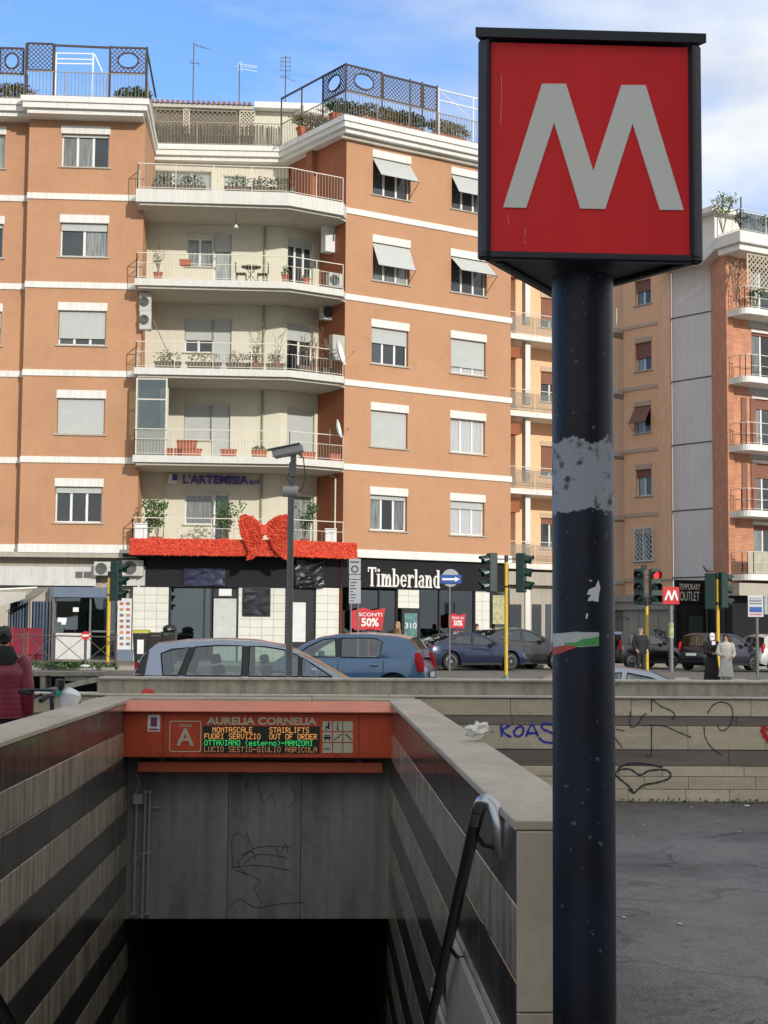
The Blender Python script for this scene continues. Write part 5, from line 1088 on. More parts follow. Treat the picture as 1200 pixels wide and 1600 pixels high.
# ================================================================== THINGS ON THE BALCONIES
def onbal(i, px, py, back=.35):
    """point on balcony floor i along the front rail at the photo column px"""
    if px < 450: u, _ = AL.hit(px, py, BF + back); return AL.w(u, BF + back, BAL[i][3] + .003)
    v = BAL[i][4] + back; u, _ = AR.hit(px, py, v); return AR.w(u, v, BAL[i][3] + .003)
i = 1
for px, w_, lb, st in ((226, .6, 'terracotta box at the left end of the second balcony beside the glazed booth', 0), (296, .9, 'wide terracotta box under a stack on the second balcony', 0), (357, .6, 'empty terracotta box in the middle of the second balcony', 0), (405, .6, 'terracotta box with low green shoots on the second balcony', .12), (437, .6, 'terracotta box behind the camera arm on the second balcony', .05), (480, .6, 'terracotta box on the angled part of the second balcony', .0), (522, .5, 'terracotta pot at the right end of the second balcony', .0)):
    if px == 226: px = 272
    potplant(onbal(i, px, 710), w_, .25, .3, lb, foliage=st, fr=.28, n=40, rot=R(4 if px < 450 else 33))
p = onbal(1, 292, 700); potplant(p + Vector((0, 0, .305)), .75, .26, .32, 'upper terracotta box stacked on another on the second balcony')
for px, w_, lb in ((262, 1.0, 'dry plant box near the left of the third balcony'), (318, 1.3, 'long plant box under the window of the third balcony'), (372, .9, 'tangled dry plant box at the centre of the third balcony'), (397, .7, 'dry plant box left of the bend of the third balcony'), (430, .7, 'dry plant box at the bend of the third balcony'), (480, .9, 'dark dry hedge box on the angled part of the third balcony'), (512, .6, 'dark dry hedge box at the right end of the third balcony')):
    potplant(onbal(2, px, 570), w_, .3, .28, lb, foliage=.45 if px < 470 else 1.3, fr=w_ * .5, n=110 if px < 470 else 70, fm=leafd if px < 300 else dryst, potm=mat('box_grey_brown', (.14, .11, .08), .8), rot=R(4 if px < 450 else 33), ls=.08)
def shrub(p, h, spread, label, green=True, n=160, stems=7, cat='plant', grp='potted plants on the balconies', ls=.12, sr=.014):
    t_ = thing('potted_plant', label, cat, p, grp); rg = random.Random(int(h * 100 + p[0] * 31)); q = MB(); q.lathe([(.13, 0), (.18, .28), (.2, .3)], 10); put('pot', q, terra, t_, Matrix.Translation(p))
    q = MB(); tips = []
    for k in range(stems):
        a = rg.uniform(0, 6.28); r_ = spread * rg.uniform(.3, 1); pts = [(0, 0, .25)]
        for s_ in range(1, 6): f = s_ / 5; pts.append((r_ * f ** 1.4 * math.cos(a) + rg.gauss(0, .03), r_ * .4 * f * math.sin(a) + rg.gauss(0, .03), .25 + (h - .25) * f * rg.uniform(.85, 1)))
        q.tube(pts, sr, 4, rs=[sr * (1.2 - .18 * j) for j in range(6)]); tips += [Vector(x) for x in pts[2:]]
        if not green:
            for x in pts[2:]: q.bar(x, (x[0] + rg.uniform(-.2, .2), x[1], x[2] + rg.uniform(.05, .25)), .008, 3)
    put('stem', q, dryst, t_, Matrix.Translation(p))
    if green:
        q = MB()
        for x in tips: leaves(q, x, (spread * .34, spread * .2, .18), max(1, 2 * n // len(tips)), ls, rg)
        put('foliage', q, leafm, t_, Matrix.Translation(p))
    return t_
shrub(onbal(0, 246, 840), 1.75, .75, 'large leafy green plant at the left end of the bow balcony', n=260); shrub(onbal(0, 232, 840), 1.2, .4, 'smaller leafy plant beside the white box on the bow balcony', n=90)
shrub(onbal(0, 350, 840), 1.65, .65, 'large leafy green plant in front of the window above the bow', n=220); shrub(onbal(0, 476, 840), 1.7, .5, 'leafy plant in front of the angled door right of the camera pole', n=160)
shrub(onbal(3, 247, 440), 1.35, .35, 'slender pale green plant at the left end of the fourth balcony', n=90, ls=.07); shrub(onbal(2, 400, 560), 1.75, .5, 'bare branched dry tree in a pot on the third balcony', green=False, stems=9); shrub(onbal(2, 434, 560), 1.5, .25, 'thin bare shrub left of the angled door on the third balcony', green=False, stems=4); shrub(onbal(2, 490, 560), 1.9, .4, 'tall bare shrub before the angled door on the third balcony', green=False, stems=6)
for px, lb in ((258, 'long hedge box at the left of the top balcony'), (300, 'hedge box under the top balcony window'), (372, 'green shrub in a box beside the shuttered door of the top balcony'), (408, 'leafy box at the bend of the top balcony'), (440, 'small leafy box at the bend of the top balcony, right of the white pipe')):
    potplant(onbal(4, px, 290), 1.0, .3, .25, lb, foliage=.42, fr=.5, n=130, fm=leafd if px != 372 else leafm, potm=mat('box_grey_brown', (0, 0, 0)), rot=R(4))
potplant(onbal(3, 289, 430, .12) + Vector((0, 0, .55)), .42, .2, .22, 'small terracotta box hung on the fourth balcony rail', foliage=.0)
potplant(onbal(3, 446, 430), .3, .3, .35, 'round terracotta pot near the bend of the fourth balcony', foliage=.3, fr=.15, n=30, round_=True); potplant(onbal(3, 478, 430), .35, .3, .3, 'round reddish pot on the angled part of the fourth balcony', foliage=.15, fr=.15, n=20, round_=True)
# table and chairs on the fourth balcony
tp = onbal(3, 392, 430, .8); tb = thing('garden_table', 'small dark garden table between two chairs on the fourth balcony', 'table', tp); q = MB(); q.lathe([(.38, .70), (.38, .73)], 14); put('tabletop', q, woodd, tb, Matrix.Translation(tp)); q = MB()
for s_ in (-1, 1): q.bar((s_ * .3, 0, 0), (-s_ * .2, 0, .7), .02); q.bar((0, s_ * .2, 0), (0, -s_ * .15, .7), .02)
put('leg', q, woodd, tb, Matrix.Translation(tp))
for px, s_, lb in ((377, 1, 'left garden chair at the table on the fourth balcony'), (410, -1, 'right garden chair at the table on the fourth balcony')):
    cp = onbal(3, px, 430, .8); ch = thing('garden_chair', lb, 'chair', cp, 'garden chairs on the fourth balcony'); M_ = Matrix.Translation(cp)
    q = MB(); q.bevbox(-.2, .2, -.2, .2, .42, .45, .01); put('seat', q, woodd, ch, M_); q = MB()
    for k in range(4): q.box(-.22 * s_ - .01, -.22 * s_ + .01, -.2 + k * .11, -.15 + k * .11, .45, .88)
    put('backrest', q, woodd, ch, M_)
    for a_ in (-.18, .18):
        for b2 in (-.18, .18): q = MB(); q.bar((a_, b2, 0), (a_, b2, .42), .018); put('leg', q, woodd, ch, M_)
# glazed booth on the second balcony
u0, z1 = AL.hit(213, 590, BF + .12); u1, _ = AL.hit(262, 590, BF + .12); z0 = BAL[1][3] + .003; z1 = FL[2] - .26
bo = thing('glazed_booth', 'glazed metal booth closing the left end of the second balcony', 'booth', AL.w((u0 + u1) / 2, 0, z0)); q = MB(AL.M); e3 = .04
for x in (u0, u1 - .06): 
    for y in (BF + .12, -.15): q.box(x, x + .06, y, y + .06, z0, z1)
for z in (z0 + .95, z0 + 2.1, z1 - .06): q.box(u0, u1, BF + .13, BF + .17, z, z + .05)
put('frame', q, metalw, bo)
q = MB(AL.M); q.box(u0 + .06, u1 - .06, BF + .14, BF + .15, z0 + 1, z1 - .06); put('pane', q, cglass, bo); q = MB(AL.M); q.box(u0 + .06, u1 - .06, BF + .14, BF + .15, z0, z0 + .95); put('lower_panel', q, mat('booth_panel', (.25, .26, .23), .6), bo)
q = MB(AL.M); q.box(u0 + .06, u1 - .06, -.1, -.08, z0, z1); put('back_curtain', q, mat('booth_curtain', (.16, .17, .15), .8, var=.7, scale=2.2), bo)
# air conditioners, boilers, dishes
ac_unit(AL, 228, 474, .45, .75, -.0, 'upper of two narrow air conditioner units on the left wall under the fourth balcony', face=0); ac_unit(AL, 228, 502, .45, .75, -.0, 'lower of two narrow air conditioner units under the fourth balcony')
ac_unit(AL, 163, 889, .72, .52, SGY - .06, 'left air conditioner unit over the kiosk'); ac_unit(AL, 208, 888, .82, .60, SGY - .05, 'right air conditioner unit over the kiosk beside the black fascia')
ac_unit(AR, 511, 490, .75, .62, LGV * .65, 'air conditioner unit on the dark wall above the third balcony'); ac_unit(AR, 519, 440, .6, .5, LGV * .1, 'air conditioner unit standing at the right end of the fourth balcony')
u_, z_ = AR.hit(511, 376, LGV * .6); M_ = AR.M @ Matrix.Translation((u_, LGV * .6, z_)); bx_ = thing('boiler_cabinet', 'white boiler cabinet on the dark wall of the fourth balcony', 'boiler', M_); q = MB(); q.bevbox(-.3, .3, -.4, 0, -.55, .55, .02); put('cabinet', q, whitem, bx_, M_); q = MB(); q.box(.02, .1, -.41, -.402, -.1, .2); put('flue_cover', q, acdark, bx_, M_)
u_, z_ = AR.hit(524, 545, .3); M_ = AR.M @ Matrix.Translation((u_, .3, z_)); bx_ = thing('boiler_cabinet', 'grey metal cabinet at the right end of the third balcony behind the dish', 'cabinet', M_); q = MB(); q.bevbox(-.3, .3, -.3, 0, -.5, .5, .02); put('cabinet', q, mat('cabinet_grey', (.42, .41, .37), .6, var=.1), bx_, M_)
p = AR.w(*(lambda h: (h[0], -.9, h[1]))(AR.hit(530, 551, -.9))); dish(p, .48, R(78), R(-14), 'larger tilted white dish at the right end of the third balcony')
p = AR.w(*(lambda h: (h[0], -.7, h[1]))(AR.hit(528, 670, -.7))); dish(p, .34, R(80), R(-12), 'smaller white dish at the right end of the second balcony')
# white box on the bow balcony and furniture on the top balcony
p = onbal(0, 221, 830); t_ = thing('storage_box', 'small white box at the left end of the bow balcony', 'box', p); q = MB(); q.bevbox(-.24, .24, -.2, .2, 0, .75, .03); put('body', q, whitem, t_, Matrix.Translation(p)); q = MB(); q.bevbox(-.26, .26, -.22, .22, .752, .80, .02); put('lid', q, whitem, t_, Matrix.Translation(p))
p = onbal(0, 517, 830); t_ = thing('storage_box', 'white slatted box at the right end of the bow balcony', 'box', p); q = MB(); q.bevbox(-.22, .22, -.2, .2, 0, .7, .03); put('body', q, whitem, t_, Matrix.Translation(p)); q = MB(); q.bevbox(-.24, .24, -.22, .22, .702, .75, .02); put('lid', q, whitem, t_, Matrix.Translation(p))
# hanging lamp on the soffit of the top balcony
p = AL.w(AL.hit(369, 338, 0)[0], 0, FL[4] - .5); t_ = thing('balcony_lamp', 'small hanging lamp under the top balcony', 'lamp', p); q = MB(); q.bar(p, p - Vector((0, 0, .45)), .012); put('cord', q, blackm, t_); q = MB(); q.lathe([(.03, 0), (.1, -.12), (.09, -.13)], 10, Matrix.Translation(p - Vector((0, 0, .42)))); put('lamp_shade', q, whitem, t_)
# folded folding ladder leaning in the third balcony corner
a0 = AL.hit(239, 500, -.2); a1 = AL.hit(276, 570, -.2); t_ = thing('leaning_ladder', 'grey ladder leaning at the left end of the third balcony', 'ladder', AL.w(a1[0], -.2, BAL[2][3]))
q = MB(AL.M)
for d_ in (0, .3): q.bar((a0[0], -.2 + d_, a0[1]), (a1[0], -.2 + d_, BAL[2][3]), .02)
put('side_rail', q, greym, t_); q = MB(AL.M)
for k in range(7): f = (k + .5) / 7; x = a0[0] + (a1[0] - a0[0]) * f; z = a0[1] + (BAL[2][3] - a0[1]) * f; q.bar((x, -.2, z), (x, .1, z), .012)
put('rung', q, greym, t_)
# ================================================================== BLOCK BEHIND (balconies left of the pole, windows right of it)
B1 = Fr(*P(795, 600, 70).xy, 30)
Bb = thing('apartment_block', 'peach and grey apartment block set back behind the orange one, with brown roller shutters', 'building', B1.M @ Matrix.Translation((0, 0, .3)))
zB = [B1.hit(830, y)[1] for y in (884, 768, 648, 529, 405, 285)]
uE = B1.hit(925, 600)[0]; hB = []
for i, z in enumerate(zB[:-1]):
    yc = (884, 768, 648, 529, 405)[i]
    u0 = B1.hit(845, yc, 1.2)[0]; hB.append(window(Bb, B1, (u0, u0 + 1.2, z + .9, z + 2.6), y=1.2, panes=2, sh=(.2, .85, .4, .75, .5)[i], shm=rollb, box=.25, white=mat('box_peach', (.55, .42, .30), .8)))
q = MB(B1.M); wall_holes(q, -.5, uE, .2, zB[-1] + .5, hB, y=1.2); put('wall', q, peach, Bb)
for i, z in enumerate(zB):
    q = MB(B1.M); q.bevbox(-.5, uE, -.35, 1.2, z - .18, z + .08, .01); bb = put('balcony', q, whitep, Bb)
    railing(bb, [B1.w(-.5, -.3, 0).xy, B1.w(uE - .05, -.3, 0).xy], z + .08, 1.0, dens=.12, name='railing')
    q = MB(B1.M); q.box(-.45, uE - .2, -.24, -.22, z + .15, z + .95); put('rail_screen', q, glassmat('screen_glass_%d' % i, (.8, .78, .68), f0=.10), bb)
    q = MB(B1.M); q.box(-1, .55, -.1, 1.2, z - 1.0, z - .5); q.box(.05, .55, .8, 1.2, z - 3.0, z - 1.0); put('balcony_beam', q, rust, Bb)
    a = B1.hit(822, 600, -.05)[0]; q = MB(B1.M); q.box(a, a + .28, -.0, .28, z - 3.1, z - .18); put('balcony_post', q, whitep, Bb)
# right part: facade that turns towards us
pR = P(1050, 700, 75.5); pL_ = P(975, 700, 77.9); angB = math.degrees(math.atan2(pR.y - pL_.y, pR.x - pL_.x)); B2 = Fr(pL_.x, pL_.y, angB)
uM = B2.hit(1050, 700)[0]; uG = B2.hit(1113, 700)[0]
zS = [B2.hit(1000, y)[1] for y in (906, 804, 703.5, 606, 509, 412)]
hB = []
WB = [((992, 432, 1017, 473), .45, 0), ((992, 529, 1018, 577), .55, 0), ((991, 628, 1017, 675), .1, R(30)), ((993, 726, 1018, 774), .3, 0), ((991, 826, 1020, 876), .0, 0)]
pbox = mat('box_peach', (.55, .42, .30), .8)
for (x0, y0, x1, y1), sh_, aw in WB: hB.append(window(Bb, B2, B2.rect(x0, y0, x1, y1), panes=2, sh=sh_, shm=rollb, awning=aw, box=.28, white=pbox, pm=[curtain, darkglass]))
u0, u1, z0, z1 = B2.rect(991, 826, 1020, 876, -.1); q = MB(); lw, lh = u1 - u0, z1 - z0
for k in range(-5, 9):
    for s_ in (1, -1):
        pts = [(x, s_ * (x - k * lw / 5) + (0 if s_ > 0 else lh)) for x in [lw * j / 24 for j in range(25)]]; pts = [pt for pt in pts if 0 <= pt[1] <= lh]
        if len(pts) > 1: q.bar((pts[0][0], 0, pts[0][1]), (pts[-1][0], 0, pts[-1][1]), .018, 3)
for a_, b2 in (((0, 0), (lw, 0)), ((0, lh), (lw, lh)), ((0, 0), (0, lh)), ((lw, 0), (lw, lh)), ((lw / 2, 0), (lw / 2, lh))): q.bar((a_[0], 0, a_[1]), (b2[0], 0, b2[1]), .03)
put('window_grille', q, whitem, Bb, B2.M @ Matrix.Translation((u0, -.1, z0)))
q = MB(B2.M); wall_holes(q, 0, uM, .2, zS[-1] + 1.2, hB); q.add([(0, 0, 0), (0, 3.2, 0), (0, 3.2, zS[-1] + 1.2), (0, 0, zS[-1] + 1.2)], [(0, 1, 2, 3)]); put('wall', q, peach, Bb)
q = MB(B2.M); q.box(uM, uG + .05, .05, 3, .2, zS[-1] + 1.2); put('grey_wall', q, greyw, Bb)
jn = mat('joint_dark', (.10, .10, .10), .8)
for z in zS:
    q = MB(B2.M); q.bevbox(-.05, uM, -.05, .05, z - .1, z + .1, .01); put('string_course', q, mat('course_peach', (.60, .44, .31), .85), Bb)
    q = MB(B2.M); q.box(uM, uG + .05, .03, .06, z + .02, z + .08); put('wall_joint', q, jn, Bb)
q = MB(B2.M); u_ = B2.hit(1031, 700)[0]; q.box(u_, uM, -.09, .02, zS[0], zS[-1] + 1.2); put('pilaster', q, mat('plaster_peach_pale', (.90, .56, .33), .9, var=.08, streak=.12), Bb)
# end balconies left of the windows
for i, z in enumerate(zS[:-1] + [zS[-1]]):
    q = MB(B2.M); q.bevbox(-1.2, -.02, -.5, 1.6, z - .22, z, .01); bb = put('balcony', q, mat('balcony_grey', (.58, .52, .44), .8, streak=.2), Bb)
    railing(bb, [B2.w(-1.2, -.45, 0).xy, B2.w(-.05, -.45, 0).xy], z, 1.0, dens=.14)
    q = MB(B2.M); q.box(-1.1, -.3, 1.4, 1.5, z, z + 2.4); put('balcony_door', q, rollb if i % 2 else curtain, Bb)
q = MB(B2.M); q.box(-4, 0, 1.5, 1.9, 0, zS[-1] + 1.2); put('wall', q, peach, Bb)
q = MB(B2.M); q.box(-14, uG + .05, -.4, 0, zS[0] - 1.1, zS[0] - .75); q.box(-14, uG + .05, -.28, 0, zS[0] - 1.5, zS[0] - 1.11); put('ground_floor_cornice', q, beige, Bb)
q = MB(B2.M); q.box(-14, B2.hit(1048, 950)[0], -.12, .0, 0, zS[0] - 1.5); q.box(-14, 0, -.12, 1.2, 0, zS[0] - .8); put('ground_floor_wall', q, beige, Bb)
for x in (975, 1000, 1030):
    u_ = B2.hit(x, 950)[0]; q = MB(B2.M); q.box(u_, u_ + .03, -.125, -.11, 0, zS[0] - 1.5); put('wall_joint', q, jn, Bb)
q = MB(B2.M); q.box(B2.hit(1049, 950)[0], uG + .04, -.1, .05, 0, zS[0] - 1.5); put('black_front', q, blackp, Bb)
u0, z1 = B2.hit(994, 926, -.13); u1, z0 = B2.hit(1024, 950, -.13); q = MB(B2.M); q.bevbox(u0, u1, -.3, -.12, z0, z1, .03); put('utility_box', q, mat('cabinet_grey', (0, 0, 0)), Bb)
mb = strokes(B2, -.14, [[(1021, 985), (1029, 984)], [(1025, 985), (1024, 998)], [(1030, 998), (1031, 986), (1036, 988), (1032, 992), (1037, 998)], [(1039, 986), (1039, 996), (1044, 997), (1045, 986)], [(1047, 985), (1047, 997), (1051, 997)], [(1057, 985), (1052, 988), (1057, 993), (1051, 998)], [(1026, 1004), (1035, 1000), (1050, 1003)]], .045); put('graffiti', mb, spray, Bb)
mb = strokes(B2, -.14, [[(958, 968), (962, 964), (966, 968)], [(968, 964), (968, 968)], [(971, 968), (975, 963), (979, 968), (984, 965)]], .03); put('graffiti', mb, mat('green_grey_spray', (.10, .14, .10), .7), Bb)
# its front between block A and the pole at street level
q = MB(B1.M); q.box(-3, uE, .1, .4, .2, zB[0] - .9); put('ground_floor_wall', q, beige, Bb); q = MB(B1.M); q.box(-3, uE, -.3, .1, zB[0] - .9, zB[0] - .3); put('ground_floor_cornice', q, beige, Bb)
for x0, x1 in ((796, 815), (832, 846), (853, 862)):
    u0, z1 = B1.hit(x0, 944, .05); u1, _ = B1.hit(x1, 944, .05); q = MB(B1.M); q.box(u0, u1, .06, .1, .9 if x0 > 800 else .3, z1); put('shop_window', q, darkglass, Bb)

# ================================================================== BRICK BLOCK ON THE RIGHT
brick = bpy.data.materials.new('red_brick'); brick.use_nodes = True; t = brick.node_tree; b = t.nodes['Principled BSDF']; b.inputs['Roughness'].default_value = .9
tcn = nn(t, 'ShaderNodeTexCoord'); mpn = nn(t, 'ShaderNodeMapping'); mpn.inputs['Rotation'].default_value = (R(90), 0, 0)
t.links.new(tcn.outputs['Object'], mpn.inputs[0]); bt = nn(t, 'ShaderNodeTexBrick'); bt.inputs['Scale'].default_value = 1; bt.inputs['Brick Width'].default_value = .26; bt.inputs['Row Height'].default_value = .075; bt.inputs['Mortar Size'].default_value = .007
bt.inputs['Color1'].default_value = (.56, .235, .125, 1); bt.inputs['Color2'].default_value = (.44, .17, .09, 1); bt.inputs['Mortar'].default_value = (.48, .34, .25, 1)
t.links.new(mpn.outputs[0], bt.inputs[0]); nb = nn(t, 'ShaderNodeTexNoise'); nb.inputs['Scale'].default_value = 1.5; t.links.new(tcn.outputs['Object'], nb.inputs[0]); mm = nn(t, 'ShaderNodeMix', data_type='RGBA', blend_type='OVERLAY'); mm.inputs[0].default_value = .35
t.links.new(bt.outputs[0], mm.inputs[6]); t.links.new(nb.outputs['Fac'], mm.inputs[7]); t.links.new(mm.outputs[2], b.inputs['Base Color'])
pC = P(1137, 700, 69.6); C1 = Fr(pC.x, pC.y, 30); pC0 = P(1113, 700, 72.6); angC = math.degrees(math.atan2(pC.y - pC0.y, pC.x - pC0.x)); C0 = Fr(pC0.x, pC0.y, angC)
LC = (pC.xy - pC0.xy).length
Cc = thing('brick_apartment_block', 'red brick apartment block at the right edge with curved balconies and a planted roof terrace', 'building', C1.M @ Matrix.Translation((0, 0, .3)))
zCs = [C1.hit(1145, y)[1] for y in (897, 799, 697, 592, 487)]; zCr = C1.hit(1137, 390)[1]
q = MB(); q.box(0, LC, 0, .3, .2, zCr); put('wall', q, brick, Cc, C0.M)
hC = []
for i, z in enumerate(zCs):
    u0, _ = C1.hit(1172, 600, .12); yy = (897, 799, 697, 592, 487)[i]
    hC.append(window(Cc, C1, (u0, u0 + 2.0, z + .05, z + 2.45), panes=3, box=.15, door=True, name='balcony_door', sh=(.1, .3, .2, .05, .1)[i], shm=rollb, pm=[curtain, darkglass], fr=framew))
q = MB(); wall_holes(q, 0, 9, .2, zCr, hC); put('wall', q, brick, Cc, C1.M)
gl2 = mat('loggia_grey_plaster', (.40, .39, .36), .9)
for i, z in enumerate(zCs[:-1]):
    q = MB(C1.M); a = C1.hit(1172, 600)[0]; q.box(a - .1, 9, -.012, -.002, z + 2.5, zCs[i + 1] - .2); put('grey_panel', q, gl2, Cc)
for i, z in enumerate(zCs):
    pts = [(0.05, 0), (0.05, -.75)] + [(.05 + .35 * (1 - math.cos(R(90) * k / 4)) + 0, -.75 - .45 * math.sin(R(90) * k / 4)) for k in range(1, 5)] + [(9, -1.2), (9, 0)]
    q = MB(C1.M); q.prism(pts, z - .3, z - .02, axis='z'); bb = put('balcony', q, whitep, Cc)
    rp = [C1.w(.1, -.02, 0).xy, C1.w(.1, -.75, 0).xy, C1.w(.2, -1.0, 0).xy, C1.w(.42, -1.14, 0).xy, C1.w(8.9, -1.14, 0).xy]
    railing(bb, rp, z - .02, 1.0, dens=.6 if i else .12, mid=.5, r=.02)
    if i == 0: q = MB(C1.M); q.box(.1, 9, -1.13, -1.12, z + .0, z + .95); put('rail_screen', q, mat('screen_cream', (.45, .42, .32), .7, streak=.2), bb)
    if 0 < i < 4:
        q = MB(C1.M)
        for k in (0, 1): a = C1.hit(1158 + k * 14 - 1, 600)[0]; q.bevbox(a, a + .32, -.06, -.01, z + .05, z + 2.3, .01)
        if i in (1, 2): put('folded_shutter', q, rollb, Cc)
q = MB(C1.M); q.bevbox(-.4, 9.4, -1.4, .3, zCr, zCr + .55, .03); q.bevbox(-.25, 9.2, -1.2, .25, zCr - .3, zCr - .002, .02); put('roof_slab', q, whitep, Cc)
q = MB(C0.M); q.bevbox(-.3, LC - .1, -.5, .3, zCr + .0, zCr + .5, .02); put('roof_slab', q, whitep, Cc)
railing(Cc, [C1.w(-.3, .2, 0).xy, C1.w(-.3, -1.3, 0).xy, C1.w(9.2, -1.3, 0).xy], zCr + .55, 1.0, dens=.5, name='terrace_railing')
q = MB(C1.M); q.box(-.2, 9, -1.24, -1.23, zCr + .6, zCr + 1.45); put('rail_screen', q, glassmat('terrace_glass', (.6, .62, .58), f0=.08), Cc)
q = MB(C1.M); q.box(.8, 9, 1.6, 6, zCr + .3, zCr + 2.15); q.box(.3, 9, 1.2, 6, zCr + 2.16, zCr + 2.4); put('penthouse', q, whitep, Cc)
a, z_ = C1.hit(1158, 400, -1.2)
lattice(Cc, C1.w(C1.hit(1168, 440, -1.0)[0], -1.0, 0), C1.w(C1.hit(1206, 440, -1.0)[0], -1.0, 0), zCs[4] + .9, zCs[4] + 2.5, .25, m=mat('lattice_cream', (.5, .5, .4), .8), frame=.04)
def bush(F, px, py, v, z, h, rad, label, n=300, m=None, ls=.13, cat='plant', grp=None, stem=True):
    u, _ = F.hit(px, py, v); p = F.w(u, v, z); t_ = thing('terrace_shrub', label, cat, p, grp); q = MB(); rg = random.Random(int(px))
    for k in range(6): a = rg.uniform(0, 6.3); q.tube([(0, 0, 0), (rad * .3 * math.cos(a), rad * .3 * math.sin(a), h * .5), (rad * .7 * math.cos(a), rad * .6 * math.sin(a), h * .85)], .025, 4)
    put('stem', q, dryst, t_, Matrix.Translation(p)); q = MB()
    for k in range(9): a = rg.uniform(0, 6.3); r_ = rad * rg.uniform(.1, .75); leaves(q, (r_ * math.cos(a), r_ * math.sin(a), h * rg.uniform(.55, .95)), (rad * .4, rad * .4, h * .16), n // 9, ls, rg)
    put('foliage', q, m or leafm, t_, Matrix.Translation(p)); return t_
bush(C1, 1129, 340, -.5, zCr + .55, 1.85, .75, 'rounded green shrub standing at the corner of the brick block roof', m=mat('leaf_yellowgreen', (.13, .19, .05), .5, var=.4, scale=8))
bush(C1, 1160, 360, -.9, zCr + .55, 1.0, .6, 'low mixed shrub along the roof terrace rail of the brick block', n=160, m=leafd); bush(C1, 1190, 365, -.9, zCr + .55, .9, .7, 'low shrub at the photo edge on the roof terrace of the brick block', n=160, m=leafd)
bush(C1, 1150, 440, -.8, zCs[4], 2.4, .45, 'bare brown climber on the top balcony of the brick block', n=90, m=dryst); bush(C1, 1180, 460, -.8, zCs[4], 1.0, .45, 'green bush in a trough on the top balcony of the brick block', n=120)
q = MB(C1.M); a, _ = C1.hit(1158, 345, 0); q.bar((a, 0, zCr + .5), (a, 0, zCr + 2.6), .04); put('roof_pole', q, greym, Cc)
# street level fronts
gz = zCs[0] - 1.0
q = MB(C1.M); q.box(-.6, 9, -1.3, 0, gz, gz + .55); put('ground_floor_cornice', q, beige, Cc); q = MB(C1.M); q.box(-.2, 9, -.4, .0, 0, gz); put('black_front', q, blackp, Cc)
q = MB(C0.M); q.box(-.2, LC, -.25, 0, 0, gz); put('black_front', q, blackp, Cc)
# temporary outlet lettering
OU = Fr(*P(1056, 920, 73).xy, 14)
sgn = thing('outlet_shop_front', 'black shop front lettered TEMPORARY OUTLET in pale letters', 'sign', OU.M)
u1 = OU.hit(1130, 920)[0]; q = MB(OU.M); q.bevbox(0, OU.hit(1200, 920)[0] + 4, 0, .2, .3, OU.hit(1060, 906)[1], .01); put('fascia', q, blackp, sgn)
u0, u1, z0, z1 = OU.rect(1061, 912, 1094, 922, -.01); text_fit('lettering', 'TEMPORARY', u0, u1, z0, z1, -.02, OU, m_, sgn, .01, .0)
u0, u1, z0, z1 = OU.rect(1062, 924, 1093, 939, -.01); text_fit('lettering', 'OUTLET', u0, u1, z0, z1, -.02, OU, m_, sgn, .01, .0)
u0, u1, z0, z1 = OU.rect(1168, 920, 1206, 929, -.01); text_fit('lettering', 'TEMPORARY', u0, u1, z0, z1, -.02, OU, mat('letter_dim', (.25, .25, .25), .5), sgn, .01, .0)
for (x0, y0, x1, y1, m, nm) in ((1064, 945, 1100, 1025, gk, 'door'), (1076, 962, 1098, 1010, mat('glass_teal', (.05, .08, .07), .1), 'door_pane'), (1103, 943, 1144, 1025, mat('grey_panel', (.15, .15, .15), .5, var=.2), 'panel'), (1108, 955, 1124, 985, mat('poster_mixed', (.28, .30, .33), .6, var=.6, scale=5), 'poster'), (1126, 952, 1140, 966, mat('poster_white', (.5, .48, .46), .6, var=.3, scale=5), 'poster')):
    u0, u1, z0, z1 = OU.rect(x0, y0, x1, y1, -.02); k_ = .03 if nm in ('poster', 'door_pane') else 0; q = MB(OU.M); q.box(u0, u1, -.04 - k_, -.01 - k_, z0, z1); put(nm, q, m, sgn)

# ================================================================== UNSEEN BLOCK BEHIND THE CAMERA (added and sized to shade the plaza)
def shade_block(x0, x1, yf, H, m, label):
    t_ = thing('apartment_block', label, 'building', (x0, yf, 0)); q = MB(); q.box(x0, x1, yf - 14, yf, -.1, H); put('wall', q, m, t_); q = MB(); q.box(x0 - .5, x1 + .5, yf - 14.5, yf + .6, H, H + .5); put('cornice', q, whitep, t_)
    q = MB(); fr_ = MB(); x = x0 + 2
    while x < x1 - 2:
        for f in range(int((H - 5) / 3.3) + 1): z = 5.2 + f * 3.3; q.box(x, x + 1.4, yf + .01, yf + .03, z, z + 1.6); fr_.box(x - .1, x + 1.5, yf, yf + .12, z + 1.62, z + 1.95)
        x += 3.4
    put('window', q, darkglass, t_)['kind'] = 'stuff'; put('shutter_box', fr_, whitep, t_)['kind'] = 'stuff'; q = MB(); q.box(x0, x1, yf + .01, yf + .1, .3, 3.6); put('shop_front', q, darkglass, t_)
    return t_
shade_block(8, 58, -25, 29.5, creamw, 'unseen cream block added behind the camera to shade the plaza')
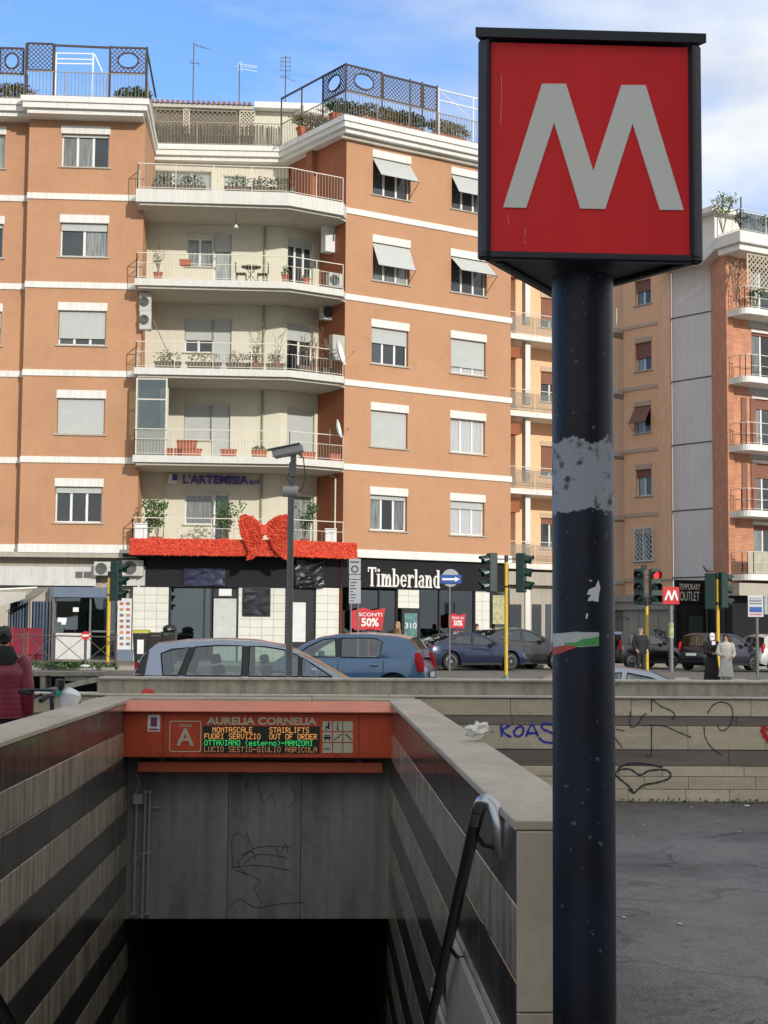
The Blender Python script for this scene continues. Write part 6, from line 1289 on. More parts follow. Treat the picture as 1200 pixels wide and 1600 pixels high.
# ================================================================== CARS
def interp(pts, x):
    if x <= pts[0][0]: return pts[0][1]
    for (a, b_), (c, d) in zip(pts[:-1], pts[1:]):
        if x <= c:
            t = (x - a) / (c - a) if c > a else 0; t = t * t * (3 - 2 * t) * .35 + t * .65; return b_ + (d - b_) * t
    return pts[-1][1]
def make_car(name, label, p, heading, spec, paint, group='cars on the street', tail=None, plate=True, occupants=0):
    """x forward; spec: L, W, belt curve (deck), roof silhouette, windows"""
    M = Matrix.Translation(p) @ Matrix.Rotation(R(heading), 4, 'Z'); root = thing(name, label, 'car', M, group)
    L, W = spec['L'], spec['W']; hw = W / 2; deck = spec['deck']; wr = spec.get('wr', .315); wx = spec['wheels']; sill_z = .22
    # stations
    xs_ = sorted({round(-L / 2 + L * i / 44, 3) for i in range(45)} | {round(x + (wr + .07) * math.cos(R(a)), 3) for x in wx for a in range(0, 181, 15)})
    rings = []; NS = 15
    for x in xs_:
        zd = interp(deck, x); e = min(1, (L / 2 - abs(x)) / .55); taper = 1 - .13 * (1 - max(0, e)) ** 2.0 - .05 * (1 - max(0, min(1, (L / 2 - abs(x)) / 1.4))) ** 2
        zl = sill_z + .10 * max(0, 1 - e) ** 2; arch = 0
        for c in wx:
            r_ = wr + .07
            if abs(x - c) < r_ - 1e-4: arch = max(arch, spec.get('wz', wr) + math.sqrt(r_ * r_ - (x - c) ** 2))
        zl2 = max(zl, arch); w = hw * taper
        hh = zd - zl; prof = [(w * .93, zl2), (w * .97, max(zl2 + .004, zl + hh * .12)), (w * 1.0, max(zl2 + .008, zl + hh * .34)), (w * 1.0, max(zl2 + .012, zl + hh * .62)), (w * .975, max(zl2 + .016, zl + hh * .86)), (w * .93, zd), (w * .72, zd + .035 * spec.get('crown', 1)), (w * .35, zd + .055 * spec.get('crown', 1))]
        rings.append([(x, y, z) for y, z in prof] + [(x, 0, zd + .06 * spec.get('crown', 1))] + [(x, -y, z) for y, z in reversed(prof)])
    q = MB(); n = len(rings[0]); vs = [v for r_ in rings for v in r_]; fs = [(i * n + j, i * n + j + 1, (i + 1) * n + j + 1, (i + 1) * n + j) for i in range(len(rings) - 1) for j in range(n - 1)]
    fs += [list(range(n)), [(len(rings) - 1) * n + j for j in range(n)]]; q.add(vs, fs); put('body', q, paint, root, M, smooth=True)
    # underside / wheel wells
    q = MB(); q.box(-L / 2 + .25, L / 2 - .25, -hw + .22, hw - .22, .2, .62); put('underbody', q, rubber, root, M)
    # greenhouse
    sil_ = spec['roof']; zb = min(z for x, z in sil_[:1] + sil_[-1:]); tum = spec.get('tumble', .32); hb = hw * .93
    ys = lambda x, z: max(.1, hb - max(0, z - interp(deck, x)) * tum - .02)
    wins = spec['wins']; from_ = [Vector((x, z, 0)) for x, z in sil_]; holes_ = [[Vector((x, z, 0)) for x, z in w_] for w_ in wins]
    tri = tessellate_polygon([from_] + holes_); allp = sil_ + [pt for w_ in wins for pt in w_]
    q = MB()
    for s_ in (1, -1): q.add([(x, s_ * ys(x, z), z) for x, z in allp], [list(t_) for t_ in tri])
    # roof skin between silhouettes, skipping screens
    k0, k1 = spec['ws'], spec['rs']      # index ranges for windscreen / rear screen edges
    gl = [MB(), MB()]; ng = 8
    for i in range(len(sil_) - 1):
        (xa, za), (xb, zb2) = sil_[i], sil_[i + 1]; tgt = gl[0] if i in k0 else gl[1] if i in k1 else q; vs = []
        for (x, z) in ((xa, za), (xb, zb2)):
            for j in range(ng + 1): t_ = -1 + 2 * j / ng; bul = (1 - t_ * t_); fx = .10 * bul * (1 if i in k0 else (-1 if i in k1 else 0)); vs.append((x + fx * 0 + (.06 * bul if i < len(sil_) / 2 else -.04 * bul) * (0 if tgt is q else 1), t_ * ys(x, z), z + .045 * bul * (1 if tgt is q else .6)))
        tgt.add(vs, [(j, j + 1, ng + 2 + j, ng + 1 + j) for j in range(ng)])
    put('roof', q, paint, root, M, smooth=True); put('windscreen', gl[0], cglass, root, M, smooth=True); put('rear_window', gl[1], cglass, root, M, smooth=True)
    for w_ in wins:
        for s_ in (1, -1):
            q = MB(); tri = tessellate_polygon([[Vector((x, z, 0)) for x, z in w_]]); q.add([(x, s_ * (ys(x, z) - .008), z) for x, z in w_], [list(t_) for t_ in tri]); put('side_window', q, cglass, root, M)
            q = MB(); q.tube([(x, s_ * (ys(x, z) + .0), z) for x, z in w_ + w_[:1]], .013, 4); put('window_seal', q, rubber, root, M)
    for w_ in spec.get('dark', ()):
        for s_ in (1, -1):
            q = MB(); tri = tessellate_polygon([[Vector((x, z, 0)) for x, z in w_]]); q.add([(x, s_ * (ys(x, z) + .006), z) for x, z in w_], [list(t_) for t_ in tri]); put('pillar_trim', q, mat('trim_black', (.012, .012, .013), .3), root, M)
    # interior
    x0, x1 = sil_[-1][0] + .35, sil_[0][0] - .55; q = MB(); q.box(x0, x1 + .1, -hb + .12, hb - .12, .35, interp(deck, 0) - .015); q.box(x1 - .1, x1 + .25, -hb + .2, hb - .2, interp(deck, x1) - .1, interp(deck, x1) + .04)
    for xx in (x1 - .85, x1 - 1.7):
        if xx < x0 + .1: continue
        for yy in (-.36, .36):
            T_ = Matrix.Translation((xx, yy, interp(deck, 0) - .1)) @ Matrix.Rotation(R(-14), 4, 'Y'); q.bevbox(-.07, .07, -.24, .24, 0, .30, .04, T_); q.bevbox(-.05, .05, -.13, .13, .33, .5, .03, T_)
    put('interior', q, mat('car_interior', (.05, .052, .055), .8), root, M)
    # wheels
    q = MB(); q.lathe([(wr * .62, -.11), (wr * .93, -.11), (wr, -.07), (wr, .07), (wr * .93, .11), (wr * .62, .11)], 28, None, 'y'); tyre = q.mesh('tyre', rubber, True)
    q = MB(); rr = wr * .66; q.lathe([(rr, .0), (rr, .112), (rr * .93, .115), (rr * .9, .06), (rr * .9, .0)], 28, None, 'y')
    for k in range(5):
        a = 2 * math.pi * k / 5; T_ = Matrix.Rotation(a, 4, 'Y'); q.prism([(-.03, .03), (.03, .03), (.05, rr * .93), (-.05, rr * .93)], .075, .105, T_)
    q.lathe([(.06, .05), (.055, .112)], 12, None, 'y'); rimm = q.mesh('rim', rim, False); q = MB(); q.lathe([(rr * .92, .03), (rr * .92, .04)], 20, None, 'y'); disc = q.mesh('brake_disc', blackm)
    for x in wx:
        for s_ in (1, -1):
            T_ = M @ Matrix.Translation((x, s_ * (hw - .13), wr)) @ (Matrix.Identity(4) if s_ > 0 else Matrix.Rotation(math.pi, 4, 'Z')); o = link('wheel', tyre, root, T_); link('rim', rimm, o, T_); link('brake_disc', disc, o, T_)
            # wheel-well lining seen through the arch
            q = MB(); q.lathe([(wr + .065, -.5), (wr + .065, -.02)], 24, None, 'y'); 
    # lights
    for s_ in (1, -1):
        xe = -L / 2 + .06; tl = spec['tail']; q = MB(); T_ = Matrix.Translation((0, 0, 0))
        pts = []
        for x, y, z in tl: pts.append(Vector((x, s_ * y, z)))
        q.tube([pts[0], pts[0].lerp(pts[-1], .33), pts[0].lerp(pts[-1], .67), pts[-1]], spec.get('tr', .07), 8, rs=[spec.get('tr', .07) * k for k in (.7, 1, 1, .7)]); put('tail_light', q, tail or mat('tail_light_red', (.45, .012, .015), .6, spec=.2), root, M, smooth=True)
        xf = L / 2 - .28; q = MB(); q.sphere((xf, s_ * (hw * .78), interp(deck, xf) - .12), .13, 8, (1.25, .9, .6)); put('headlight', q, mat('headlight_clear', (.45, .46, .46), .35), root, M, smooth=True)
        q = MB(); mxx = sil_[0][0] - .62; q.bevbox(mxx - .06, mxx + .08, 0, .2, -.08, .09, .035, Matrix.Translation((0, s_ * (hb + .02) - (0 if s_ > 0 else .2), interp(deck, mxx) + .10))); put('wing_mirror', q, paint if spec.get('pm', 1) else rubber, root, M)
    # shut lines and handles
    for s_ in (1, -1):
        q = MB()
        for x in spec['doors']: zt_ = interp(deck, x) - .01; q.tube([(x, s_ * (hw * .99 + .004), .34), (x + .0, s_ * (hw + .004), .6), (x - .01, s_ * (hw * .985 + .002), zt_ - .12), (x - .015, s_ * (hb + .003), zt_)], .006, 3)
        put('door_joint', q, rubber, root, M)
        for x in spec['handles']: q = MB(); q.bevbox(x - .09, x + .09, -.015, .025, -.018, .018, .01, Matrix.Translation((0, s_ * hw * .99, interp(deck, x) - .14))); put('door_handle', q, paint, root, M)
        q = MB(); q.box(wx[0] + wr + .1 if wx[0] < wx[1] else wx[1] + wr + .1, max(wx) - wr - .1, s_ * hw - .03 if s_ > 0 else -hw - .005, s_ * hw + .005 if s_ > 0 else -hw + .03, .2, .29); put('side_skirt', q, rubber, root, M)
    q = MB(); q.bevbox(-L / 2 - .03, -L / 2 + .10, -hw * .80, hw * .80, .36, .56, .04); put('rear_bumper', q, paint if spec.get('pb', 1) else rubber, root, M)
    if plate: q = MB(); q.box(-L / 2 - .042, -L / 2 - .031, -.26, .26, .6 if spec.get('pz') else .40, .71 if spec.get('pz') else .51); put('licence_plate', q, whitem, root, M)
    q = MB(); q.bevbox(L / 2 - .12, L / 2 + .015, -hw * .75, hw * .75, .26, .44, .03); put('front_grille', q, blackm, root, M)
    return root
def paintm(n, c, **k): return mat(n, c, .28, metal=.35, var=.04, coat=.9, spec=.6, dirt=.03, **k)
MPV = dict(L=4.28, W=1.80, deck=[(-2.14, .75), (-2.05, .92), (-1.9, .98), (.9, .95), (1.4, .93), (1.9, .80), (2.14, .55)], roof=[(1.62, .90), (1.05, 1.22), (.52, 1.47), (.0, 1.565), (-.6, 1.59), (-1.2, 1.565), (-1.70, 1.50), (-1.93, 1.30), (-2.05, 1.0)],
    wins=[[(1.32, .985), (.98, 1.20), (.80, 1.31), (.80, .985)], [(.74, .985), (.74, 1.34), (.48, 1.435), (.15, 1.485), (-.10, 1.495), (-.10, .985)], [(-.22, .985), (-.22, 1.497), (-.65, 1.50), (-1.02, 1.475), (-1.17, .985)], [(-1.30, .985), (-1.12, 1.465), (-1.42, 1.43), (-1.60, 1.36), (-1.55, .985)]], dark=[[(.80, .985), (.80, 1.31), (.74, 1.34), (.74, .985)], [(-.10, .985), (-.10, 1.495), (-.22, 1.497), (-.22, .985)], [(-1.17, .985), (-1.02, 1.475), (-1.12, 1.465), (-1.30, .985)], [(-1.80, 1.42), (-1.92, 1.29), (-2.03, 1.02), (-1.86, 1.0)]], ws=(0, 1), rs=(6, 7), wheels=(1.32, -1.36), doors=(.95, -.16, -1.2), handles=(.1, -.95), tail=[(-1.93, .72, .85), (-2.0, .70, 1.2)])
HATCH = dict(L=4.02, W=1.75, deck=[(-2.01, .70), (-1.95, .88), (-1.75, 1.0), (.7, .96), (1.2, .93), (1.75, .78), (2.01, .55)], roof=[(1.35, .93), (.9, 1.2), (.42, 1.43), (-.1, 1.515), (-.7, 1.53), (-1.3, 1.49), (-1.66, 1.42), (-1.82, 1.2), (-1.90, .98)],
    wins=[[(.95, 1.02), (.62, 1.25), (.30, 1.40), (.02, 1.435), (-.02, 1.02)], [(-.14, 1.02), (-.12, 1.44), (-.6, 1.445), (-.92, 1.43), (-1.05, 1.36), (-1.00, 1.02)]], dark=[[(-.02, 1.02), (.02, 1.435), (-.12, 1.44), (-.14, 1.02)]], ws=(0, 1), rs=(6,), wheels=(1.25, -1.33), doors=(.9, -.08, -1.1), handles=(.12, -.9), tail=[(-1.93, .76, .72), (-1.84, .72, 1.12)], tr=.10, pz=1)
COUPE = dict(L=4.45, W=1.84, deck=[(-2.22, .72), (-2.12, .92), (-1.7, .96), (.9, .88), (1.3, .86), (1.9, .72), (2.22, .5)], roof=[(1.15, .86), (.75, 1.08), (.25, 1.30), (-.25, 1.38), (-.75, 1.36), (-1.25, 1.24), (-1.75, 1.06), (-2.0, .95)],
    wins=[[(.72, .93), (.45, 1.13), (.15, 1.24), (-.2, 1.31), (-.3, .93)], [(-.38, .93), (-.3, 1.31), (-.75, 1.29), (-1.2, 1.13), (-1.35, .99)]], ws=(0, 1), rs=(5, 6), wheels=(1.36, -1.30), doors=(.85, -.35), handles=(-.2,), tail=[(-2.12, .60, .84), (-2.03, .82, .86)], tr=.055, wr=.33)
CROSS = dict(L=4.2, W=1.8, deck=[(-2.1, .75), (-2.0, 1.0), (-1.8, 1.06), (.8, 1.02), (1.3, 1.0), (1.85, .86), (2.1, .6)], roof=[(1.25, .98), (.85, 1.25), (.35, 1.48), (-.2, 1.57), (-.8, 1.56), (-1.35, 1.47), (-1.75, 1.28), (-1.95, 1.04)],
    wins=[[(.85, 1.07), (.58, 1.28), (.25, 1.43), (-.15, 1.49), (-.2, 1.07)], [(-.3, 1.07), (-.26, 1.49), (-.8, 1.47), (-1.15, 1.38), (-1.30, 1.15)]], ws=(0, 1), rs=(5, 6), wheels=(1.30, -1.25), doors=(.88, -.25, -1.1), handles=(-.05, -1.0), tail=[(-2.0, .55, 1.0), (-1.95, .80, 1.0)], tr=.07, wr=.34)
SMALL = dict(L=3.7, W=1.65, deck=[(-1.85, .7), (-1.78, .92), (-1.65, .98), (.75, .95), (1.1, .92), (1.6, .78), (1.85, .5)], roof=[(1.2, .92), (.8, 1.2), (.4, 1.42), (-.1, 1.50), (-.7, 1.51), (-1.3, 1.48), (-1.60, 1.38), (-1.75, .98)],
    wins=[[(.85, 1.01), (.55, 1.24), (.25, 1.38), (-.05, 1.42), (-.1, 1.01)], [(-.22, 1.01), (-.2, 1.42), (-.7, 1.43), (-1.15, 1.40), (-1.2, 1.01)]], ws=(0, 1), rs=(6,), wheels=(1.15, -1.2), doors=(.85, -.15, -1.1), handles=(.05, -.95), tail=[(-1.77, .70, .75), (-1.70, .68, 1.15)], pz=1, wr=.30)
def carat(px, Y, dz=0): p = P(px, 1000, Y); return Vector((p.x, Y, hgt(p.x, Y) + dz))
p = P(403, 1000, 27.0); make_car('hatchback_car', 'silver people carrier seen side on right behind the low wall', Vector((p.x, 27.0, -.09)), 1.0, MPV, paintm('paint_silver_blue', (.30, .36, .46)))
p = P(536, 1000, 34.6); make_car('hatchback_car', 'blue five door hatchback with a tall red tail light behind the silver car', Vector((p.x, 34.6, .10)), 168, HATCH, paintm('paint_mid_blue', (.06, .14, .25)), )
p = P(730, 1000, 57.4); make_car('coupe_car', 'dark blue low coupe parked in front of the shop', Vector((p.x, 57.4, hgt(p.x, 57.4))), 31, COUPE, paintm('paint_navy', (.008, .016, .055)), plate=False)
p = P(806, 1000, 60.4); make_car('crossover_car', 'dark grey crossover car parked behind the yellow pole', Vector((p.x, 60.4, hgt(p.x, 60.4))), 31, CROSS, paintm('paint_dark_grey', (.035, .036, .038)))
p = P(1000, 1000, 65.5); make_car('hatchback_car', 'black hatchback parked to the right of the big pole', Vector((p.x, 65.5, hgt(p.x, 65.5) + .02)), 33, SMALL | dict(), paintm('paint_black', (.008, .008, .010)))
p = P(1125, 1000, 63.5); make_car('hatchback_car', 'dark navy small car behind the nun and the woman in white', Vector((p.x, 63.5, hgt(p.x, 63.5) + .05)), 40, SMALL, paintm('paint_dark_navy', (.012, .013, .028)))
p = P(1222, 1000, 65); make_car('hatchback_car', 'pale silver car cut by the right edge of the photo', Vector((p.x, 65, hgt(p.x, 65) + .05)), 30, SMALL, paintm('paint_white_silver', (.5, .5, .5)))
p = P(986, 1000, 26.0); make_car('hatchback_car', 'pale silver car whose roof shows low over the wall behind the pole', Vector((p.x, 26.0, -.29)), 2, COUPE, paintm('paint_silver_pale', (.42, .47, .55)))
# ================================================================== STREET FURNITURE
def gpt(px, Y, extra=0): p = P(px, 1000, Y); return Vector((p.x, Y, hgt(p.x, Y) + extra))
lensg = mat('lens_dark', (.02, .03, .028), .15, coat=.5); lensr = mat('lens_red_lit', (.4, .02, .02), .3, emit=(1, .03, .04), estr=1.1)
def head(par, M, lit=None, back=False):
    """three lamp head, looks along local -y"""
    q = MB(); q.bevbox(-.14, .14, -.10, .12, -.50, .50, .02); h_ = put('signal_head', q, greenp, par, M)
    for k in range(3):
        z = .33 - k * .33; q = MB(); n = 14; vs = []
        for j in range(n + 1):
            a = R(-40 + 260 * j / n); vs += [(.125 * math.cos(a), -.10, z + .125 * math.sin(a)), (.125 * math.cos(a), -.10 - .22 * (1 if 20 < math.degrees(a) < 160 else .6), z + .125 * math.sin(a) - .03)]
        q.add(vs, [(2 * j, 2 * j + 1, 2 * j + 3, 2 * j + 2) for j in range(n)]); q.add([(v[0] * .97, v[1], z + (v[2] - z) * .97) for v in vs], [(2 * j, 2 * j + 1, 2 * j + 3, 2 * j + 2) for j in range(n)]); put('visor', q, greenp, h_, M)
        q = MB(); q.sphere((0, -.10, z), .105, 6, (1, .25, 1)); put('lens', q, lensr if lit == k else lensg, h_, M, smooth=True)
def signal(px, Y, ytop, label, heads, zb=None, r=.055, hs_=1.2):
    g = gpt(px, Y, .0 if zb is None else zb); zt_ = P(px, ytop, Y).z; t_ = thing('traffic_light', label, 'traffic light', g, 'traffic lights at the junction')
    q = MB(); q.tube([g, Vector((g.x, g.y, zt_))], r, 12); put('pole', q, yellow, t_, smooth=True)
    q = MB(); q.lathe([(r * 2, 0), (r * 1.9, .06), (r * 1.2, .1)], 12, Matrix.Translation(g)); put('pole_base', q, greym, t_)
    q = MB(); q.tube([Vector((g.x, g.y, zt_)), Vector((g.x, g.y, zt_ + .2))], r * 1.1, 10); put('pole_cap', q, blackm, t_)
    for (hx, hy, ang, lit) in heads:
        c = P(hx, hy, Y); M = Matrix.Translation((c.x, Y, c.z)) @ Matrix.Rotation(R(ang), 4, 'Z') @ Matrix.Scale(hs_, 4); head(t_, M, lit); 
        for dz in (-.42, .42): q = MB(); q.bar(Vector((g.x, g.y, c.z + dz)), Vector((c.x, Y, c.z + dz)), .022); put('bracket', q, blackm, t_)
        q = MB(); q.tube([Vector((g.x, g.y, c.z - .44)), Vector((g.x, g.y, c.z - .40))], r * 1.4, 10); put('collar', q, blackm, t_)
    return t_
signal(169, 47.3, 903, 'left traffic light on a yellow pole beside the menu board', [(182, 908, 75, None)], .13)
signal(791, 47.0, 878, 'central traffic light on a yellow pole with heads on both sides', [(768, 895, -75, None), (815, 895, 70, None)], .06)
signal(1011, 54.5, 947, 'traffic light with its red lamp lit behind the bald man', [(999, 917, -18, None), (1023, 917, 12, 0)], .0, hs_=1.28)
signal(1122, 51.0, 905, 'yellow traffic light pole seen from behind near the bus stop sign', [(1110, 924, 160, None), (1129, 922, 110, None)], .0)
t3 = [o for o in bpy.data.objects if o.name == 'traffic_light.002'][0]
p0 = P(1006, 890, 54.5); p1 = P(999, 905, 54.5); q = MB(); q.bar(p0, p1, .02); q.bevbox(p0.x - .1, p0.x + .1, p0.y - .12, p0.y + .12, p0.z, p0.z + .16, .02); put('camera_box', q, blackm, t3)
p0 = P(1120, 900, 51); p1 = P(1107, 899, 51); q = MB(); q.bar(p0, p1, .018); put('top_arm', q, blackm, [o for o in bpy.data.objects if o.name == 'traffic_light.003'][0])
# pigeon on the arm
pg_ = P(1106, 897, 51); t_ = thing('pigeon', 'dark pigeon perched on the arm of the right traffic light pole', 'bird', pg_); Mb = Matrix.Translation(pg_ + Vector((0, 0, .12))); q = MB()
rgs = [(-.20, -.03, .015), (-.14, -.02, .03), (-.06, 0, .065), (.02, .01, .075), (.08, .05, .055), (.11, .10, .035), (.13, .14, .033), (.16, .145, .018), (.185, .135, .004)]
q.tube([(-a, 0, b_) for a, b_, r_ in rgs], .05, 10, rs=[r_ for a, b_, r_ in rgs]); put('body', q, mat('pigeon_grey', (.06, .065, .075), .7, var=.3, scale=20), t_, Mb, smooth=True); q = MB()
for s_ in (-1, 1): q.prism([(-.09 - .0, .04), (.02, .05), (.20, -.02), (.05, -.035)], s_ * .062, s_ * .072)
put('wing', q, mat('pigeon_wing', (.09, .095, .105), .7), t_, Mb); q = MB()
for s_ in (-1, 1): q.bar((-.01, s_ * .02, -.12), (-.01, s_ * .02, -.05), .006)
put('leg', q, redm, t_, Mb)
# two-post parking notice
def signpanel(px0, y0, px1, y1, Y, m, par, name='panel', dy=0, th=.02):
    a = P(px0, y0, Y); b_ = P(px1, y1, Y); q = MB(); q.bevbox(a.x, b_.x, Y + dy, Y + dy + th, b_.z, a.z, .004); return put(name, q, m, par), (a.x, b_.x, b_.z, a.z)
WF = Fr(0, 0, 0)
g = gpt(554, 50, .0); t_ = thing('parking_notice', 'tall narrow grey street notice on two posts left of the shop name', 'sign', g)
for px in (549, 560): a = P(px, 880, 50); q = MB(); q.bar((a.x, 50.04, g.z), (a.x, 50.04, a.z), .03, 8); put('post', q, greym, t_)
npl = mat('notice_grey', (.34, .36, .38), .5, var=.08); ink = mat('notice_ink', (.03, .03, .05), .6)
pn_, _ = signpanel(545.5, 873, 563.5, 897, 50, npl, t_); a = P(554.5, 889, 50); q = MB(); n = 20; q.tube([(a.x + .10 * math.cos(2 * math.pi * i / n), 49.985, a.z + .10 * math.sin(2 * math.pi * i / n)) for i in range(n + 1)], .018, 5); put('ring_mark', q, ink, pn_)
q = MB(); c_ = P(554.5, 878, 50); q.box(c_.x - .14, c_.x + .14, 49.985, 49.995, c_.z - .02, c_.z + .02); put('print_line', q, ink, pn_)
signpanel(545.5, 898, 563.5, 905, 50, npl, t_); pn_, (xa, xb, za, zb_) = signpanel(545.5, 906, 563.5, 943, 50, npl, t_)
for k, w in enumerate((.7, .5, .62, .3, .66, .55, .4)): q = MB(); z = zb_ - .08 - k * .10; q.box(xa + .05, xa + .05 + (xb - xa - .1) * w, 49.985, 49.995, z - .015, z + .012); put('print_line', q, ink, pn_)
# one-way arrow sign
g = gpt(703, 52, 0); t_ = thing('one_way_sign', 'blue one-way arrow sign on a thin grey post before the round shop emblem', 'sign', g); a = P(703, 900, 52); q = MB(); q.bar((a.x, 52.04, g.z), (a.x, 52.04, a.z), .03, 8); put('post', q, greym, t_)
a = P(704, 903, 52); q = MB(); n = 20; q.prism([(a.x + .3 * math.cos(2 * math.pi * i / n), a.z + .3 * math.sin(2 * math.pi * i / n)) for i in range(n)], 52.0, 52.02); put('round_plate', q, npl, t_)
pn_, (xa, xb, za, zb_) = signpanel(688, 898, 721, 912, 51.95, mat('sign_blue', (.02, .08, .33), .4), t_); zc = (za + zb_) / 2; q = MB(); q.prism([(xa + .06, zc - .035), (xb - .22, zc - .035), (xb - .22, zc - .09), (xb - .05, zc), (xb - .22, zc + .09), (xb - .22, zc + .035), (xa + .06, zc + .035)], 51.935, 51.945); put('arrow', q, whitem, pn_)
# far metro sign
g = gpt(1050, 61, 0); t_ = thing('metro_sign', 'small distant red metro sign with white M on a grey post', 'sign', g); a = P(1050, 945, 61); q = MB(); q.tube([(g.x, 61.2, g.z), (g.x, 61.2, a.z)], .10, 12); put('post', q, greym, t_, smooth=True)
pn_, (xa, xb, za, zb_) = signpanel(1036, 917, 1061.5, 944, 61, redm, t_, th=.5); 
mw = xb - xa; mh = zb_ - za; Mp2 = [(.07, .22), (.28, .80), (.40, .80), (.52, .42), (.64, .80), (.76, .80), (.93, .22), (.82, .22), (.70, .60), (.57, .22), (.46, .22), (.34, .60), (.18, .22)]
q = MB(); q.prism([(xa + mw * x, za + mh * y) for x, y in Mp2], 60.975, 60.99); put('letter', q, whitem, pn_)
a = P(1050, 985, 61); q = MB(); q.tube([(g.x, 61.2, a.z - .3), (g.x, 61.2, a.z + .3)], .108, 12); put('pole_sticker', q, mat('sticker_mixed', (.4, .42, .2), .6, var=.6, scale=6), t_)
# bus stop
g = gpt(1183, 58, 0); t_ = thing('bus_stop_sign', 'white and blue bus stop board on a grey post at the right edge', 'sign', g); a = P(1183, 965, 58); q = MB(); q.bar((g.x, 58, g.z), (g.x, 58, a.z), .06, 8); put('post', q, greym, t_)
pn_, (xa, xb, za, zb_) = signpanel(1168.5, 930, 1193, 964, 57.9, mat('notice_pale', (.50, .52, .55), .5), t_)
for k, (f0, f1, m) in enumerate(((.72, .76, ink), (.60, .63, ink), (.22, .46, mat('sign_blue', (0, 0, 0))), (.10, .14, redm), (.82, .90, npl))): q = MB(); q.box(xa + .06, xb - .06, 57.88, 57.89, za + (zb_ - za) * f0, za + (zb_ - za) * f1); put('print_line', q, m, pn_)
signpanel(1194, 930, 1200, 960, 58.1, npl, t_, 'side_panel')
# crossed-bar pedestrian fence
fx = [gpt(px, 46.9, .13) for px in (-30, 37, 42, 84, 133, 182)]; fz = 1.02
fence = thing('pedestrian_fence', 'brown metal street fence with crossed bars by the kiosk', 'fence', gpt(80, 46.9, .13)); fm_ = mat('fence_rust_brown', (.10, .075, .055), .6, var=.3, scale=6)
for p in fx: q = MB(); q.bar(p, p + Vector((0, 0, fz)), .03, 6); put('post', q, fm_, fence)
for a, b_ in ((fx[0], fx[1]), (fx[2], fx[3]), (fx[3], fx[4]), (fx[4], fx[5])):
    for z in (.14, .92): q = MB(); q.bar(a + Vector((0, 0, z)), b_ + Vector((0, 0, z)), .022, 6); put('rail', q, fm_, fence)
    q = MB(); q.bar(a + Vector((0, 0, .14)), b_ + Vector((0, 0, .92)), .014); put('cross_bar', q, fm_, fence)
    q = MB(); q.bar(b_ + Vector((0, .02, .14)), a + Vector((0, .02, .92)), .014); put('cross_bar', q, fm_, fence)
    for k in range(3): c = a.lerp(b_, .25 + k * .25)
mb = MB()
for _ in range(700): px = random.choice([random.uniform(85, 135), random.uniform(50, 185)]); p = gpt(px, 46.95 + random.uniform(-.1, .25), .14); leaves(mb, p + Vector((0, 0, .04)), (.1, .06, .05), 1, .11)
o = put('grass_tufts', mb, leafm); o['kind'] = 'stuff'
p = gpt(134, 46.7, .13); t_ = thing('sign_post', 'short post with a small round red plate in the fence by the kiosk', 'post', p); q = MB(); q.bar(p, p + Vector((0, 0, .9)), .04, 8); put('post', q, fm_, t_); q = MB(); q.lathe([(.13, -.02), (.13, .02)], 16, Matrix.Translation(p + Vector((0, -.05, .95))), 'y'); put('plate', q, redm, t_)
q = MB(); q.box(p.x - .10, p.x + .10, p.y - .075, p.y - .071, p.z + .92, p.z + .98); put('plate_bar', q, whitem, t_)
# bins
for k, (px, w, h, lidm, lb) in enumerate(((221, .52, 1.0, mat('lid_yellow', (.42, .42, .06), .5), 'black wheeled bin with a yellow lid and a white notice by the tiled pillar'), (243, .48, .92, blackm, 'black wheeled bin in the middle of the three by the tiled pillar'), (264, .5, .96, mat('lid_dark_green', (.02, .04, .03), .5), 'black wheeled bin with a bag on its lid, right of the three'))):
    p = gpt(px, 52.5 + .2 * k, .13); t_ = thing('wheelie_bin', lb, 'bin', p, 'wheeled bins by the pillar'); M = Matrix.Translation(p); q = MB()
    q.add([(-w * .4, -.2, .08), (w * .4, -.2, .08), (w * .4, .2, .08), (-w * .4, .2, .08), (-w * .5, -.28, h), (w * .5, -.28, h), (w * .5, .28, h), (-w * .5, .28, h)], [(0, 1, 2, 3), (0, 1, 5, 4), (1, 2, 6, 5), (2, 3, 7, 6), (3, 0, 4, 7), (4, 5, 6, 7)]); put('body', q, mat('bin_black', (.018, .018, .018), .5), t_, M)
    q = MB(); q.prism([(-.30, h + .005), (.31, h + .005), (.31, h + .05), (0, h + .12), (-.30, h + .07)], -w * .53, w * .53, Matrix.Rotation(R(90), 4, 'Z')); put('lid', q, lidm, t_, M)
    q = MB(); 
    for s_ in (-1, 1): q.lathe([(.09, -.03), (.09, .03)], 12, Matrix.Translation((s_ * w * .4, .22, .09)) @ Matrix.Rotation(R(90), 4, 'Z'), 'y')
    put('wheel', q, rubber, t_, M)
    if k == 0: q = MB(); q.box(-.10, .12, -.262, -.255, .3, .78); put('notice', q, whitem, t_, M)
    if k == 2: 
        q = MB(); q.sphere((0, 0, 0), .2, 7, (1.2, 1, .75)); q.v = [v * (1 + .25 * noise.noise(v * 9)) for v in q.v]; o = put('rubbish_bag', q, tarp, None, Matrix.Translation(p + Vector((.02, 0, h + .2)))); tag(o, 'small black rubbish bag lying on the right bin', 'bag')
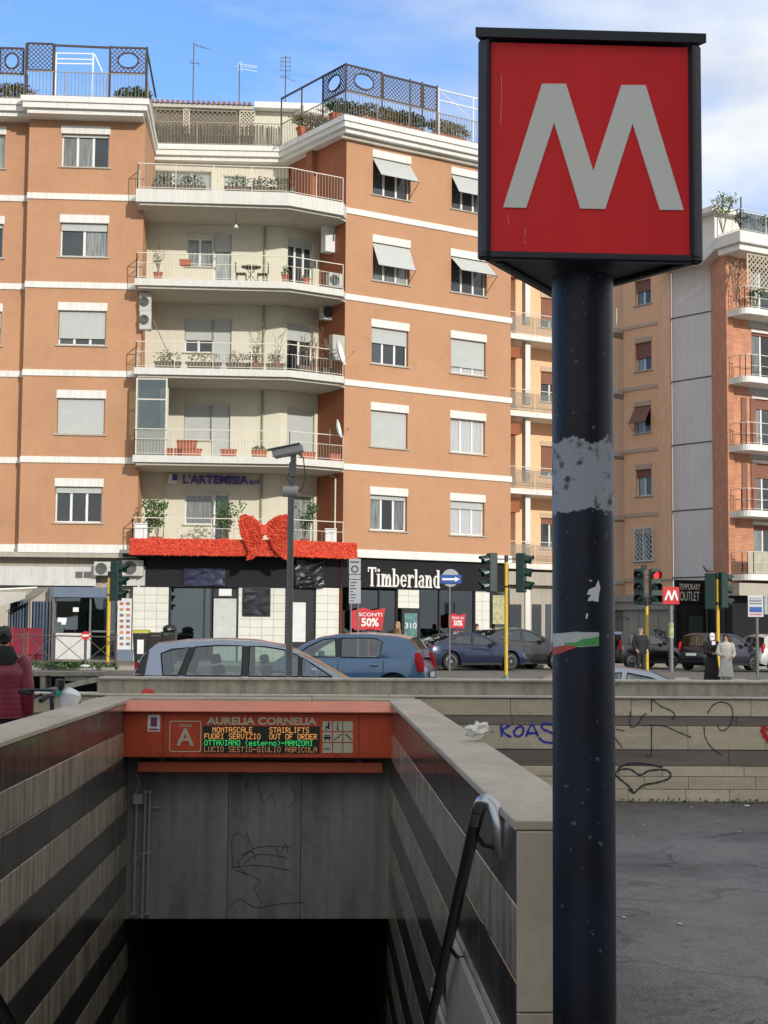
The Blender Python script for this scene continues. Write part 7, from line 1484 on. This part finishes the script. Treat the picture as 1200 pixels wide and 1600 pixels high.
# kiosk gazebo at the left edge
gz_ = thing('kiosk_gazebo', 'blue striped gazebo with a white awning at the left edge', 'gazebo', gpt(40, 50, .13)); Zg = gpt(40, 50, .13).z
def gp(px, py, Y): return P(px, py, Y)
stripes = mat('curtain_blue', (.13, .18, .25), .8, var=.2, streak=.45)
for (x0, x1, Y) in ((16, 45, 49.5), (50, 82, 50.3)):
    a = gp(x0, 938, Y); b_ = gp(x1, 938, Y); n = 36; q = MB(); vs = []
    for i in range(n + 1): x = a.x + (b_.x - a.x) * i / n; y = Y + .07 * math.sin(i * 1.15); vs += [(x, y, Zg), (x, y, a.z - .05 * (i % 2))]
    q.add(vs, [(2 * i, 2 * i + 1, 2 * i + 3, 2 * i + 2) for i in range(n)]); put('curtain', q, stripes, gz_, smooth=True)
a = gp(10, 950, 49.3); c = gp(78, 915, 50.3); e_ = gp(78, 936, 50.3); b_ = gp(78, 925, 50.3); q = MB()
q.add([gp(8, 957, 49.0), gp(48, 939, 49.0), gp(80, 917, 52), gp(56, 918, 52)], [(0, 1, 2, 3)]); put('sloping_roof', q, mat('gazebo_roof', (.20, .21, .17), .8, streak=.2), gz_)
q = MB()
for px, yt, Y in ((14, 955, 49), (47, 940, 49.1), (79, 918, 50.2), (83, 918, 50.2)): p = gp(px, yt, Y); q = MB(); q.bar((p.x, Y, Zg), (p.x, Y, p.z), .03, 6); put('post', q, greym, gz_)
aw = thing('awning', 'sagging white awning cloth at the far left edge', 'awning', gp(-10, 940, 49)); q = MB(); vs = []; n = 10
for i in range(n + 1):
    for j in range(n + 1):
        u = i / n; v = j / n; x0 = -80 + 120 * u; yy = 925 + 0 * u; y1 = 957 - 22 * u; p = P(x0, yy + (y1 - yy) * v, 51 - 3 * v); p.z -= .12 * math.sin(math.pi * u) * v; vs.append(p)
q.add(vs, [(i * (n + 1) + j, i * (n + 1) + j + 1, (i + 1) * (n + 1) + j + 1, (i + 1) * (n + 1) + j) for i in range(n) for j in range(n)]); put('cloth', q, mat('awning_white', (.55, .53, .47), .8, var=.1), aw, smooth=True)
q = MB(); q.bar(P(-80, 924, 51), P(58, 918, 52), .03); put('bar', q, whitem, aw)
bp_ = thing('red_barrier', 'dark red cloth barrier standing in front of the gazebo', 'barrier', gpt(35, 48.4, .13))
for k in range(4):
    a = gpt(-32 + k * 25, 48.4, .13); b_ = gpt(-8 + k * 25, 48.4, .13); q = MB(); q.bevbox(a.x, b_.x, 48.38, 48.42, a.z + .12, P(30, 981, 48.4).z, .01); put('panel', q, mat('barrier_red', (.17, .010, .03), .7, var=.3, scale=3), bp_)
    q = MB(); q.bar(a + Vector((.04, -.04, 0)), a + Vector((.04, -.04, 1.15)), .02); put('post', q, redm, bp_)
# white carton on the kerb
p = gpt(134, 46.4, .14); q = MB(); q.sphere(p + Vector((0, 0, .03)), .16, 5, (1, .7, .3)); tag(put('litter', q, lit), 'flattened white carton on the kerb by the fence', 'litter')
# CCTV mast standing on the low wall
CY = 15.45; b0 = P(452, 1079, CY); zt_ = P(454, 770, CY).z; cm = mat('mast_grey', (.13, .135, .13), .5, var=.2, scale=4); cp = thing('camera_mast', 'slim grey mast with a surveillance camera standing on the low wall', 'camera mast', (b0.x, CY, 1.02))
x = (P(452, 1000, CY).x); q = MB(); q.tube([(x, CY, 1.03), (x, CY, zt_)], .033, 14); put('pole', q, cm, cp, smooth=True)
q = MB(); q.bevbox(x - .14, x + .10, CY - .07, CY + .07, 1.026, 1.045, .004); q.bevbox(x - .10, x - .03, CY - .03, CY + .03, 1.045, 1.12, .01); put('base_plate', q, cm, cp)
a, z_ = P(443, 777, CY), None; q = MB(); c0_ = P(454, 768, CY); q.tube([c0_ - Vector((.075, 0, 0)), c0_ + Vector((.075, 0, 0))], .055, 14); put('collar', q, mat('mast_pale', (.38, .38, .36), .5), cp, smooth=True)
q = MB(); q.bar((x, CY, zt_), (x + .02, CY, P(454, 745, CY).z), .018, 8); q.bevbox(x - .022, x + .05, CY - .03, CY + .03, P(454, 746, CY).z, P(454, 722, CY).z, .01); q.bar((x + .02, CY, P(454, 722, CY).z), (x + .02, CY, P(454, 708, CY).z), .03, 8); put('bracket', q, cm, cp)
c1_ = P(448, 706, CY); T_ = Matrix.Translation(c1_) @ Matrix.Rotation(R(-12), 4, 'Y'); q = MB(); q.bevbox(-.14, .17, -.06, .06, -.045, .05, .02, T_); put('camera_housing', q, mat('mast_pale', (0, 0, 0)), cp); q = MB(); q.bevbox(-.19, .15, -.075, .075, .052, .06, .002, T_); put('sunshield', q, mat('mast_pale', (0, 0, 0)), cp); q = MB(); q.lathe([(.035, -.16), (.035, -.13)], 14, T_ @ Matrix.Rotation(R(90), 4, 'Z') @ Matrix.Translation((0, 0, 0)), 'y'); q.v = q.v; put('lens', q, lensg, cp)
q = MB(); q.tube([P(462, 706, CY), P(474, 715, CY), P(477, 745, CY), P(472, 765, CY), P(458, 772, CY), P(449, 768, CY)], .006, 6); q.tube([P(453, 733, CY), P(449, 748, CY), P(455, 758, CY)], .005, 5); put('cable', q, blackm, cp)
# ramp parapet at the left, beyond the low wall
rp = thing('ramp_parapet', 'grey concrete ramp parapet with dark gaps at the left behind the stairs', 'parapet', P(80, 1090, 17.5)); q = MB(); YR = 17.6
def seg(pts, y0, y1, m, name): q = MB(); q.prism([(P(x, y, YR).x, P(x, y, YR).z) for x, y in pts], y0, y1); return put(name, q, m, rp)
pcn = mat('parapet_concrete', (0, 0, 0))
seg([(-60, 1048), (162, 1050), (162, 1056), (-60, 1055)], YR, YR + .4, conc, 'top_rail'); seg([(62, 1056), (70, 1056), (70, 1083), (62, 1083)], YR + .02, YR + .35, conc, 'post'); seg([(-60, 1056), (40, 1056), (40, 1083), (-60, 1083)], YR + .02, YR + .3, conc, 'panel')
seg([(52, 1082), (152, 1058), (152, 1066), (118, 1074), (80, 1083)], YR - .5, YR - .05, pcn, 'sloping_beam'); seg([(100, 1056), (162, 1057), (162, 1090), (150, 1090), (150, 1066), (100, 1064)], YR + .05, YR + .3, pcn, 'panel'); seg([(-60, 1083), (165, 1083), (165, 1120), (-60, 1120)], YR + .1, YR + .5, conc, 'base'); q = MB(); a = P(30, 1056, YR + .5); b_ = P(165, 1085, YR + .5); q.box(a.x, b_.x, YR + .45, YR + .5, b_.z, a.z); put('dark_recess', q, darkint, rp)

# ================================================================== PEOPLE
def loft(rings, n=20, ribs=0):
    q = MB(); vs = []; fs = []
    for cx, cy, z, rx, ry in rings:
        for j in range(n): a = 2 * math.pi * j / n; vs.append((cx + rx * math.cos(a) * (abs(math.cos(a)) ** -.12 if abs(math.cos(a)) > .05 else 1), cy + ry * math.sin(a), z))
    m = len(rings); fs = [(i * n + j, i * n + (j + 1) % n, (i + 1) * n + (j + 1) % n, (i + 1) * n + j) for i in range(m - 1) for j in range(n)] + [list(range(n)), [(m - 1) * n + j for j in range(n)]]
    return q.add(vs, fs)
def dens(pts, k=6):
    out = []
    for i in range(len(pts) - 1):
        for j in range(k): t = j / k; out.append(tuple(a + (b_ - a) * t for a, b_ in zip(pts[i], pts[i + 1])))
    return out + [pts[-1]]
def person(label, p, heading, h, arms, legs, top, bottom, hairm, skirt=None, quilt=False, hood=False, hairlen=0, veil=False, bald=False, scarf=None, shoe=None, fat=1.0):
    """faces local -y; arms/legs: joint positions for a 1.75 m figure"""
    k = h / 1.75; M = Matrix.Translation(p) @ Matrix.Rotation(R(heading), 4, 'Z') @ Matrix.Scale(k, 4); root = thing('person', label, 'person', Matrix.Translation(p))
    V = [(0, 0, .95), (0, .01, 1.12), (0, .0, 1.30), (0, .01, 1.45), (0, 0, 1.53), (0, -.015, 1.615), (0, -.01, 1.69), (0, -.095, 1.60)]; Rr = [.13, .115, .14, .07, .052, .078, .075, .018]; E_ = [(0, 1), (1, 2), (2, 3), (3, 4), (4, 5), (5, 6), (5, 7)]
    for s_, (el, wr_) in zip((-1, 1), arms):
        b0 = len(V); V += [(s_ * .17, .01, 1.42), el, wr_]; Rr += [.06, .042, .028]; E_ += [(3, b0), (b0, b0 + 1), (b0 + 1, b0 + 2)]
        d = (Vector(wr_) - Vector(el)).normalized(); side = d.cross(Vector((0, 1, 0))).normalized() if abs(d.y) < .9 else Vector((1, 0, 0)); pb_ = len(V); V.append(tuple(Vector(wr_) + d * .07)); Rr.append(.028); E_.append((b0 + 2, pb_))
        for f, (off, ln) in enumerate(((-.027, .062), (-.009, .078), (.009, .072), (.026, .055))): i0 = len(V); c_ = Vector(wr_) + d * .085 + side * off; V += [tuple(c_ + d * ln * .5), tuple(c_ + d * ln + Vector((0, -.012, 0)))]; Rr += [.009, .007]; E_ += [(pb_, i0), (i0, i0 + 1)]
        i0 = len(V); c_ = Vector(wr_) + d * .03 - side * .035 + Vector((0, -.015, 0)); V += [tuple(c_), tuple(c_ + d * .045 + Vector((0, -.01, 0)))]; Rr += [.011, .008]; E_ += [(b0 + 2, i0), (i0, i0 + 1)]
    for s_, (kn, an) in zip((-1, 1), legs):
        b0 = len(V); V += [(s_ * .09, 0, .88), kn, an, (an[0], an[1] - .13, .035)]; Rr += [.095, .06, .042, .035]; E_ += [(0, b0), (b0, b0 + 1), (b0 + 1, b0 + 2), (b0 + 2, b0 + 3)]
    me = bpy.data.meshes.new('body'); me.from_pydata(V, E_, []); me.materials.append(skinm); bo_ = link('body', me, root, M); sk = bo_.modifiers.new('skin', 'SKIN'); bo_.modifiers.new('sub', 'SUBSURF').levels = 1; bo_.modifiers['sub'].render_levels = 1
    for i, r_ in enumerate(Rr): me.skin_vertices[0].data[i].radius = (r_ * .92, r_ * .92)
    me.skin_vertices[0].data[0].use_root = True
    dg = bpy.context.evaluated_depsgraph_get(); ev = bpy.data.meshes.new_from_object(bo_.evaluated_get(dg)); bo_.modifiers.clear(); bo_.data = ev; ev.name = 'body'; ev.materials.clear(); ev.materials.append(skinm); ev.polygons.foreach_set('use_smooth', [True] * len(ev.polygons))
    # ears, eyes
    for s_ in (-1, 1): q = MB(); q.sphere((s_ * .078, 0, 1.615), .026, 6, (.4, .8, 1.2)); put('ear', q, skinm, root, M, smooth=True); q = MB(); q.sphere((s_ * .03, -.078, 1.635), .011, 6); put('eye', q, ink, root, M)
    q = MB(); q.sphere((0, -.083, 1.572), .02, 6, (1.1, .3, .3)); put('mouth', q, mat('lip', (.3, .08, .07), .5), root, M)
    # legs and shoes
    if bottom:
        q = MB()
        for s_, (kn, an) in zip((-1, 1), legs): q.tube([(s_ * .085, 0, .97), (s_ * .092, 0, .80), kn, (an[0], an[1], an[2] + .0)], .1, 14, rs=[.105, .10, .075, .068])
        q2 = loft([(0, 0, .80, .17, .12), (0, 0, .90, .175, .125), (0, 0, 1.02, .16, .115)]); q.add(q2.v, q2.f); put('trousers', q, bottom, root, M, smooth=True)
    for s_, (kn, an) in zip((-1, 1), legs): q = MB(); q.sphere((an[0], an[1] - .06, .045), .1, 8, (.5, 1.35, .5)); put('shoe', q, shoe or blackm, root, M, smooth=True)
    # top
    rg = [(0, 0, .86, .185 * fat, .135 * fat), (0, 0, 1.0, .178 * fat, .135 * fat), (0, .0, 1.15, .175 * fat, .135 * fat), (0, 0, 1.30, .20 * fat, .142 * fat), (0, .005, 1.40, .205, .13), (0, .01, 1.46, .15, .10), (0, .01, 1.50, .075, .07)]
    if skirt: rg = skirt + rg[1:]
    rg = dens(rg, 8)
    if quilt: rg = [(a, b_, c, d * (1 + .02 * abs(math.sin(c * math.pi / .052))), e * (1 + .025 * abs(math.sin(c * math.pi / .052)))) for a, b_, c, d, e in rg]
    put('coat', loft(rg, 26), top, root, M, smooth=True)
    for s_, (el, wr_) in zip((-1, 1), arms):
        pts = dens([(s_ * .14, .01, 1.43), (s_ * .195, .01, 1.38), el, wr_], 8); n_ = len(pts); rs = [(.082 - .03 * i / n_) * (1 + (.06 * abs(math.sin(i * 1.9)) if quilt else 0)) * fat for i in range(n_)]; q = MB(); q.tube(pts, .06, 14, rs=rs); put('sleeve', q, top, root, M, smooth=True)
    # hair
    if veil:
        q = loft([(0, .06, 1.22, .19, .09), (0, .05, 1.35, .17, .10), (0, .035, 1.48, .13, .10), (0, .02, 1.60, .104, .095), (0, .015, 1.69, .095, .09), (0, .01, 1.745, .05, .05)]); put('veil', q, top, root, M, smooth=True)
        q = loft([(0, -.008, 1.50, .085, .085), (0, -.008, 1.60, .09, .083), (0, -.006, 1.69, .088, .082), (0, 0, 1.73, .05, .05)]); q.v = [v for v in q.v]; put('headband', q, whitem, root, M, smooth=True)
        q = MB(); q.sphere((0, -.055, 1.61), .062, 8, (1, .62, 1.15)); put('face', q, skinm, root, M, smooth=True); q = MB(); q.box(-.06, .06, -.155, -.15, 1.36, 1.47); put('collar', q, whitem, root, M)
    else:
        q = MB(); q.sphere((0, .012, 1.665), .1, 12, (.92, 1.02, .88)); q.v = [Vector((v.x, v.y + (.02 if v.z < 1.62 else 0), v.z)) * (1 + .02 * noise.noise(v * 30)) if not (v.y < -.045 and v.z < 1.67) else Vector((v.x * .75, v.y * .5, v.z)) for v in q.v]
        if bald: q.v = [Vector((v.x * .97, v.y * .97, min(v.z, 1.71))) for v in q.v]
        put('hair', q, hairm, root, M, smooth=True)
        if hairlen: q = loft([(0, .05, 1.62 - hairlen, .09, .04), (0, .06, 1.55, .105, .055), (0, .045, 1.66, .095, .06), (0, .03, 1.72, .06, .05)], 14); put('long_hair', q, hairm, root, M, smooth=True)
    if hood: q = loft([(0, .06, 1.38, .15, .10), (0, .05, 1.45, .15, .11), (0, .045, 1.50, .125, .10), (0, .03, 1.56, .10, .085)], 18); put('hood', q, mat('black_cloth', (.012, .012, .013), .9), root, M, smooth=True)
    return root
SL_ = [((-.09, -.01, .48), (-.09, .02, .08)), ((.09, -.01, .48), (.09, .02, .08))]
HANG = [((-.24, .03, 1.14), (-.25, -.03, .90)), ((.24, .03, 1.14), (.25, -.03, .90))]
maroon = mat('quilted_maroon', (.20, .018, .045), .42, var=.15, scale=6, bump=.2)
p = P(4, 1000, 14.3); person('person in a quilted maroon jacket with a black hood seen from behind at the left', Vector((p.x, 14.3, 0)), 196, 1.66, HANG, SL_, maroon, mat('jeans_dark', (.02, .025, .04), .8), mat('hair_black', (.010, .008, .007), .5, bump=.6), quilt=True, hood=True, fat=1.2)
p = gpt(1001, 53.3, 0); person('bald man in a dark jacket waiting by the red traffic light', p, 12, 1.72, [((-.26, .02, 1.15), (-.20, -.12, .98)), ((.26, .02, 1.15), (.20, -.12, .98))], SL_, mat('coat_black', (.012, .012, .014), .8), mat('trousers_black', (.012, .012, .016), .8), mat('hair_grey', (.30, .29, .27), .8), bald=True, fat=1.15)
p = gpt(1112, 44.4, 0); person('nun in a dark habit and white-edged veil standing on the kerb', p, 10, 1.63, [((-.22, -.04, 1.12), (-.06, -.20, 1.10)), ((.22, -.04, 1.12), (.06, -.20, 1.12))], SL_, mat('habit_black', (.014, .012, .012), .85), None, mat('hair_black', (0, 0, 0)), skirt=[(0, 0, .22, .27, .22), (0, 0, .5, .24, .19), (0, 0, .8, .20, .155)], veil=True)
p = gpt(1134, 44.0, 0); person('woman in a long white coat with long dark hair beside the nun', p, -20, 1.60, [((-.25, -.03, 1.14), (-.10, -.20, 1.08)), ((.25, .03, 1.12), (.20, -.08, 1.02))], SL_, mat('coat_white', (.56, .53, .46), .8), mat('trousers_pale', (.45, .43, .4), .8), mat('hair_darkbrown', (.035, .015, .010), .6), skirt=[(0, 0, .42, .24, .19), (0, 0, .7, .20, .16)], hairlen=.32, shoe=whitem)
p = AR.w(AR.hit(621, 985, -1.3)[0], -1.3, .48); person('passer-by with fair hair and a tan coat in front of the sale banner', p, -70, 1.66, HANG, SL_, mat('coat_tan', (.22, .13, .06), .8), mat('jeans_dark', (0, 0, 0)), mat('hair_fair', (.40, .26, .11), .7), hairlen=.2)
p = AR.w(AR.hit(745, 985, -1.2)[0], -1.2, .44); person('person in dark clothes and a red scarf behind the blue coupe', p, 60, 1.66, HANG, SL_, mat('coat_black', (0, 0, 0)), mat('jeans_dark', (0, 0, 0)), mat('hair_darkbrown', (0, 0, 0)), hairlen=.1)

# ================================================================== RENTAL E-BIKE BEHIND THE LEFT WALL
BKY = 13.2; hb_ = P(88, 1083, BKY); Mk = Matrix.Translation((hb_.x, BKY, 0)) @ Matrix.Rotation(R(28), 4, 'Z')   # local x forward
bk = thing('rental_bicycle', 'white and black rental bicycle standing behind the left stairwell wall', 'bicycle', Mk); hz = hb_.z
for x in (.14, -.92):
    q = MB(); n = 28; q.tube([(x + .31 * math.cos(2 * math.pi * i / n), 0, .33 + .31 * math.sin(2 * math.pi * i / n)) for i in range(n + 1)], .02, 8); w_ = put('wheel', q, rubber, bk, Mk, smooth=True); q = MB()
    for k in range(14): a = 2 * math.pi * k / 14; q.bar((x, 0, .33), (x + .3 * math.cos(a), 0, .33 + .3 * math.sin(a)), .0025, 3)
    put('spokes', q, steel, w_, Mk); q = MB(); q.tube([(x - .33, 0, .42), (x - .2, 0, .62), (x, 0, .69), (x + .2, 0, .63)], .02, 6); put('mudguard', q, blackm, bk, Mk)
q = MB(); q.tube([(-.08, 0, .78), (-.3, 0, .45), (-.5, 0, .32)], .032, 8); q.tube([(-.62, 0, .85), (-.5, 0, .32), (-.92, 0, .33)], .022, 8); put('frame', q, whitem, bk, Mk, smooth=True)
q = MB(); q.tube([(-.04, 0, hz - .02), (-.02, 0, .72), (.14, .06, .33)], .02, 8); q.tube([(-.02, 0, .72), (.14, -.06, .33)], .018, 8); put('fork', q, blackm, bk, Mk)
q = MB(); q.tube([(-.20, -.31, hz - .05), (-.10, -.2, hz - .0), (0, -.06, hz + .02), (0, .06, hz + .02), (-.10, .2, hz + .02), (-.20, .31, hz + .02)], .013, 8); put('handlebar', q, blackm, bk, Mk)
for s_ in (-1, 1): q = MB(); q.tube([(-.14, s_ * .25, hz - .01), (-.23, s_ * .34, hz - .05 if s_ < 0 else hz + .01)], .02, 8); put('grip', q, rubber, bk, Mk); q = MB(); q.tube([(-.06, s_ * .22, hz - .01), (-.12, s_ * .31, hz - .06)], .007, 6); put('brake_lever', q, blackm, bk, Mk)
q = MB(); q.tube([(0, .0, hz), (.05, .0, hz + .05), (.06, .01, hz + .10)], .02, 6); q.bevbox(.0, .06, -.05, .05, hz + .05, hz + .12, .01); put('phone_holder', q, blackm, bk, Mk)
q = MB(); q.tube([(.10, 0, hz - .26), (.11, 0, hz - .12), (.13, 0, hz - .01), (.15, 0, hz + .03)], .06, 12, rs=[.045, .075, .09, .05]); put('front_shell', q, whitem, bk, Mk, smooth=True); q = MB(); q.sphere((.2, 0, hz - .1), .04, 6, (.4, 1, 1)); put('headlamp', q, lensg, bk, Mk)
q = MB(); q.sphere((-.62, 0, .92), .12, 8, (1.2, .8, .35)); q.bar((-.62, 0, .8), (-.6, 0, .92), .015); put('saddle', q, blackm, bk, Mk, smooth=True)
q = MB(); q.tube([(-.02, -.10, hz), (-.02, -.14, hz)], .028, 8); put('bell', q, mat('teal_plastic', (.02, .30, .22), .5), bk, Mk)
